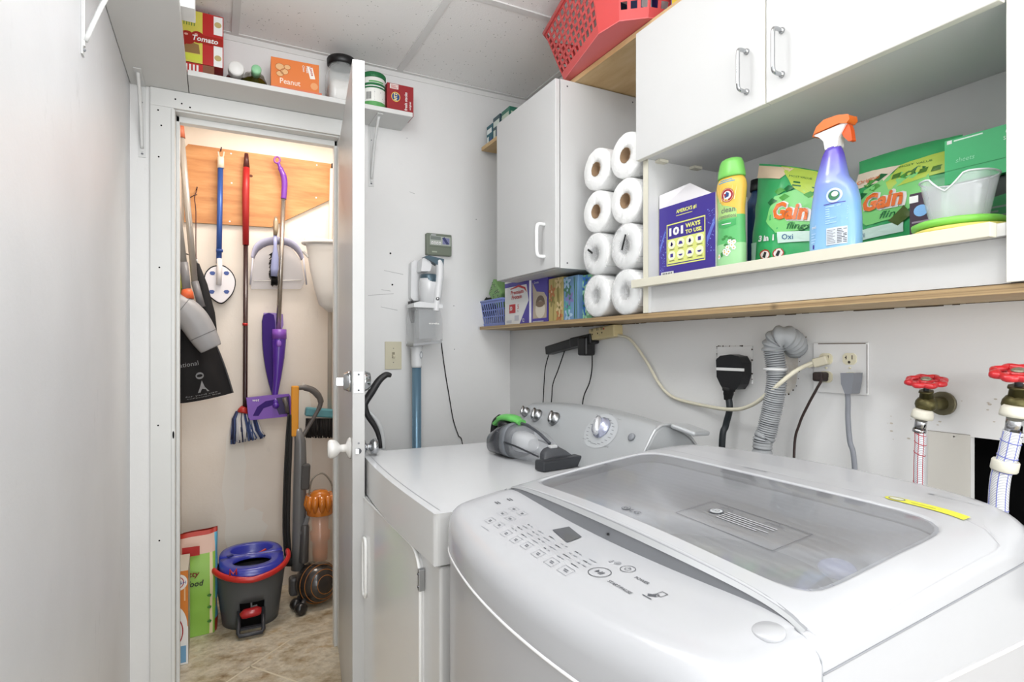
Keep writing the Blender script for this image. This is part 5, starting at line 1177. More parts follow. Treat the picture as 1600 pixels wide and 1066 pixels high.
# a small grey cord beside the hand vacuum
# ================================================================ DRYER
dx, dz = .372, .905
dy0, dy1 = 1.045, 1.765
DRY = mat('#d2d3d5', .25, coat=.3); DRYB = mat('#d0d0cf', .3, coat=.3)  # dryer white, set lighter than the washer's to offset weaker light
t = thing('dryer', 'white front-loading dryer with grey rear console, left of the washer', 'dryer', (.7, 1.4, 0))
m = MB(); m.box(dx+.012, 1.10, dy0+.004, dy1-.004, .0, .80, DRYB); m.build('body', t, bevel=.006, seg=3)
def surfband(x_of_y, z0, z1, mt, m, n=16):
    pass
m = MB()      # top with a slightly bowed front edge
N = 14; out = []
for i in range(N+1):
    k = i/N; y = dy0+(dy1-dy0)*k; out.append((dx-.0+.022*k-.012*math.sin(PI*k), y))
poly = out+[(1.08, dy1), (1.08, dy0)]
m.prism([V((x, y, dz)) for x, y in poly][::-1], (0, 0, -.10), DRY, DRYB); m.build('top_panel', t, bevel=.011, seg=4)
m = MB(); f = lambda a, b, l=1: V((a, b, dz+.0004*l)); 
for i in range(N): a, b = out[i], out[i+1]; m.add([f(a[0]+.017, a[1]+(.02 if i == 0 else 0)), f(a[0]+.0182, a[1]+(.02 if i == 0 else 0)), f(b[0]+.0182, b[1]), f(b[0]+.017, b[1])], [(0,1,2,3)], mat('#6d6f73', .6))
m.build('top_seam', t)
ydr = 1.142
m = MB(); r_ = .06; ol = [(ydr, .02)]+[(ydr+r_-r_*math.cos(k*PI/16), .80-r_+r_*math.sin(k*PI/16)) for k in range(9)]+[(dy1-.01, .80), (dy1-.01, .02)]
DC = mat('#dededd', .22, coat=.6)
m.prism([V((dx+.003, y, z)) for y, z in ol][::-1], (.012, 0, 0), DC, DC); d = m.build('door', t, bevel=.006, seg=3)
if True:
    me = d.data
m = MB(); e_ = [V((dx+.0035, y, z)) for y, z in ol]; m.tube(e_, .0035, mat('#f0f0ee', .3), 8); m.build('door_edge_trim', d)
m = MB(); c = W(570, 886, x=dx); ya_ = W(570, 886, x=dx).y; z0_, z1_ = W(570, 933, x=dx).z, W(570, 839, x=dx).z
hp = [V((dx-.001, ya_+.016*sx, z)) for sx, z in ((-1, z0_+.02), (-.6, z0_+.004), (.6, z0_+.004), (1, z0_+.02), (1, z1_-.02), (.6, z1_-.004), (-.6, z1_-.004), (-1, z1_-.02))]
m.tube(hp, .0045, mat('#f3f3f1', .25), 8, closed=True); m.build('door_handle', d)
m = MB(); m.box(dx+.0018, dx+.0028, ya_-.013, ya_+.013, z0_+.008, z1_-.008, mat('#a9abab', .4)); m.build('handle_recess', d)
m = MB(); q = W(659, 912, x=dx); m.box(dx-.001, dx+.011, ydr-.007, ydr+.005, q.z-.022, q.z+.022, BRUSH)
for s_ in (-1, 1): m.ball((dx-.001, ydr-.002, q.z+.013*s_), .0035, DCHROME, 8)
m.build('hinge', d, bevel=.001)
# rear console
GCON = mat('#babdbf', .32, metal=.35); GC2 = mat('#b9bbbd', .3, metal=.3)
cx0, cx1, czt = .868, .95, 1.052
sec = lambda y, k: [V((cx0-.012*k, y, dz+.001)), V((cx0+.02, y, dz+.03)), V((cx1-.012, y, czt-.012-.025*k*0)), V((cx1+.012, y, czt)), V((cx1+.05, y, czt-.008)), V((cx1+.12, y, czt-.05)), V((cx1+.14, y, dz+.001))]
ys = [dy0+.035, dy0+.08, 1.2, 1.3, 1.4, 1.5, 1.6, 1.7, dy1-.03]
m = MB(); rr_ = []
def sect(y):
    k = (y-1.405)/.33; crown = .022*(1-k*k); fw_ = .018*(1-k*k)
    return [V((cx0-fw_, y, dz+.0008)), V((cx0-fw_+.012, y, dz+.02)), V((cx1-.015, y, czt-.022+crown-.02)), V((cx1+.0, y, czt-.008+crown-.02)), V((cx1+.018, y, czt+crown-.02)), V((cx1+.05, y, czt-.004+crown-.02)), V((cx1+.10, y, czt-.03+crown-.02)), V((cx1+.125, y, czt-.075)), V((cx1+.125, y, dz+.0008))]
m.loft([sect(y) for y in ys][::-1], GCON, smooth=True); con = m.build('console', t, bevel=.006, seg=3)
def fcon(a, b, l=1):     # a: along -y from the far end; b: 0 bottom .. 1 top of the slanted face
    y = dy1-.03-a; s_ = sect(y); p = s_[1].lerp(s_[2], b); n_ = V((-.86, 0, .5)).normalized(); return p+n_*.0006*l
def con_uv(u, v):
    for _ in range(1):
        best = None
        for i in range(0, 60):
            a_ = .66*i/59
            for j in range(0, 30):
                p = fcon(a_, j/29); x_, y_, z_ = p.x, p.y, p.z-H; fd = x_*SY+y_*CY; rt = x_*CY-y_*SY
                e2 = (UC+FPX*rt/fd-u)**2+(HV-FPX*z_/fd-v)**2
                if best is None or e2 < best[0]: best = (e2, a_, j/29)
    return best[1], best[2]
nC = V((-.86, 0, .5)).normalized()
m = MB(); a_, b_ = con_uv(937, 672); sc_ = .16; CL = mat('#c3c6c8', .35, metal=.2); CD = mat('#85888b', .5)
sl = (sect(1.3)[2]-sect(1.3)[1]).length
m.ell(fcon, a_, b_, .066, .052/sl, CL, 1, 36); m.ringl(fcon, a_, b_, .066, .052/sl, .0012, LGREY, 1.5)
rn = random.Random(4)
for i in range(22):
    an = 2*PI*i/22; x_, y_ = a_+math.cos(an)*.049, b_+math.sin(an)*.040/sl; m.rect(fcon, x_-.007, y_-.0009/sl, x_+.007*rn.uniform(.2, 1), y_+.0009/sl, CD, 2)
for dx_, dy_ in ((-.055, .04), (.045, .045), (-.06, -.035), (.05, -.04), (0, .052)): m.txt(fcon, 'Normal', a_+dx_*.9, b_+dy_/sl, .0035/sl, CD, 2, w=.016)
m.build('dial_print', con)
def dial(u, v, r, name, big=False):
    a_, b_ = con_uv(u, v); c = fcon(a_, b_, 1); m = MB()
    m.lathe([(r*1.15, 0), (r*1.12, .006), (r*.95, .009), (r*.9, .016), (.001, .0165)], c, BRUSH if not big else mat('#b8bcd0', .2, metal=.6), 32, nC)
    sl_ = V((0,.35,1)); sl_ = (sl_-nC*sl_.dot(nC)).normalized(); k = c+nC*.018
    m.tube([k-sl_*r*1.0, k-sl_*r*.5, k+sl_*r*.5, k+sl_*r*1.0], [r*.22, r*.42, r*.42, r*.22], CHROME if not big else mat('#d6d8dc', .2, metal=.6), 14)
    m.build(name, con)
dial(939, 669, .026, 'cycle_dial', True); dial(866, 655, .019, 'control_knob'); dial(840, 650, .019, 'control_knob'); dial(822, 644, .015, 'control_knob')
a_, b_ = con_uv(988, 684); m = MB(); m.lathe([(.010,0),(.010,.004),(.008,.006),(.001,.006)], fcon(a_, b_), MGREY, 24, nC); m.build('start_button', con)
m = MB(); se = sect(dy0+.035); E = [p.copy() for p in se]
end = [V((p.x, dy0+.036, p.z)) for p in se]; e2 = [V((p.x, dy0+.006, p.z-.012*(i in (2,3,4,5,6)))) for i, p in enumerate(se)]
m.tube(catmull([p+V((-.004,-.002,.002)) for p in se[1:8]], 5), .0035, GC2, 12); m.build('console_end_trim', con)
m = MB(); m.bar(V((cx1+.06, dy0+.03, czt-.02)), V((cx1+.075, dy0-.035, czt-.035)), .07, .012, GCON, up=(0,.3,1)); m.build('console_end_flap', con, bevel=.005)

# ================================================================ HAND VACUUM ON THE DRYER
t = thing('hand_vacuum', 'grey and green handheld vacuum lying on the dryer top', 'hand vacuum', W(850, 715, z=dz))
zt0 = dz+.001
A0 = W(776, 676, z=dz+.06); A1 = W(897, 719, z=dz+.03)      # tail and nose axis
ax = (A1-A0).normalized(); sd_ = V((ax.y, -ax.x, 0)).normalized(); up_ = sd_.cross(ax)
if up_.z < 0: up_ = -up_; 
Lh = (A1-A0).length
def hv(s_, w_, zl, zh, n=28, pw=.75):   # cross-section at s_ metres from the tail
    c = A0+ax*s_; c = V((c.x, c.y, 0)); r = []; w_ *= 1.25; zh = z0+(zh-z0)*1.04
    for k in range(n):
        a = 2*PI*k/n; cc_, ss = math.cos(a), math.sin(a)
        r.append(c+sd_*w_*math.copysign(abs(cc_)**pw, cc_)+V((0,0,(zl+zh)/2+(zh-zl)/2*math.copysign(abs(ss)**pw, ss))))
    return r
z0 = zt0
def hl(m, spec, mt, **k):
    rs = [hv(*q) for q in spec]
    n0 = (rs[0][0]-rs[0][7]).cross(rs[1][0]-rs[0][0]); m.loft(rs if True else rs[::-1], mt, **k)
m = MB(); hl(m, [(.0, .028, z0+.004, z0+.045), (.012, .036, z0, z0+.065), (.05, .040, z0, z0+.085), (.09, .042, z0, z0+.092)], mat('#34363b', .25, coat=.5)); m.build('motor_housing', t, recalc=True)
m = MB(); hl(m, [(.088, .044, z0, z0+.095), (.105, .045, z0, z0+.098), (.115, .044, z0, z0+.096)], mat('#6a6e73', .3)); m.build('bin_collar', t, recalc=True)
m = MB(); hl(m, [(.115, .043, z0+.001, z0+.094), (.15, .043, z0+.001, z0+.092), (.20, .040, z0+.001, z0+.078), (.24, .034, z0+.001, z0+.058), (.265, .028, z0+.002, z0+.045)], mat('#b9bcc1', .05, alpha=.36, coat=.8)); m.build('clear_bowl', t, recalc=True)
m = MB(); hl(m, [(.12, .026, z0+.02, z0+.075), (.16, .024, z0+.02, z0+.07), (.18, .015, z0+.03, z0+.06)], mat('#d4d5d6', .6)); m.build('filter', t, recalc=True)
m = MB(); hl(m, [(.255, .031, z0+.002, z0+.050), (.275, .034, z0+.002, z0+.044), (.288, .045, z0+.001, z0+.030)], DGREY); m.build('nozzle_neck', t, recalc=True)
m = MB(); c = A0+ax*.292; c.z = z0+.0135; m.bar(c-sd_*.078, c+sd_*.072, .040, .028, mat('#303236', .35)); m.build('nozzle', t, bevel=.006, seg=3)
m = MB()
for s_ in (-1, 1): m.tube(catmull([A0*0+hv(q_, w_, zl_, zh_, 28)[0 if s_ > 0 else 14] for q_, w_, zl_, zh_ in ((.115, .0435, z0+.001, z0+.094), (.16, .043, z0+.001, z0+.088), (.21, .038, z0+.001, z0+.070), (.25, .031, z0+.001, z0+.052))], 4), .0028, mat('#2f3135', .3), 8)
m.tube(catmull([hv(q_, w_, zl_, zh_, 28)[7] for q_, w_, zl_, zh_ in ((.112, .0435, z0+.001, z0+.096), (.15, .043, z0+.001, z0+.0925), (.20, .040, z0+.001, z0+.079), (.25, .033, z0+.001, z0+.056))], 4), .0045, mat('#43464b', .3), 8); m.build('bowl_frame', t)
m = MB(); c = A0+ax*.262; c.z = z0+.052; m.bar(c-sd_*.012, c+sd_*.012, .012, .008, mat('#c8c9ca', .3)); m.build('release_button', t, bevel=.002)
m = MB(); pts = [A0+ax*.0, A0+ax*.035, A0+ax*.08, A0+ax*.125]; zz_ = [.086, .106, .110, .102]
GV = mat('#62b35a', .35)
m.tube(catmull([V((p.x, p.y, z0+q)) for p, q in zip(pts, zz_)], 6), [.016, .022, .022, .016], GV, 14, flat=.5, up=(0,0,1)); m.build('green_grip', t)
m = MB(); m.tube(catmull([V(((A0+ax*.0).x, (A0+ax*.0).y, z0+.025)), V(((A0-ax*.012).x, (A0-ax*.012).y, z0+.055)), V(((A0-ax*.004).x, (A0-ax*.004).y, z0+.088)), V(((A0+ax*.02).x, (A0+ax*.02).y, z0+.104))], 6), .0125, BLACK, 14)
c = A0+ax*.055; m.ball(V((c.x, c.y, z0+.088)), .03, BLACK, 16, (1,1,.6)); m.build('handle', t)
m = MB(); c = A0+ax*.06+sd_*.040; c.z = z0+.06
if c.y > A0.y+.2: pass
for s_ in (1,): q = A0+ax*.075+sd_*.0425; q.z = z0+.058; m.tube([q+V((0,0,.016))-ax*.008, q+V((0,0,.016))+ax*.008, q-V((0,0,.014))+ax*.004, q-V((0,0,.014))-ax*.008], .003, LGREY, 8, closed=True)
m.build('side_clip', t)
m = MB(); p0 = A0-ax*.005; p0.z = z0+.03; pts = [p0, p0-ax*.03+V((0,.0,-.02)), W(764, 688, z=dz+.003)]; m.tube(catmull(pts, 6), .0018, BLACKR, 6); m.build('cord', t)
# ================================================================ WASHER
CX, CY_, HX, HY = .6825, .6875, .3425, .3425
def kk(y): return max(-1, min(1, (y-CY_)/HY))
def xf(y): k = kk(y); return .338+.047*k*k
def xr(y): k = kk(y); return 1.027-.072*k*k
def base(x):
    P = [(.30,.890), (.34,.906), (.37,.926), (.41,.941), (.50,.957), (.60,.972), (.70,.986), (.80,.998), (.90,1.007), (1.0,1.010), (1.05,1.008)]
    if x <= P[0][0]: return P[0][1]
    for i in range(len(P)-1):
        if x <= P[i+1][0]: s_ = (x-P[i][0])/(P[i+1][0]-P[i][0]); return P[i][1]+(P[i+1][1]-P[i][1])*s_
    return P[-1][1]
def ztop(x, y): k = abs(kk(y)); return base(x)-.030*k**12
def zlid(x, y): return ztop(x, y)+.014*max(0, 1-(abs(kk(y))/.93)**2)*max(0, min(1, (.862-x)/.35))
def inside(x, y, n, x0, x1, y0, y1):
    return abs((x-(x0+x1)/2)/((x1-x0)/2))**n+abs((y-(y0+y1)/2)/((y1-y0)/2))**n <= 1
NR = 144
C0 = (.675, .6875)
def ray(test):
    out = []
    for i in range(NR):
        t_ = 2*PI*i/NR; c, s_ = math.cos(t_), math.sin(t_); lo, hi = 0, .8
        for _ in range(26):
            md = (lo+hi)/2
            if test(C0[0]+c*md, C0[1]+s_*md): lo = md
            else: hi = md
        out.append((C0[0]+c*lo, C0[1]+s_*lo))
    return out
def tO(x, y):
    k = abs((y-CY_)/HY)
    if k >= 1: return False
    a, b = xf(y), xr(y); return abs((x-(a+b)/2)/((b-a)/2))**14+k**14 <= 1
OUT = ray(tO)
LX0, LX1 = .508, .862
LID = ray(lambda x, y: inside(x, y, 22, LX0, LX1, .352, 1.0225))
GLS = ray(lambda x, y: inside(x, y, 9, .535, .828, .392, .968))
def gapf(x): return 1 if (x < LX0+.006 or x > LX1-.006) else 0
def zc_(x, y):      # cover/console surface: dips below the lid's front edge
    w_ = max(0, min(1, (x-.37)/(.50-.37))); k = kk(y)
    return ztop(x, y)-(.012*max(0, 1-(abs(k)/.93)**2)*w_*w_*(3-2*w_) if x < .53 else 0)
t = thing('washer', 'white top-loading washer with tinted glass lid, in the foreground', 'washer', (CX, CY_, 0))
zs_ = .862
m = MB(); cx_, cy_ = C0
sh = lambda ring, q: [(C0[0]+(x-C0[0])*q, C0[1]+(y-C0[1])*q) for x, y in ring]
def R3(ring, z): return [V((x, y, z)) for x, y in ring]
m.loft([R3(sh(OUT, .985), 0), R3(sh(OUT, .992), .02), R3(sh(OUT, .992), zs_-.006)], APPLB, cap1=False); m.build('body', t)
# cover: skirt, rounded shoulder, console and rear deck
m = MB(); rings = [R3(sh(OUT, .994), zs_-.006), R3(OUT, zs_-.001), R3(OUT, zs_+.004)]
for q in (0, .35, .7, 1.0):
    pass
def shoulder(q, R_=.038):
    ring = []
    for (ox, oy), (lx, ly) in zip(OUT, LID):
        D = math.hypot(lx-ox, ly-oy); R2 = min(R_, D*.9+.004); an = q*PI/2; ins = R2*(1-math.cos(an)); 
        x = ox+(lx-ox)/max(D, 1e-6)*min(ins, D*.98); y = oy+(ly-oy)/max(D, 1e-6)*min(ins, D*.98)
        tgt = zc_(ox+(lx-ox)/max(D, 1e-6)*R2, oy+(ly-oy)/max(D, 1e-6)*R2) if D > R2 else ztop(lx, oy+(ly-oy)*.9)
        zb = tgt-R2*1.0; ring.append(V((x, y, zb+R2*math.sin(an))) if q > 0 else V((x, y, zb)))
    return ring
for q in (0, .2, .4, .6, .8, 1.0): rings.append(shoulder(q))
last = rings[-1]
for f_ in [.06+.94*i/22 for i in range(23)]:
    rings.append([V((p.x+(l[0]-p.x)*f_, p.y+(l[1]-p.y)*f_, 0)) for p, l in zip(last, LID)])
    for p in rings[-1]: p.z = zc_(p.x, p.y)
    if f_ <= .2:
        for p, q_ in zip(rings[-1], last): p.z = p.z if abs(p.x-q_.x)+abs(p.y-q_.y) > .004 else q_.z+(p.z-q_.z)*.5
rings.append([V((p.x, p.y, p.z-.02*gapf(p.x))) for p in rings[-1]])
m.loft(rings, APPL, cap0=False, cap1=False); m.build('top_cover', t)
# seam line between body and cover, thin bright lip
m = MB(); m.tube(R3(sh(OUT, .9965), zs_-.0035), .0028, mat('#f2f2f3', .25), 8, closed=True); m.build('cover_lip', t)
m = MB(); yy = [CY_-HY+.0]   # joint on the side between front console and the rest
def side_line(y, x, ztop__):
    pass
# crease running along both sides of the cover
for sgn in (-1, 1):
    m = MB(); pts = []
    for i in range(16):
        x = .50+.50*i/15; y = CY_+sgn*(HY+.0003); pts.append(V((x, y, .918+.05*(i/15)-.0)))
    m.tube(pts, .0012, mat('#8d8f93', .6), 6)
    pts = [V((.50, CY_+sgn*(HY+.0002), z_)) for z_ in (.865, .89, .915)]+[V((.502, CY_+sgn*(HY-o_), z_)) for o_, z_ in ((.002, .929), (.006, .934), (.014, .9402), (.020, .944), (.030, .9485))]; m.tube(pts, .0010, mat('#a3a5a9', .6), 6); m.build('side_crease', t)
# lid
m = MB(); eps = .0022
l0 = [V((C0[0]+(x-C0[0])*.9945, C0[1]+(y-C0[1])*.9945, ztop(x, y)-.020)) for x, y in LID]
def LZ(ring, dz_): return [V((x, y, zlid(x, y)+dz_)) for x, y in ring]
def mix(a, b, q): return [(p[0]+(r_[0]-p[0])*q, p[1]+(r_[1]-p[1])*q) for p, r_ in zip(a, b)]
L9 = [(C0[0]+(x-C0[0])*(1-.0055*gapf(x)), C0[1]+(y-C0[1])*(1-.0055*gapf(x))) for x, y in LID]
l0 = [V((x, y, zlid(x, y)-(.020 if gapf(x) else .0))) for x, y in L9]
rr_ = [l0, [V((x, y, zlid(x, y)-.002*gapf(x))) for x, y in L9]]
for q in [.03, .08]+[.15+.85*i/16 for i in range(17)]: rr_.append([V((x, y, zlid(x, y)+((.0015*min(1, q/.25) if not gf else .0015) if q < .99 else -.001))) for (x, y), gf in zip(mix(L9, GLS, q), [gapf(a) for a, b_ in LID])])
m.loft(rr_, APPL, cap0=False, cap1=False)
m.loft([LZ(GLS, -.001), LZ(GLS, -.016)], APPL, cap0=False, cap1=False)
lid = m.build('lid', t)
def glassm():
    mt = bpy.data.materials.new('tinted_lid_glass'); mt.use_nodes = True; n = mt.node_tree.nodes; L = mt.node_tree.links
    for x in list(n): n.remove(x)
    o = n.new('ShaderNodeOutputMaterial'); tr = n.new('ShaderNodeBsdfTransparent'); tr.inputs[0].default_value = (.8, .81, .83, 1)
    gl = n.new('ShaderNodeBsdfGlossy'); gl.inputs['Roughness'].default_value = .10; gl.inputs[0].default_value = (.95, .96, 1, 1)
    fz = n.new('ShaderNodeFresnel'); fz.inputs[0].default_value = 1.6; mx = n.new('ShaderNodeMixShader')
    df = n.new('ShaderNodeBsdfDiffuse'); df.inputs[0].default_value = (.62, .63, .66, 1); m2 = n.new('ShaderNodeMixShader'); tc = n.new('ShaderNodeTexCoord'); wv = n.new('ShaderNodeTexWave'); wv.inputs['Scale'].default_value = 22; wv.bands_direction = 'X'; L.new(tc.outputs['Object'], wv.inputs['Vector']); mr = n.new('ShaderNodeMapRange'); mr.inputs['To Min'].default_value = .30; mr.inputs['To Max'].default_value = .335; L.new(wv.outputs['Fac'], mr.inputs['Value']); L.new(mr.outputs[0], m2.inputs[0]); L.new(tr.outputs[0], m2.inputs[1]); L.new(df.outputs[0], m2.inputs[2])
    L.new(fz.outputs[0], mx.inputs[0]); L.new(m2.outputs[0], mx.inputs[1]); L.new(gl.outputs[0], mx.inputs[2]); L.new(mx.outputs[0], o.inputs[0])
    return mt
m = MB(); rg = [LZ(mix(GLS, [C0]*NR, q), -.0006) for q in [i/30 for i in range(30)]]
m.loft(rg, glassm(), cap0=False, cap1=True); gl = m.build('glass_pane', lid)
m = MB(); rb = [LZ(GLS, -.0012), LZ(mix(GLS, [C0]*NR, .014), -.0012)]; m.loft(rb, mat('#b9bbbf', .4), cap0=False, cap1=False); m.build('pane_border', lid)
# finger strip along the lid front
m = MB(); up_r, mid_r, lo_r, out_r = [], [], [], []
NS = 40
for i in range(NS+1):
    k = -.93+1.86*i/NS; y = CY_+HY*k; xl = LX0+.0005; cr = 1-(k/.93)**2
    up_r.append(V((xl+.004, y, zlid(xl, y)+.0022))); mid_r.append(V((xl-.004-.0045*cr, y, zlid(xl, y)-.001-.0055*cr))); lo_r.append(V((xl-.004-.004*cr, y, ztop(xl, y)-.002-.0118*cr)))
def ribbon(m, a, b, mt):
    n = len(a); m.add(a+b, [(i, i+1, n+i+1, n+i) for i in range(n-1)], mt, True)
h1 = [p*.6+q*.4 for p, q in zip(up_r, mid_r)]
ribbon(m, up_r, h1, mat('#8f9194', .4, metal=.3)); ribbon(m, h1, mid_r, mat('#a9abad', .35, metal=.3))
m.build('handle_strip', lid)
m = MB(); mid2 = [p+V((.0015,0,-.0005)) for p in mid_r]; ribbon(m, mid2, [p+V((.004, 0, -.012*(1-((-.93+1.86*i/NS)/.93)**2))) if False else p for i, p in enumerate(lo_r)], mat('#7d7f83', .4))
m.build('finger_recess', t)
m = MB(); p = W(944, 838, z=.952); q = lo_r[NS//2]*.45+mid_r[NS//2]*.55; yy_ = W(944, 838, z=.955).y
j = min(range(NS+1), key=lambda i: abs(mid_r[i].y-yy_)); q = (lo_r[j]*.5+mid_r[j]*.5)+V((-.0015,0,0)); m.ball(q, .0022, BLACK, 8); m.build('sensor_hole', t)
# inside of the washer
m = MB(); TC = (.69, .6875); n = NR
hole = lambda r_, z: [V((TC[0]+r_*math.cos(2*PI*i/n), TC[1]+r_*math.sin(2*PI*i/n), z)) for i in range(n)]
gi = [V((x, y, ztop(x, y)-.018)) for x, y in sh(GLS, 1.0)]; gi2 = [V((x, y, ztop(x, y)-.05)) for x, y in sh(GLS, .97)]
IT = mat('#d3d5d8', .35, coat=.3)
m.loft([gi, gi2, [V((TC[0]+.23*math.cos(2*PI*i/n)*(1), TC[1]+.25*math.sin(2*PI*i/n), .90)) for i in range(n)], hole(.205, .893), hole(.198, .875), hole(.198, .86)], IT, cap0=False, cap1=False); m.build('tub_ring', t)
m = MB(); m.loft([hole(.2, .865), hole(.2, .5), hole(.17, .47), hole(.02, .46)], mat('#a3a5a8', .35, metal=.6), cap0=False); m.build('drum', t)
m = MB()
ag = [hole(.1, .462), hole(.05, .49), hole(.02, .5)]; m.loft(ag, mat('#c9cbce', .4), cap0=False); m.build('wash_plate', t)
m = MB(); q = W(1308, 889, z=.925); m.ball((q.x, q.y, .925), .022, mat('#a6aedb', .25, coat=.5), 20, (1.1, 1.1, .55)); m.build('dispenser_button', t)
# printing on the lid glass and rear deck
def tf(off): return lambda a, b, l=1: V((b, -a, zlid(b, -a)+off+.0006*l))      # s runs towards -y, t towards +x
gp = tf(.0002)
def uv_top(u, v, dz_=0):
    z = .97
    for _ in range(12): p = W(u, v, z=z); z = (zlid(p.x, p.y) if p.x < .862 else ztop(p.x, p.y))+dz_
    return -p.y, p.x
GK = mat('#5b5d62', .5)
m = MB(); a, b = uv_top(974, 793); m.ell(gp, a+.0065, b, .0075, .0065, GK, 1, 20); m.ringl(gp, a+.0065, b, .0058, .0050, .0009, LGREY, 1.4); m.rect(gp, a+.006, b-.003, a+.0068, b+.003, LGREY, 1.6); m.rect(gp, a+.0065, b-.003, a+.010, b-.0023, LGREY, 1.6)
m.txt(gp, 'LG', a+.018, b-.0045, .009, GK, 1, w=.020, bold=.01)
# sticker seen through the glass
q0 = uv_top(1107, 786); q1 = uv_top(1278, 833)
x0_, x1_ = q0[0], q1[0]; yb2 = (q0[1]+q1[1])/2; dpt_ = .075
fl = mat('#a9abaf', .5)
m.frame(gp, x0_, yb2-dpt_, x1_, yb2, .0009, GK, 1)
w_ = x1_-x0_
m.ell(gp, x0_+w_*.2, yb2-.028, .011, .010, GK, 1, 20); m.ell(gp, x0_+w_*.2, yb2-.028, .009, .008, LGREY, 1.4, 20); m.txt(gp, 'LD', x0_+w_*.2-.006, yb2-.031, .007, GK, 2, w=.011)
m.lines(gp, x0_+w_*.28, yb2-.044, x0_+w_*.78, yb2-.016, 5, fl, 1, fill=.35)
m.txt(gp, 'CAUTION', x0_+w_*.14, yb2-.012, .004, GK, 1, w=.024); m.txt(gp, 'ATTENTION', x0_+w_*.62, yb2-.012, .004, GK, 1, w=.028); m.poly(gp, [(x0_+w_*.2, yb2-.006), (x0_+w_*.215, yb2-.006), (x0_+w_*.207, yb2-.003)], GK, 1); m.poly(gp, [(x0_+w_*.72, yb2-.006), (x0_+w_*.735, yb2-.006), (x0_+w_*.727, yb2-.003)], GK, 1)
m.build('glass_printing', lid)
m = MB(); fp = tf(.0018); a0, b0 = uv_top(1390, 780); a1, b1 = uv_top(1511, 813); YS = mat('#d7d646', .4)
d_ = V((a1-a0, b1-b0)); Ls = d_.length; d_.normalize(); pn = V((-d_.y, d_.x))
fq = lambda s_, t_, l=1: fp(a0+d_.x*s_+pn.x*t_, b0+d_.y*s_+pn.y*t_, l)
n_ = 12
for i in range(n_): s0_, s1_ = .018+(Ls-.018)*i/n_, .018+(Ls-.018)*(i+1)/n_; m.rect(fq, s0_, -.0085, s1_, .0085, YS, 1)
m.ell(fq, .010, .0, .016, .009, YS, 1, 20); m.ell(fq, .010, 0, .011, .0065, mat('#c9c9b4', .5), 1.6, 20); m.ringl(fq, .010, 0, .011, .0065, .0012, GK, 2)
m.lines(fq, .03, -.002, Ls-.03, .002, 1, mat('#a3a23a', .5), 1.5); m.build('yellow_sticker', lid)
m = MB(); a, b = uv_top(1160, 732); m.txt(fp, 'INVERTER', a, b, .006, MGREY, 1, w=.05, bold=.01); m.build('lid_lettering', lid)
fz_ = lambda a, b, l=1: V((b, -a, zc_(b, -a)+.0007*l))
m = MB(); a, b = uv_top(1450, 772); a1, b1 = uv_top(1525, 786); m.rect(fz_, a, b-.001, a+.008, b+.003, MGREY, 1); m.rect(fz_, a+.012, b, a1+.01, b+.0015, LGREY, 1); a, b = uv_top(1090, 699); m.rect(fz_, a, b, a+.03, b+.0015, LGREY, 1)
m.build('deck_lettering', t)
# console printing
def uvc(u, v):
    z = .945
    for _ in range(16): p = W(u, v, z=z); z = zc_(p.x, p.y)
    return -p.y, p.x
PK2 = mat('#6f7176', .55); PK = mat('#55575c', .55); PL2 = mat('#8b8d92', .55)
m = MB()
a, b = uvc(937, 895); m.ringl(fz_, a, b, .0155, .0145, .0012, PK, 1, 40)
m.poly(fz_, [(a-.0065, b-.004), (a-.0065, b+.004), (a-.0005, b)], PK, 1); m.rect(fz_, a+.0005, b-.004, a+.0025, b+.004, PK, 1); m.rect(fz_, a+.004, b-.004, a+.006, b+.004, PK, 1)
a, b = uvc(981, 890); m.ringl(fz_, a, b, .0105, .0098, .001, PK, 1, 36); m.ringl(fz_, a, b, .0045, .0042, .0008, PK, 1, 24); m.rect(fz_, a-.0004, b, a+.0004, b+.005, PK, 1.3)
a, b = uvc(996, 903); m.txt(fz_, 'POWER', a-.002, b-.004, .0052, PK, 1, w=.025, bold=.015)
a, b = uvc(953, 909); m.txt(fz_, 'START/PAUSE', a-.002, b-.003, .0052, PK, 1, w=.043, bold=.015)
a, b = uvc(965, 881); m.ringl(fz_, a, b, .005, .0048, .0009, PL2, 1, 20); m.ell(fz_, a, b, .0028, .0026, PL2, 1, 16); m.lines(fz_, a-.012, b-.006, a-.007, b+.003, 3, PL2, 1)
a, b = uvc(1028, 931); m.frame(fz_, a-.004, b-.001, a+.006, b+.010, .0009, PK, 1); m.poly(fz_, [(a-.010, b-.006), (a-.006, b-.010), (a+.002, b-.004), (a-.002, b-.001)], PK, 1); m.rect(fz_, a-.012, b-.013, a+.003, b-.0115, PK, 1); m.ringl(fz_, a-.001, b-.002, .004, .004, .0008, PK, 1, 14)
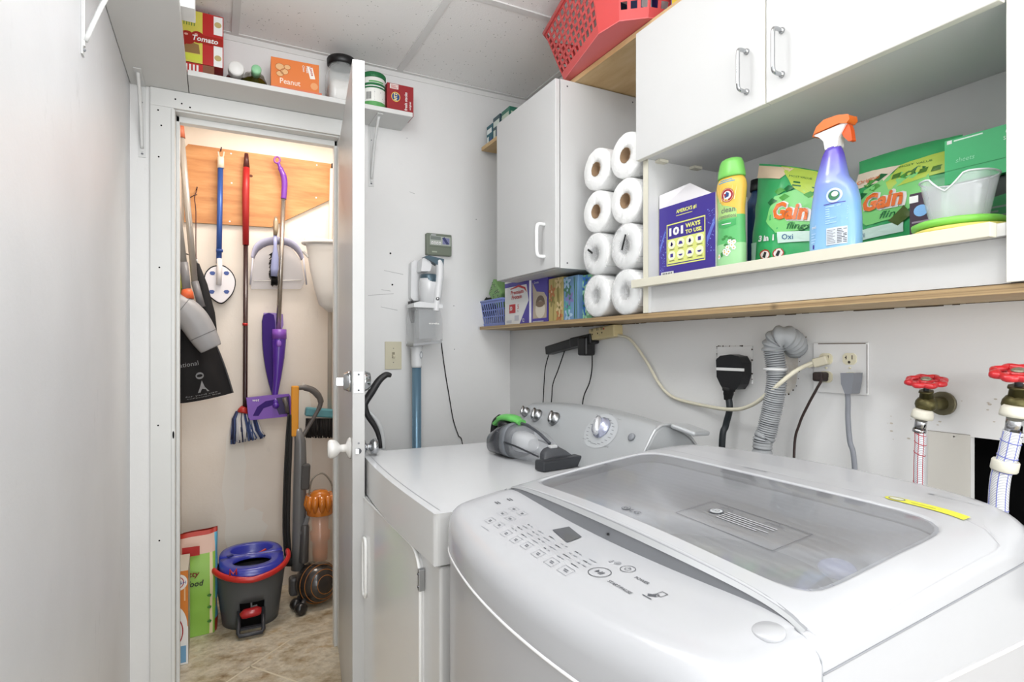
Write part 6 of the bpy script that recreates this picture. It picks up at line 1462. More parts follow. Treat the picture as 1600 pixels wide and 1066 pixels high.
# two by three grid of cycle pads, then a column of option pads
def pad(u, v, w, h, txt_=None, tick=True, l=1):
    a, b = uvc(u, v); m.frame(fz_, a-w/2, b-h/2, a+w/2, b+h/2, .0006, PL2, 1)
    m.rect(fz_, a-w*.22, b+h*.03, a+w*.18, b+h*.14, PK2, 1); m.rect(fz_, a-w*.14, b-h*.16, a+w*.24, b-h*.05, PK2, 1)
for (u, v) in ((766,814), (785,803), (803,796), (780,821), (797,811), (816,803)): pad(u, v, .019, .0135)
a, b = uvc(757, 822); m.rect(fz_, a-.004, b-.004, a+.024, b-.0032, PL2, 1)
for i, (u, v, wd) in enumerate(((791,834,.018), (806,844,.018), (823,853,.018), (841,866,.019), (862,879,.021), (884,892,.023))):
    pad(u, v, wd, .0145); a, b = uvc(u, v)
    for j in range(4):
        cx2 = b+.014+.0095*j; m.rect(fz_, a-.010, cx2, a-.010+.006+.003*((i+j) % 3), cx2+.0016, PK if (i+j) % 2 else PL2, 1)
        m.rect(fz_, a+.001, cx2, a+.001+.005+.002*((i*j) % 3), cx2+.0016, PL2, 1)
for u, v in ((776, 786), (795, 781)): a, b = uvc(u, v); m.rect(fz_, a-.006, b-.002, a+.008, b, PK, 1); m.rect(fz_, a-.004, b+.002, a+.010, b+.004, PK, 1)
m.build('console_printing', t)
m = MB(); q = [uvc(*p_) for p_ in ((863, 829), (889, 824), (909, 840), (886, 849))]
m.poly(fz_, q if True else q, mat('#5c5e61', .25, coat=.6), 1.5); m.build('display', t)
m = MB(); a, b = uvc(1201, 987); c = fz_(a, b, 0); m.lathe([(.0155, -.004), (.0155, .0012), (.0145, .0022), (.001, .0026)], c, APPL, 28, (-.15, 0, 1)); 
m.build('front_cap', t)

# ================================================================ CLOSET: BOARD AND HANGING TOOLS
YP = YC-.018
bp_ = [W(*q, y=YP) for q in ((287, 233), (294, 225), (517, 256), (520, 262), (518, 311), (447, 344), (424, 355), (288, 347))]
m = MB(); m.prism([p for p in bp_][::-1] if (bp_[1]-bp_[0]).cross(bp_[2]-bp_[1]).y > 0 else bp_, (0, .0175, 0), M_PLYO, M_PLYE)
fn = fr((0, YP, 0), (1,0,0), (0,0,1))
for u, v in ((361, 240), (362, 286), (359, 346), (495, 258), (494, 309)): q = W(u, v, y=YP); m.ell(fn, q.x, q.z, .004, .004, WHT, 1, 10)
q = W(392, 275, y=YP); m.ell(fn, q.x, q.z, .009, .007, mat('#5d2f17', .7), 1, 12)
tag(m.build('plywood_board', bevel=.001, recalc=True), 'orange plywood board screwed to the closet wall with tools hanging from it', 'board')
YH = YP-.03
def Q(u, v, d=0): return W(u, v, y=YH-d)
def hook(u, v):
    a = W(u, v, y=YP)
# left poles
def pole_thing(label, segs, group=None, name='pole', cat='pole'):
    t = thing(name, label, cat, segs[-1][1][-1], group)
    for nm_, pts, r_, mt in segs: m = MB(); m.tube(pts, r_, mt, 14); m.build(nm_, t)
    return t
POL = mat('#a8a39c', .35, metal=.4); POG = mat('#77777a', .4)
YL1 = 2.95
L1 = lambda u, v, d=0: W(u, v, y=YL1-d)
pole_thing('tall light grey pole with a terracotta end cap leaning in the left of the closet', [
    ('end_cap', [L1(281,197), L1(283,216)], .0165, mat('#a65b3f', .5)), ('shaft', [L1(283,214), L1(304,440)], .0135, POL), ('lower_shaft', [L1(304,440), L1(315,480)], .016, POG)], name='telescopic_pole')
pole_thing('shorter grey pole with a bright orange collar at the left edge of the closet', [
    ('shaft', [L1(268,250,.1), L1(287,412,.1)], .0135, mat('#8c8a87', .4)), ('lower_shaft', [L1(287,410,.1), L1(292,455,.1)], .017, POG), ('collar', [L1(291,452,.1), L1(292.5,458,.1), L1(293,467,.1)], [.018, .024, .026], mat('#d9653a', .45))], name='telescopic_pole')
t = thing('telescopic_pole', 'thin wooden stick behind the grey poles at the left edge of the closet opening', 'pole', L1(278, 330, -.06)); m = MB(); m.tube([W(274, 215, y=3.02), W(281, 470, y=3.02)], .009, mat('#b98558', .6), 10); m.build('shaft', t)
# dark cord with hook on the board
t = thing('hanging_cord', 'thin dark cord hanging from a small hook on the plywood board', 'cord', Q(307, 300)); m = MB(); m.tube(catmull([Q(307, 299), Q(304, 310), Q(306, 330), Q(306, 380), Q(307, 440)], 6), .0022, mat('#55322e', .6), 8); m.build('cord', t); m = MB(); m.tube([W(307, 297, y=YP), Q(307, 297), Q(308, 292)], .003, mat('#3a2018', .4), 8); m.tube([Q(297, 309), Q(302, 306), Q(308, 304)], .0022, mat('#3a2018', .4), 8); m.build('hook', t)
# grey nozzle and black bag
YN = 2.87
N_ = lambda u, v, d=0: W(u, v, y=YN-d)
t = thing('blower_nozzle', 'smooth grey plastic blower nozzle hanging in front of the black bag', 'nozzle', N_(320, 540))
m = MB(); pts = [N_(255, 478, .02), N_(280, 482, .02), N_(302, 500, .02), N_(320, 528, .02), N_(330, 545, .02)]
cc = catmull(pts, 6); n = len(cc); m.tube(cc, [.055+.012*math.sin(PI*i/(n-1))-.012*i/(n-1) for i in range(n)], mat('#97989b', .4), 24, up=(0,1,0), flat=.8); m.build('nozzle_body', t)
m = MB()
for i in (7, 17): 
    q = cc[i]; d_ = (cc[i+1]-cc[i-1]).normalized(); rr2 = (.055+.012*math.sin(PI*i/(n-1))-.012*i/(n-1))*1.008
    a_ = V((0,1,0))-d_*d_.y; a_.normalize(); b_ = d_.cross(a_); m.tube([q+(a_*math.cos(2*PI*k/28)*.8+b_*math.sin(2*PI*k/28))*rr2 for k in range(28)], .0014, mat('#65666a', .5), 6, closed=True)
m.build('seam_rings', t)
t = thing('cloth_bag', 'black collection bag with faint white printing hanging in the left of the closet', 'bag', N_(320, 630))
NX, NZ = 18, 20; grid = []
def bagp(s_, q_, side=-1):
    uL, uR = 262, 300+(364-300)*q_**1.05+8*math.sin(PI*q_); vT, vB = 478-8*s_, 632-18*s_**1.6
    if q_ < .2: pass
    u = uL+(uR-uL)*s_; v = vT+(vB-vT)*q_; wv = .010*math.sin(s_*13+q_*3)*q_+.006*noise.noise(V((s_*6, q_*5, 0)))
    return W(u, v, y=2.93+wv+side*.02*math.sin(PI*min(1, s_*1.0))*1)
m = MB(); FB = mat('#131214', .85)
fa = [bagp(i/NX, j/NZ, -1) for j in range(NZ+1) for i in range(NX+1)]; ba = [bagp(i/NX, j/NZ, 1)+V((0,.006,0)) for j in range(NZ+1) for i in range(NX+1)]
fcs = [(j*(NX+1)+i, (j+1)*(NX+1)+i, (j+1)*(NX+1)+i+1, j*(NX+1)+i+1) for j in range(NZ) for i in range(NX)]
m.add(fa, fcs, FB, True); m.add(ba, [q[::-1] for q in fcs], FB, True); m.build('bag_body', t)
m = MB(); m.tube([bagp(1, j/12, 0) for j in range(13)], .0035, mat('#4a4a4d', .7), 8); m.build('piping', t)
fb2 = lambda a, b, l=1: bagp(max(.02, min(.98, a)), 1-max(.02, min(.98, b)), -1)+V((0, -.002-.0008*l, 0))
m = MB(); PW = mat('#8b8c8e', .7)
m.txt(fb2, 'National', .12, .36, .045, PW, 1, w=.45); m.ringl(fb2, .55, .25, .07, .035, .02, PW, 1, 18); m.poly(fb2, [(.48,.08), (.66,.08), (.60,.13), (.57,.20), (.53,.14)], PW, 1); m.txt(fb2, 'for yard use', .28, .045, .018, PW, 1, w=.5); m.txt(fb2, 'collection bag', .3, .025, .014, PW, 1, w=.52); m.build('printing', t)
t = thing('folded_umbrella', 'folded black umbrella behind the leaning grey poles', 'umbrella', W(330, 520, y=3.02)); m = MB(); m.tube([W(309, 412, y=3.03), W(316, 445, y=3.03), W(325, 490, y=3.03), W(334, 540, y=3.03)], [.006, .022, .03, .02], mat('#17171a', .8), 9); m.build('canopy', t); m = MB(); m.tube([W(307, 404, y=3.03), W(309, 414, y=3.03)], .003, CHROME, 8); m.build('tip', t); m = MB(); m.tube(catmull([W(309, 414, y=3.03), W(300, 400, y=3.05), V((-.136, 3.06, W(296, 396, y=3.05).z))], 5), .0025, mat('#17171a', .8), 8); m.build('wrist_strap', t)
t = thing('duster', 'lime green fluffy duster at the left edge of the closet', 'duster', W(275, 470, y=2.98)); m = MB(); c = W(272, 440, y=2.98)
rr3 = []
for i in range(1, 16):
    a_ = PI*i/16; rr3.append([c+V((math.sin(a_)*math.cos(2*PI*k/24)*.04, math.sin(a_)*math.sin(2*PI*k/24)*.04, -math.cos(a_)*.09))*(1+.25*noise.noise(V((i*1.3, k*1.7, 2)))) for k in range(24)])
m.loft(rr3, mat('#9aa53a', .95), smooth=False); m.build('fluffy_head', t); m = MB(); m.tube([c+V((0,0,.07)), W(273, 395, y=2.98)], .006, BLACK, 8); m.build('handle', t)
# spin scrubber
t = thing('scrubber', 'blue handled scrubber with a white diamond-shaped head hanging on the board', 'scrubber', Q(344, 470))
m = MB(); m.tube([Q(344.5, 262), Q(342, 412)], .0125, mat('#34569c', .35, metal=.3), 14); m.tube([Q(343, 390), Q(343, 394)], .0155, mat('#2b4a8c', .4), 14); m.build('handle', t)
m = MB(); m.tube([Q(345, 246), Q(345, 263)], [.0145, .0155], mat('#d8cdbb', .5), 14)
m.tube([Q(341, 237), Q(342, 244), Q(345, 250), Q(349, 244), Q(350, 237)], .0035, mat('#cfc4b4', .5), 8); m.build('hanging_end', t)
m = MB(); m.tube([W(345, 236, y=YP), Q(345, 234), Q(346, 230)], .003, mat('#3a2233', .4), 8); m.build('hook', t)
def outl(ptsuv, d, inset=1.0):
    c = sum((Q(*p_, d) for p_ in ptsuv), V((0,0,0)))/len(ptsuv); return [c+(Q(*p_, d)-c)*inset for p_ in ptsuv]
hd = [(343, 416), (352, 418), (362, 427), (367, 440), (364, 455), (356, 466), (346, 473), (335, 468), (325, 458), (321, 446), (321, 430), (330, 419)]
def plate(m, uv, d0, th, mt, inset=1.0, rnd=3):
    P0 = catmull(outl(uv, d0, inset), rnd, True); P1 = [p_+V((0, th, 0)) for p_ in P0]
    if (P0[1]-P0[0]).cross(P0[2]-P0[1]).y > 0: P0.reverse(); P1.reverse()
    m.prism(P0, (0, th, 0), mt)
m = MB(); plate(m, hd, -.006, .014, mat('#1e2026', .8), 1.07); m.build('brush_pad', t)
m = MB(); plate(m, hd, .012, .017, mat('#dfdce0', .4)); m.build('head', t, bevel=.003, recalc=True)
m = MB(); fq2 = lambda a, b, l=1: V((a, YH-.0125-.0006*l, b))
for u, v in ((332, 427), (354, 427), (331, 456), (354, 456)): q = W(u, v, y=YH-.0125); m.poly(fq2, [(q.x+.013*math.cos(k)*1.0, q.z+.010*math.sin(k)) for k in (.3, 1.2, 2.2, 3.1, 4.1, 4.712, 5.3)], mat('#3c5292', .5), 1)
m.build('blue_pads', t)
m = MB(); m.tube([Q(343, 405, .008), Q(343, 418, .02), Q(342, 445, .02)], .0125, mat('#e2dfe0', .4), 14); m.build('neck', t)
# red handled string mop
t = thing('string_mop', 'string mop with a red and dark brown handle and a blue and white yarn head', 'mop', Q(386, 695))
m = MB(); m.tube([Q(385, 240), Q(385, 262)], [.009, .015], mat('#4c1f1c', .4), 14); m.build('hanging_end', t)
m = MB(); m.tube([Q(385, 262), Q(384, 300), Q(384, 383)], [.0155, .0165, .0145], mat('#a01f20', .4), 14); m.build('red_grip', t)
m = MB(); m.tube([Q(384, 380), Q(383, 620), Q(383, 638)], .011, mat('#2d1516', .35, coat=.3), 12); m.build('shaft', t)
m = MB(); m.tube([Q(383, 505), Q(383, 509)], .0125, RED, 12); m.build('lock_ring', t)
m = MB(); m.tube([Q(383, 636), Q(381, 641), Q(380, 645)], [.018, .026, .030], mat('#b02a22', .4), 18); m.build('mop_socket', t)
m = MB(); rn = random.Random(6)
for i in range(260):
    s_ = rn.random(); dp = rn.uniform(-.032, .014); u0 = 363+38*s_; u1 = 361+52*s_+rn.uniform(-1.5, 1.5); v1 = 692-10*s_+rn.uniform(-5, 3); 
    cc2 = ('#dfdcda', '#3a4a78', '#cfd0d6', '#566a9a', '#2f3450')[i % 5]
    m.tube([Q(369+24*s_, 643, dp*.5), Q(u0, 655, dp), Q((u0+u1)/2+rn.uniform(-2, 2), 673, dp*1.1), Q(u1, v1, dp)], .0046, mat(cc2, .9), 6)
yo = m.build('yarn_head', t); yo['kind'] = 'stuff'
# purple spray mop
t = thing('spray_mop', 'purple spray mop with a silver tube hanging from the plywood board', 'mop', Q(430, 655))
PU = mat('#4e2796', .3, coat=.4); PU2 = mat('#7446ad', .35); PU3 = mat('#34196c', .5, spec=.2)
m = MB(); m.tube([Q(433+4.5*math.cos(2*PI*k/14), 250+5*math.sin(2*PI*k/14), .01) for k in range(14)], .0045, mat('#8f4a9c', .4), 8, closed=True)
m.tube(catmull([Q(435, 255, .01), Q(438, 263, .01), Q(443, 275, .01), Q(444.5, 285, .01), Q(444, 300, .01), Q(443, 311, .01)], 5), [.008, .0125, .0145, .0145, .014, .0135], mat('#6a2a98', .3, coat=.3), 16); m.build('handle', t)
m = MB(); m.tube([Q(443, 309, .01), Q(435, 515, .012)], .0115, mat('#a9a39c', .25, metal=.8), 16); m.build('tube', t)
m = MB(); plate(m, [(412,492), (428,492), (430,520), (430,570), (431,625), (424,612), (416,580), (411,545), (410,515)], .005, .04, PU3, 1.0, 2); m.build('solution_bottle', t, bevel=.008, recalc=True)
m = MB(); plate(m, [(412,489), (428,489), (442,491), (443,508), (440,516), (413,516)], .0, .03, mat('#8c70b4', .25), 1.0, 1); m.build('bottle_top', t, bevel=.006, recalc=True)
m = MB()
pp = [(436.5,517,.018,.030), (436,535,.02,.030), (435,560,.02,.026), (433,590,.02,.018), (430,615,.02,.012), (429,632,.02,.012)]
m.tube([Q(u, v, d) for u, v, d, _ in pp], [1.1*r_ for *_, r_ in pp], PU, 24, up=(0,1,0)); m.build('mop_body', t)
m = MB(); m.tube([Q(436.5, 515, .018), Q(436.5, 530, .02)], [.034, .0345], mat('#8250b5', .3), 24, up=(0,1,0)); q = Q(436, 537, .050); m.ball(q, .012, mat('#8a5fc0', .3), 14, (1,.5,1.5)); m.build('body_collar', t)
m = MB(); plate(m, [(385,622), (420,618), (452,616), (454,620), (455,648), (450,651), (391,657), (388,652)], .05, .028, PU2, 1.0, 1); m.build('cleaning_head', t, bevel=.006, recalc=True)
m = MB(); fq3 = lambda a, b, l=1: V((a, YH-.0505-.0006*l, b))
q = [W(u, v, y=YH-.051) for u, v in ((395,650), (402,636), (415,627), (432,624), (430,632), (412,638), (404,650))]; m.poly(fq3, [(p_.x, p_.z) for p_ in q][::-1], PU3, 1)
q = [W(u, v, y=YH-.051) for u, v in ((432,622), (452,619), (453,646), (436,648), (431,636))]; m.poly(fq3, [(p_.x, p_.z) for p_ in q][::-1], mat('#2b1850', .4), 1)
q = W(398, 626, y=YH-.051); m.txt(fq3, 'wet', q.x-.01, q.z-.005, .011, WHT, 1, w=.03, shear=.2); m.build('head_pattern', t)
m = MB(); q = Q(431, 634, .055); m.ball(q, .016, PU, 16); m.tube([Q(430, 620, .03), q], .013, PU, 12); m.build('swivel_joint', t)
m = MB(); m.tube([Q(444, 622, .06), Q(447, 632, .07), Q(449, 645, .07)], [.012, .009, .010], mat('#5a5654', .4), 12); m.tube([Q(449, 640, .07), Q(452, 652, .07)], .006, BLACK, 10); m.build('spray_nozzle', t)
# dustpan and brush
t = thing('dustpan', 'pale lilac dustpan on the closet wall behind the purple mop', 'dustpan', W(432, 440, y=YC-.04))
DPM = mat('#b4b4cc', .35); m = MB(); D = lambda u, v, d=0: W(u, v, y=YC-.035-d)
arch = [(393,402), (397,385), (408,375), (425,371), (445,372), (460,378), (470,390), (474,403)]
ar = catmull([D(u, v, .03) for u, v in arch], 5); inn = catmull([D(u, v, .0) for u, v in ((397,405), (403,394), (414,386), (427,383), (443,383), (456,388), (465,397), (470,407))], 5)
n = len(ar); m.add(ar+inn, [(i, n+i, n+i+1, i+1) for i in range(n-1)], DPM, True); m.build('pan_hood', t, solid=.004)
m = MB(); bl = [D(u, v, .0) for u, v in ((397,405), (391,440), (393,452), (470,452), (476,440), (470,407), (456,388), (443,383), (427,383), (414,386), (403,394))]
m.add(bl, [tuple(range(len(bl)))], mat('#c6c6cb', .3, alpha=.42)); m.build('pan', t, solid=.003)
m = MB(); m.tube([D(396,439,.004), D(471,438,.004)], .0018, WHT, 6); m.tube([D(395,403,.03), D(391,445,.02)], .004, mat('#c4c4cf', .4), 8); m.tube([D(474,403,.03), D(479,445,.02)], .004, mat('#c4c4cf', .4), 8); m.build('pan_rim', t)
t = thing('hand_brush', 'small brush with a lilac handle and black bristles hanging over the dustpan', 'brush', W(428, 445, y=3.08))
HB = lambda u, v, d=0: W(u, v, y=3.09-d)
m = MB(); m.tube([HB(431, 339), HB(431, 346), HB(431, 358), HB(430, 368)], [.006, .012, .0125, .009], mat('#a89a84', .3, metal=.6), 14); m.build('ferrule', t)
m = MB(); m.tube([HB(430, 366), HB(430, 386), HB(430, 402), HB(429, 420), HB(428, 432)], [.009, .008, .016, .019, .014], mat('#8f96bd', .35), 16, up=(0,1,0), flat=.6); m.build('handle', t)
m = MB(); rn = random.Random(3)
for i in range(70):
    q = rn.random(); v = 392+50*q; m.tube([HB(428, v, -.005), HB(422+rn.uniform(-2, 1)+(4 if q > .8 else 0), v+6, -.01)], .0022, BLACKR, 5)
for i in range(20): m.tube([HB(424+.5*i, 432, -.0), HB(424+.5*i, 446+rn.uniform(-2, 1), -.0)], .0022, BLACKR, 5)
o_ = m.build('bristles', t); o_['kind'] = 'stuff'
# white tub hanging at the right
t = thing('plastic_tub', 'white plastic tub hanging sideways at the right of the closet, partly behind the door', 'tub', W(505, 440, y=3.0))
m = MB(); TB = mat('#d6d5d2', .4); T_ = lambda u, v, d=0: W(u, v, y=3.0-d)
c1, c2 = T_(530, 384), T_(530, 470)
m.tube([T_(535, 384), T_(533, 400), T_(531, 425), T_(530, 455), T_(529, 478), T_(529, 488)], [.185, .165, .145, .120, .095, .05], TB, 36, up=(0,1,0), flat=.55); m.build('tub_body', t)
m = MB(); ctr = T_(535, 384); m.tube([ctr+V((math.cos(2*PI*k/36)*.19, math.sin(2*PI*k/36)*.105, .0)) for k in range(36)], .008, mat('#dddcda', .35), 10, closed=True); m.build('rim', t)
m = MB(); q = T_(476, 388, -.0); m.bar(T_(473, 392), T_(482, 402), .02, .01, TB); m.build('side_lug', t, bevel=.003)
# broom
t = thing('broom', 'teal and black broom with a pale handle, partly hidden by the open door', 'broom', W(505, 685, y=3.13))
B_ = lambda u, v, d=0: W(u, v, y=3.12-d)
m = MB(); m.tube([B_(519, 264), B_(516, 380), B_(515, 640)], .011, mat('#c9c2b6', .45), 12); m.build('handle', t)
m = MB(); m.tube([B_(520, 256), B_(520, 266)], .008, BLACK, 10); m.build('hanging_cap', t)
m = MB(); plate(m, [(479,634), (485,633), (535,640), (535,654), (478,650)], .0, 0, mat('#5f97a0', .4)) if False else m.bar(W(477, 643, y=3.10), W(540, 648, y=3.10), .05, .045, mat('#5b96a2', .4), up=(0,0,1)); m.build('block', t, bevel=.008)
m = MB(); rn = random.Random(9)
for i in range(260):
    u = 478+62*rn.random(); d_ = rn.uniform(-.02, .02); m.tube([B_(u, 654, d_+.02), B_(u+(u-505)*.02+rn.uniform(-1, 1), 683+rn.uniform(-3, 2), d_*1.3+.02)], .0022, mat('#2b2a2a', .9), 4)
o_ = m.build('bristles', t); o_['kind'] = 'stuff'
# upright vacuum
YD = 2.93
U = lambda u, v, d=0: W(u, v, y=YD-d)
t = thing('upright_vacuum', 'grey and orange upright ball vacuum with a yellow wand, standing in the closet', 'vacuum cleaner', W(485, 945, z=0))
YO = mat('#d99322', .35); VG = mat('#4b4a4a', .35, coat=.3); VG2 = mat('#6b6c6d', .3, coat=.3)
m = MB(); m.bar(U(461, 603), U(460, 682), .034, .03, YO, up=(0,1,0)); m.build('yellow_wand', t, bevel=.006)
m = MB(); m.tube(catmull([U(461, 607), U(476, 606), U(490, 611), U(500, 623), U(500, 634), U(492, 650), U(479, 672), U(473, 682)], 6), [.011, .015, .016, .014, .011, .009, .009, .010], mat('#5d5a58', .4), 14); m.build('handle_loop', t)
m = MB(); m.tube([U(465, 670), U(469, 690), U(469, 730), U(468, 780), U(467, 850), U(465, 890)], [.016, .026, .03, .031, .031, .030], VG2, 20); m.build('body_tube', t)
m = MB(); m.bar(U(478, 725, .02), U(476, 765, .02), .04, .04, VG, up=(0,1,0)); m.tube([U(477, 820, .03), U(474, 880, .03)], [.02, .022], VG, 14); m.bar(U(482, 806, .03), U(471, 836, .03), .022, .02, mat('#707173', .3), up=(0,1,0)); m.build('upper_housing', t, bevel=.008)
m = MB()
for i, (du, dd) in enumerate(((0,0), (3,.006), (6,.0), (-3,.006), (2,-.008), (5,.01))):
    m.tube(catmull([U(452+du*.5, 648, dd), U(450+du*.9, 690, dd), U(447+du, 760, dd), U(446+du, 830, dd), U(450+du, 885, dd)], 6), .0045, mat('#232323', .5), 8)
m.build('coiled_power_cord', t)
m = MB(); cb_ = U(501, 845, .02); cb2 = U(500, 797, .02); BR = .058
zb0_, zb1_ = U(500, 878, .02).z, U(500, 800, .02).z; bx_, by_ = U(500, 840, .02).x, YD-.02
m.lathe([(.045,0),(BR,.01),(BR*1.02,zb1_-zb0_)], (bx_, by_, zb0_), mat('#d9c9b6', .05, alpha=.38, coat=.8), 32); m.build('clear_bin', t)
OC = mat('#c96a2a', .35); m = MB(); hB = zb1_-zb0_
m.lathe([(.034,.012),(.036,.05),(.036,hB*.42),(.046,hB*.46),(.048,hB*.62),(.038,hB*.66),(.042,hB*.98)], (bx_, by_, zb0_), OC, 28); m.build('inner_cyclone', t)
m = MB(); rcy = []
OR3 = mat('#c87420', .2, coat=.6)
m.lathe([(.056,-.012),(.062,-.005),(.060,.02),(.045,.09),(.03,.105),(.001,.108)], (bx_, by_, zb1_), OR3, 28)
for k in range(12):
    a_ = 2*PI*k/12; q = V((bx_+math.cos(a_)*.05, by_+math.sin(a_)*.05, zb1_)); m.tube([q+V((0,0,.0)), q+V((math.cos(a_)*.012, math.sin(a_)*.012, .045)), q+V((math.cos(a_)*.004, math.sin(a_)*.004, .085))], [.008, .016, .013], OR3, 10)
m.build('cyclone_cluster', t)
m = MB(); m.tube(catmull([V((bx_-.05, by_, zb1_+.09)), V((bx_-.035, by_, zb1_+.16)), V((bx_+.01, by_, zb1_+.185)), V((bx_+.05, by_, zb1_+.14)), V((bx_+.06, by_, zb1_+.08))], 6), .004, mat('#8f8a80', .2, alpha=.7), 8); m.build('bin_handle', t)
bc = W(494, 912, y=2.90); rB = .098; bc.z = rB+.003
m = MB(); aB = V((.35, -.93, .12)).normalized(); m.lathe([(.001 if abs(math.cos(PI*i/24)) > .999 else rB*math.sin(PI*i/24), -rB*math.cos(PI*i/24)) for i in range(0, 25)], bc, mat('#2f2b29', .25, coat=.5), 36, aB); m.build('ball', t)
m = MB()
a1 = V((0,0,1))-aB*aB.z; a1.normalize(); b1 = aB.cross(a1)
for an in (25, 42, 60, 76): 
    R1 = rB*math.sin(math.radians(an))*1.003; hh1 = rB*math.cos(math.radians(an))*1.003; m.tube([bc+aB*hh1+(a1*math.cos(2*PI*k/48)+b1*math.sin(2*PI*k/48))*R1 for k in range(48)], .0018, mat('#a86a2c', .4), 6, closed=True)
m.build('ball_rings', t)
m = MB(); c = bc+V((-.10, .02, .0)); m.bar(V((c.x-.02, 2.93, .09)), V((c.x+.10, 2.93, .09)), .06, .09, VG, up=(0,0,1)); m.build('chassis', t, bevel=.015)
for u, v in ((463, 929), (470, 944)):
    q = W(u, v, y=2.86 if v < 940 else 2.80); m = MB(); r_ = .026; q.z = r_+.0005; m.lathe([(r_*.5,-.022),(r_,-.014),(r_*1.0,.014),(r_*.5,.022)], q, mat('#1d1d1e', .3, coat=.4), 24, aB); m.tube([q, q+V((.03, .06, .03))], .010, VG, 10); m.build('wheel', t)
# ---------------------------------------------------------------- mop bucket
bxc, byc = .146, 2.865
t = thing('mop_bucket', 'dark grey mop bucket with a blue wringer lid and red handle on the closet floor', 'bucket', (bxc, byc, 0))
BG = mat('#55585a', .4)
def ov(r_, z, ex=1.0, ey=.92, cy0=0, n=48, tilt=0): return [V((bxc+r_*ex*math.cos(2*PI*k/n), byc+cy0+r_*ey*math.sin(2*PI*k/n), z+tilt*math.sin(2*PI*k/n))) for k in range(n)]
m = MB()
# wall with the opening for the pedal: leave out cells around the front
N = 48; zsn = [.001, .03, .06, .09, .12, .15, .18, .21, .235]; rsn = [.112, .116, .120, .124, .128, .132, .136, .140, .143]
vs = [p_ for r_, z in zip(rsn, zsn) for p_ in ov(r_, z)]
f1 = []
for j in range(len(zsn)-1):
    for k in range(N):
        an = 360*(k+.5)/N
        if 250 < an < 290 and zsn[j] < .115: continue
        f1.append((j*N+k, j*N+(k+1) % N, (j+1)*N+(k+1) % N, (j+1)*N+k))
m.add(vs, f1, BG, True); m.loft([ov(.141, .228), ov(.150, .232), ov(.150, .247), ov(.143, .25), ov(.138, .25)], mat('#6c7072', .4), cap0=False, cap1=False); m.add(ov(.112, .002), [tuple(range(N))], BG)
m.build('bucket_body', t, solid=-.003)
m = MB(); 
m.loft([[V((bxc+.098*math.cos(a_), byc+.088*math.sin(a_), z)) for a_ in [2*PI*k/32 for k in range(32)]] for z in (.004, .13)], HOLE); m.build('pedal_recess', t)
RH = mat('#c32a26', .35, coat=.2)
m = MB(); pts = [V((bxc+.158*math.cos(a_), byc-.01+.150*math.sin(a_), .262+.030*math.sin(a_)*1.0+.012*abs(math.cos(a_)))) for a_ in [math.radians(172+196*k/30) for k in range(31)]]
m.tube(pts, .0105, RH, 12, up=(0,0,1), flat=1.25); m.build('bail_handle', t)
for s_ in (0, -1): pass
m = MB(); lcx, lcy, lz = bxc+.004, byc-.0, .292
BL = mat('#3038a6', .28, coat=.4)
def lo(ex, ey, z, cy0=0, cx0=0, n=64, pw=2.6, tl=.0): 
    return [V((lcx+cx0+ex*math.copysign(abs(math.cos(2*PI*k/n))**(2/pw), math.cos(2*PI*k/n)), lcy+cy0+ey*math.copysign(abs(math.sin(2*PI*k/n))**(2/pw), math.sin(2*PI*k/n)), z+.10*(cy0+ey*math.sin(2*PI*k/n))/.3)) for k in range(n)]
# lid plate with a real hole in front and a dished cup behind
zl = .285
outer = lo(.132, .150, zl)
def lp(x, y, z=0): return V((lcx+x, lcy+y, zl+z+.33*y*.30))
h1 = (0, -.052, .078, .050); h2 = (.005, .072, .090, .052)
NXg, NYg = 40, 44; vs = []; idx = {}
def ins(x, y, e): return ((x-e[0])/e[2])**2+((y-e[1])/e[3])**2 < 1
def so(x, y): return abs(x/.132)**2.7+abs(y/.150)**2.7 <= 1
# ring lofts: outer edge to hole 1 on front half and hole 2 on back half, joined at y=+.008
def half(sign, e):
    n = 40; ring_o, ring_i = [], []
    y_s = .010
    for k in range(n):
        a_ = 2*PI*k/n; dx_, dy_ = math.cos(a_), math.sin(a_); lo_, hi_ = 0, .4
        for _ in range(22):
            md = (lo_+hi_)/2; x, y = e[0]+dx_*md, e[1]+dy_*md
            okk = so(x, y) and ((y <= y_s) if sign < 0 else (y >= y_s))
            if okk: lo_ = md
            else: hi_ = md
        ring_o.append((e[0]+dx_*lo_, e[1]+dy_*lo_)); ring_i.append((e[0]+dx_*e[2], e[1]+dy_*e[3]))
    return ring_o, ring_i
for sign, e in ((-1, h1), (1, h2)):
    ro, ri = half(sign, e)
    edge = lambda r_, z, q=1.0: [lp(x, y, z) for x, y in r_]
    md = [((a[0]+b[0])/2, (a[1]+b[1])/2) for a, b in zip(ro, ri)]
    ri1 = [(e[0]+(x-e[0])*1.04, e[1]+(y-e[1])*1.04) for x, y in ri]
    rin = [(e[0]+(x-e[0])*.93, e[1]+(y-e[1])*.93) for x, y in ri]
    rin2 = [(e[0]+(x-e[0])*.72, e[1]+(y-e[1])*.72) for x, y in ri]
    if sign < 0: m.loft([edge(ro, -.03), edge(ro, 0), edge(md, .001), edge(ri1, .0005), edge(ri, -.003), edge([(e[0]+(x-e[0])*.985, e[1]+(y-e[1])*.985) for x, y in ri], -.012)], BL, cap0=False, cap1=False)
    else: m.loft([edge(ro, -.03), edge(ro, 0), edge(md, .001), edge(ri1, .0005), edge(ri, -.003), edge(rin, -.03), edge(rin2, -.042)], BL, cap0=False, cap1=True)
m.build('blue_lid', t)
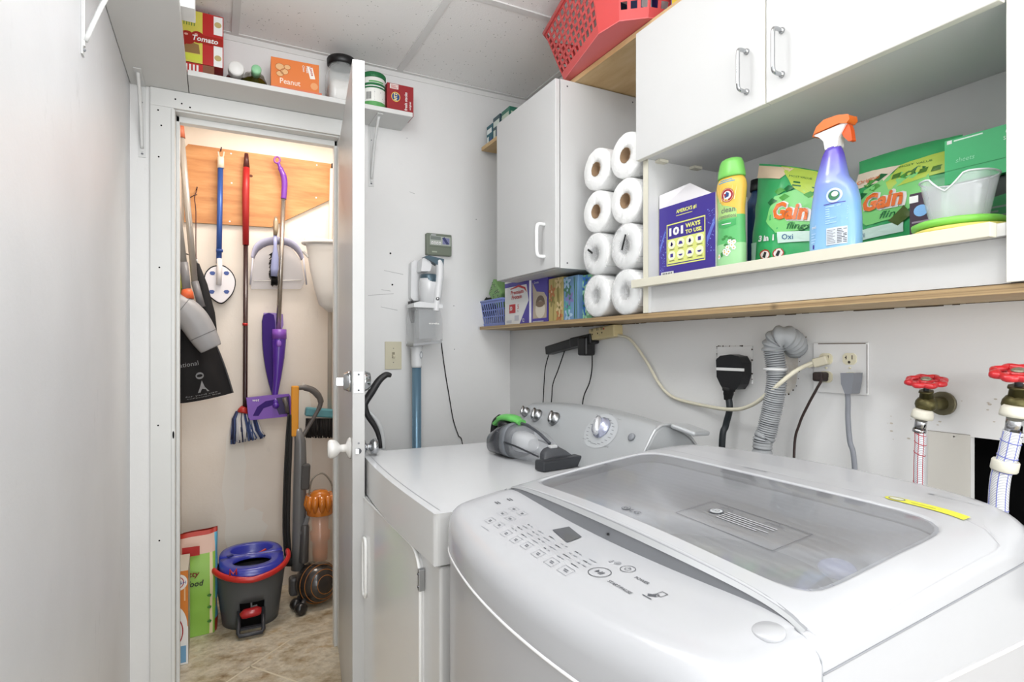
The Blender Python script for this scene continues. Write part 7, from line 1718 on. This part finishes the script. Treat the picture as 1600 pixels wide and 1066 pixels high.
m = MB(); m.lathe([(.080,-.022),(.074,-.07),(.030,-.075),(.026,-.06),(.001,-.055)], (lcx, lcy-.052, zl-.005), mat('#18191b', .35), 32, ry=.68); m.build('spin_basket', t)
m = MB(); m.bar(lp(.03, .05, -.02), lp(.065, .07, -.012), .012, .01, RH); q = lp(-.085, .01, .006); m.bar(lp(-.10, .012, .005), lp(-.075, .022, .005), .016, .004, mat('#232a72', .5)); m.build('lid_latches', t, bevel=.002)
m = MB(); q = V((bxc-.075, byc-.150, .262)); m.tube([q+V((-.012,0,.0)), q+V((-.012,-.002,.025)), q+V((0,-.004,.006)), q+V((.012,-.002,.024)), q+V((.012,0,0))], .004, RH, 8); m.build('red_clip', t)
pz = W(392, 965, y=byc-.15)
m = MB(); c = V((pz.x, byc-.150, .085)); m.tube([c+V((-.038, 0, -.004)), c+V((-.025, 0, .003)), c+V((.025, 0, .006)), c+V((.04, 0, .004))], [.014, .020, .020, .015], mat('#b32026', .25, coat=.5), 18, up=(0,0,1)); m.build('pedal', t)
m = MB(); m.tube([c+V((-.046, .02, .01)), c+V((-.05, -.035, -.06)), c+V((-.046, -.045, -.068)), c+V((.040, -.045, -.068)), c+V((.047, -.035, -.06)), c+V((.05, .02, .01))], .009, mat('#33353a', .35), 10); m.bar(c+V((-.044, -.02, -.05)), c+V((.042, -.02, -.05)), .02, .008, mat('#33353a', .35)); m.build('pedal_frame', t)
m = MB(); m.tube([c+V((-.01, .045, .045)), c+V((.004, .045, .04)), c+V((.004, .045, .01)), c+V((.028, .045, .012))], .005, mat('#8f9092', .3), 8); m.build('spring_lever', t)
# ---------------------------------------------------------------- pet food sack and box at the left
t = thing('pet_food_sack', 'standing printed sack in green, blue and red at the left of the closet floor', 'sack', (-.05, 2.86, 0))
m = MB(); sx0, sx1, sy0, sy1, sh_ = -.135, .012, 2.79, 2.95, .425
NX, NZ = 30, 24; rings = []
def sack(a_, q_):     # a_: 0..1 around, q_ height
    th = 2*PI*a_; c_, s_ = math.cos(th), math.sin(th); pin = 1-.86*max(0, (q_-.55)/.45)**1.4
    x = (sx0+sx1)/2+(sx1-sx0)/2*math.copysign(abs(c_)**.45, c_)*(1+.02*math.sin(PI*q_)); y = (sy0+sy1)/2+(sy1-sy0)/2*math.copysign(abs(s_)**.5, s_)*pin
    nzv = .006*noise.noise(V((c_*2, s_*2, q_*6))); return V((x+nzv*c_, y+nzv*s_, .001+sh_*q_*(1+.02*c_)))
def sackm(n, L, p, o):
    pass
na = 60
G1 = mat('#8fbf4e', .4); G2 = mat('#d9b9a9', .45); B1 = mat('#5fb0cf', .35); RR = mat('#b83a2c', .4)
vs = [sack(k/na, j/NZ) for j in range(NZ+1) for k in range(na)]
for j in range(NZ):
    for k in range(na):
        a_ = (k+.5)/na; q_ = (j+.5)/NZ; th = a_*360
        if 205 < th < 318: mt_ = G1 if q_ < .80 else G2
        else: mt_ = B1
        if q_ > .965: mt_ = RR
        if mt_ is B1 and (noise.noise(V((k*.35, j*.35, 4))) > .28 or (q_ < .12 and 300 < th < 360)): mt_ = RR
        if mt_ is G1 and 285 < th < 298: mt_ = mat('#e0cfa8', .5)
        m.add([vs[j*na+k], vs[j*na+(k+1) % na], vs[(j+1)*na+(k+1) % na], vs[(j+1)*na+k]], [(0,1,2,3)], mt_, True)
bpy_merge = True
o_ = m.build('sack_body', t)
b = bmesh.new(); b.from_mesh(o_.data); bmesh.ops.remove_doubles(b, verts=b.verts, dist=1e-5); b.to_mesh(o_.data); b.free()
m = MB(); f = fr((0, sy0-.008, 0), (1,0,0), (0,0,1)); m.rect(f, -.12, .345, -.055, .385, RED, 1); m.txt(f, 'Kitty', -.125, .25, .03, mat('#7d2418', .5), 1, w=.07, bold=.02, shear=.2); m.txt(f, 'food', -.10, .215, .025, INK, 1, w=.06, bold=.02, shear=.2)
for z in (.06, .12, .17): m.poly(f, [(-.028, z), (-.018, z+.006), (-.010, z+.002), (-.014, z-.008), (-.024, z-.006)], mat('#3f7a2c', .5), 1)
m.build('printing', t)
t = thing('litter_box_carton', 'orange and white carton on the closet floor in front of the printed sack', 'box', (-.10, 2.65, 0))
e1_ = W(303, 1033, z=0); bx = (-.136, W(294, 1030, y=2.565).x, 2.565, 2.77, .001, .362)
m = MB(); m.box(*bx, mat('#c6c1b2', .55)); f = face_front(bx); w, h = bx[1]-bx[0], bx[5]-bx[4]; OG = mat('#cf7b2c', .45)
m.rect(f, 0, h*.40, w, h, OG, 1); m.ell(f, w*.35, h*.88, w*.6, h*.085, mat('#e8e4df', .5), 2); m.ringl(f, w*.3, h*.88, w*.4, h*.06, .003, RED, 3); m.txt(f, 'A&H', w*.1, h*.86, .012, mat('#2c4a8f', .5), 4)
m.rect(f, 0, 0, w, h*.4, WHT, 1); m.ell(f, -w*.1, h*.40, w*1.05, h*.24, WHT, 1.5, 28); m.ringl(f, -w*.1, h*.36, w*.75, h*.16, .004, mat('#a3262c', .5), 2, 36); m.rect(f, w*.45, h*.02, w*.85, h*.2, mat('#6f9fc2', .5), 2); m.rect(f, w*.7, h*.68, w*.8, h*.82, mat('#e0b98a', .5), 2)
f = fr((bx[1], bx[2], bx[4]), (0,1,0), (0,0,1)); rn = random.Random(5)
for i in range(26): a_, b_ = rn.uniform(.01, .19), rn.uniform(.02, .34); m.ell(f, a_, b_, rn.uniform(.003, .01), rn.uniform(.003, .008), mat(('#8d8a6e', '#a8a58f', '#77705a')[i % 3], .6), 1, 8)
m.rect(f, 0, 0, .006, bx[5]-.001, OG, 2); m.build('carton_body', t, bevel=.0015)
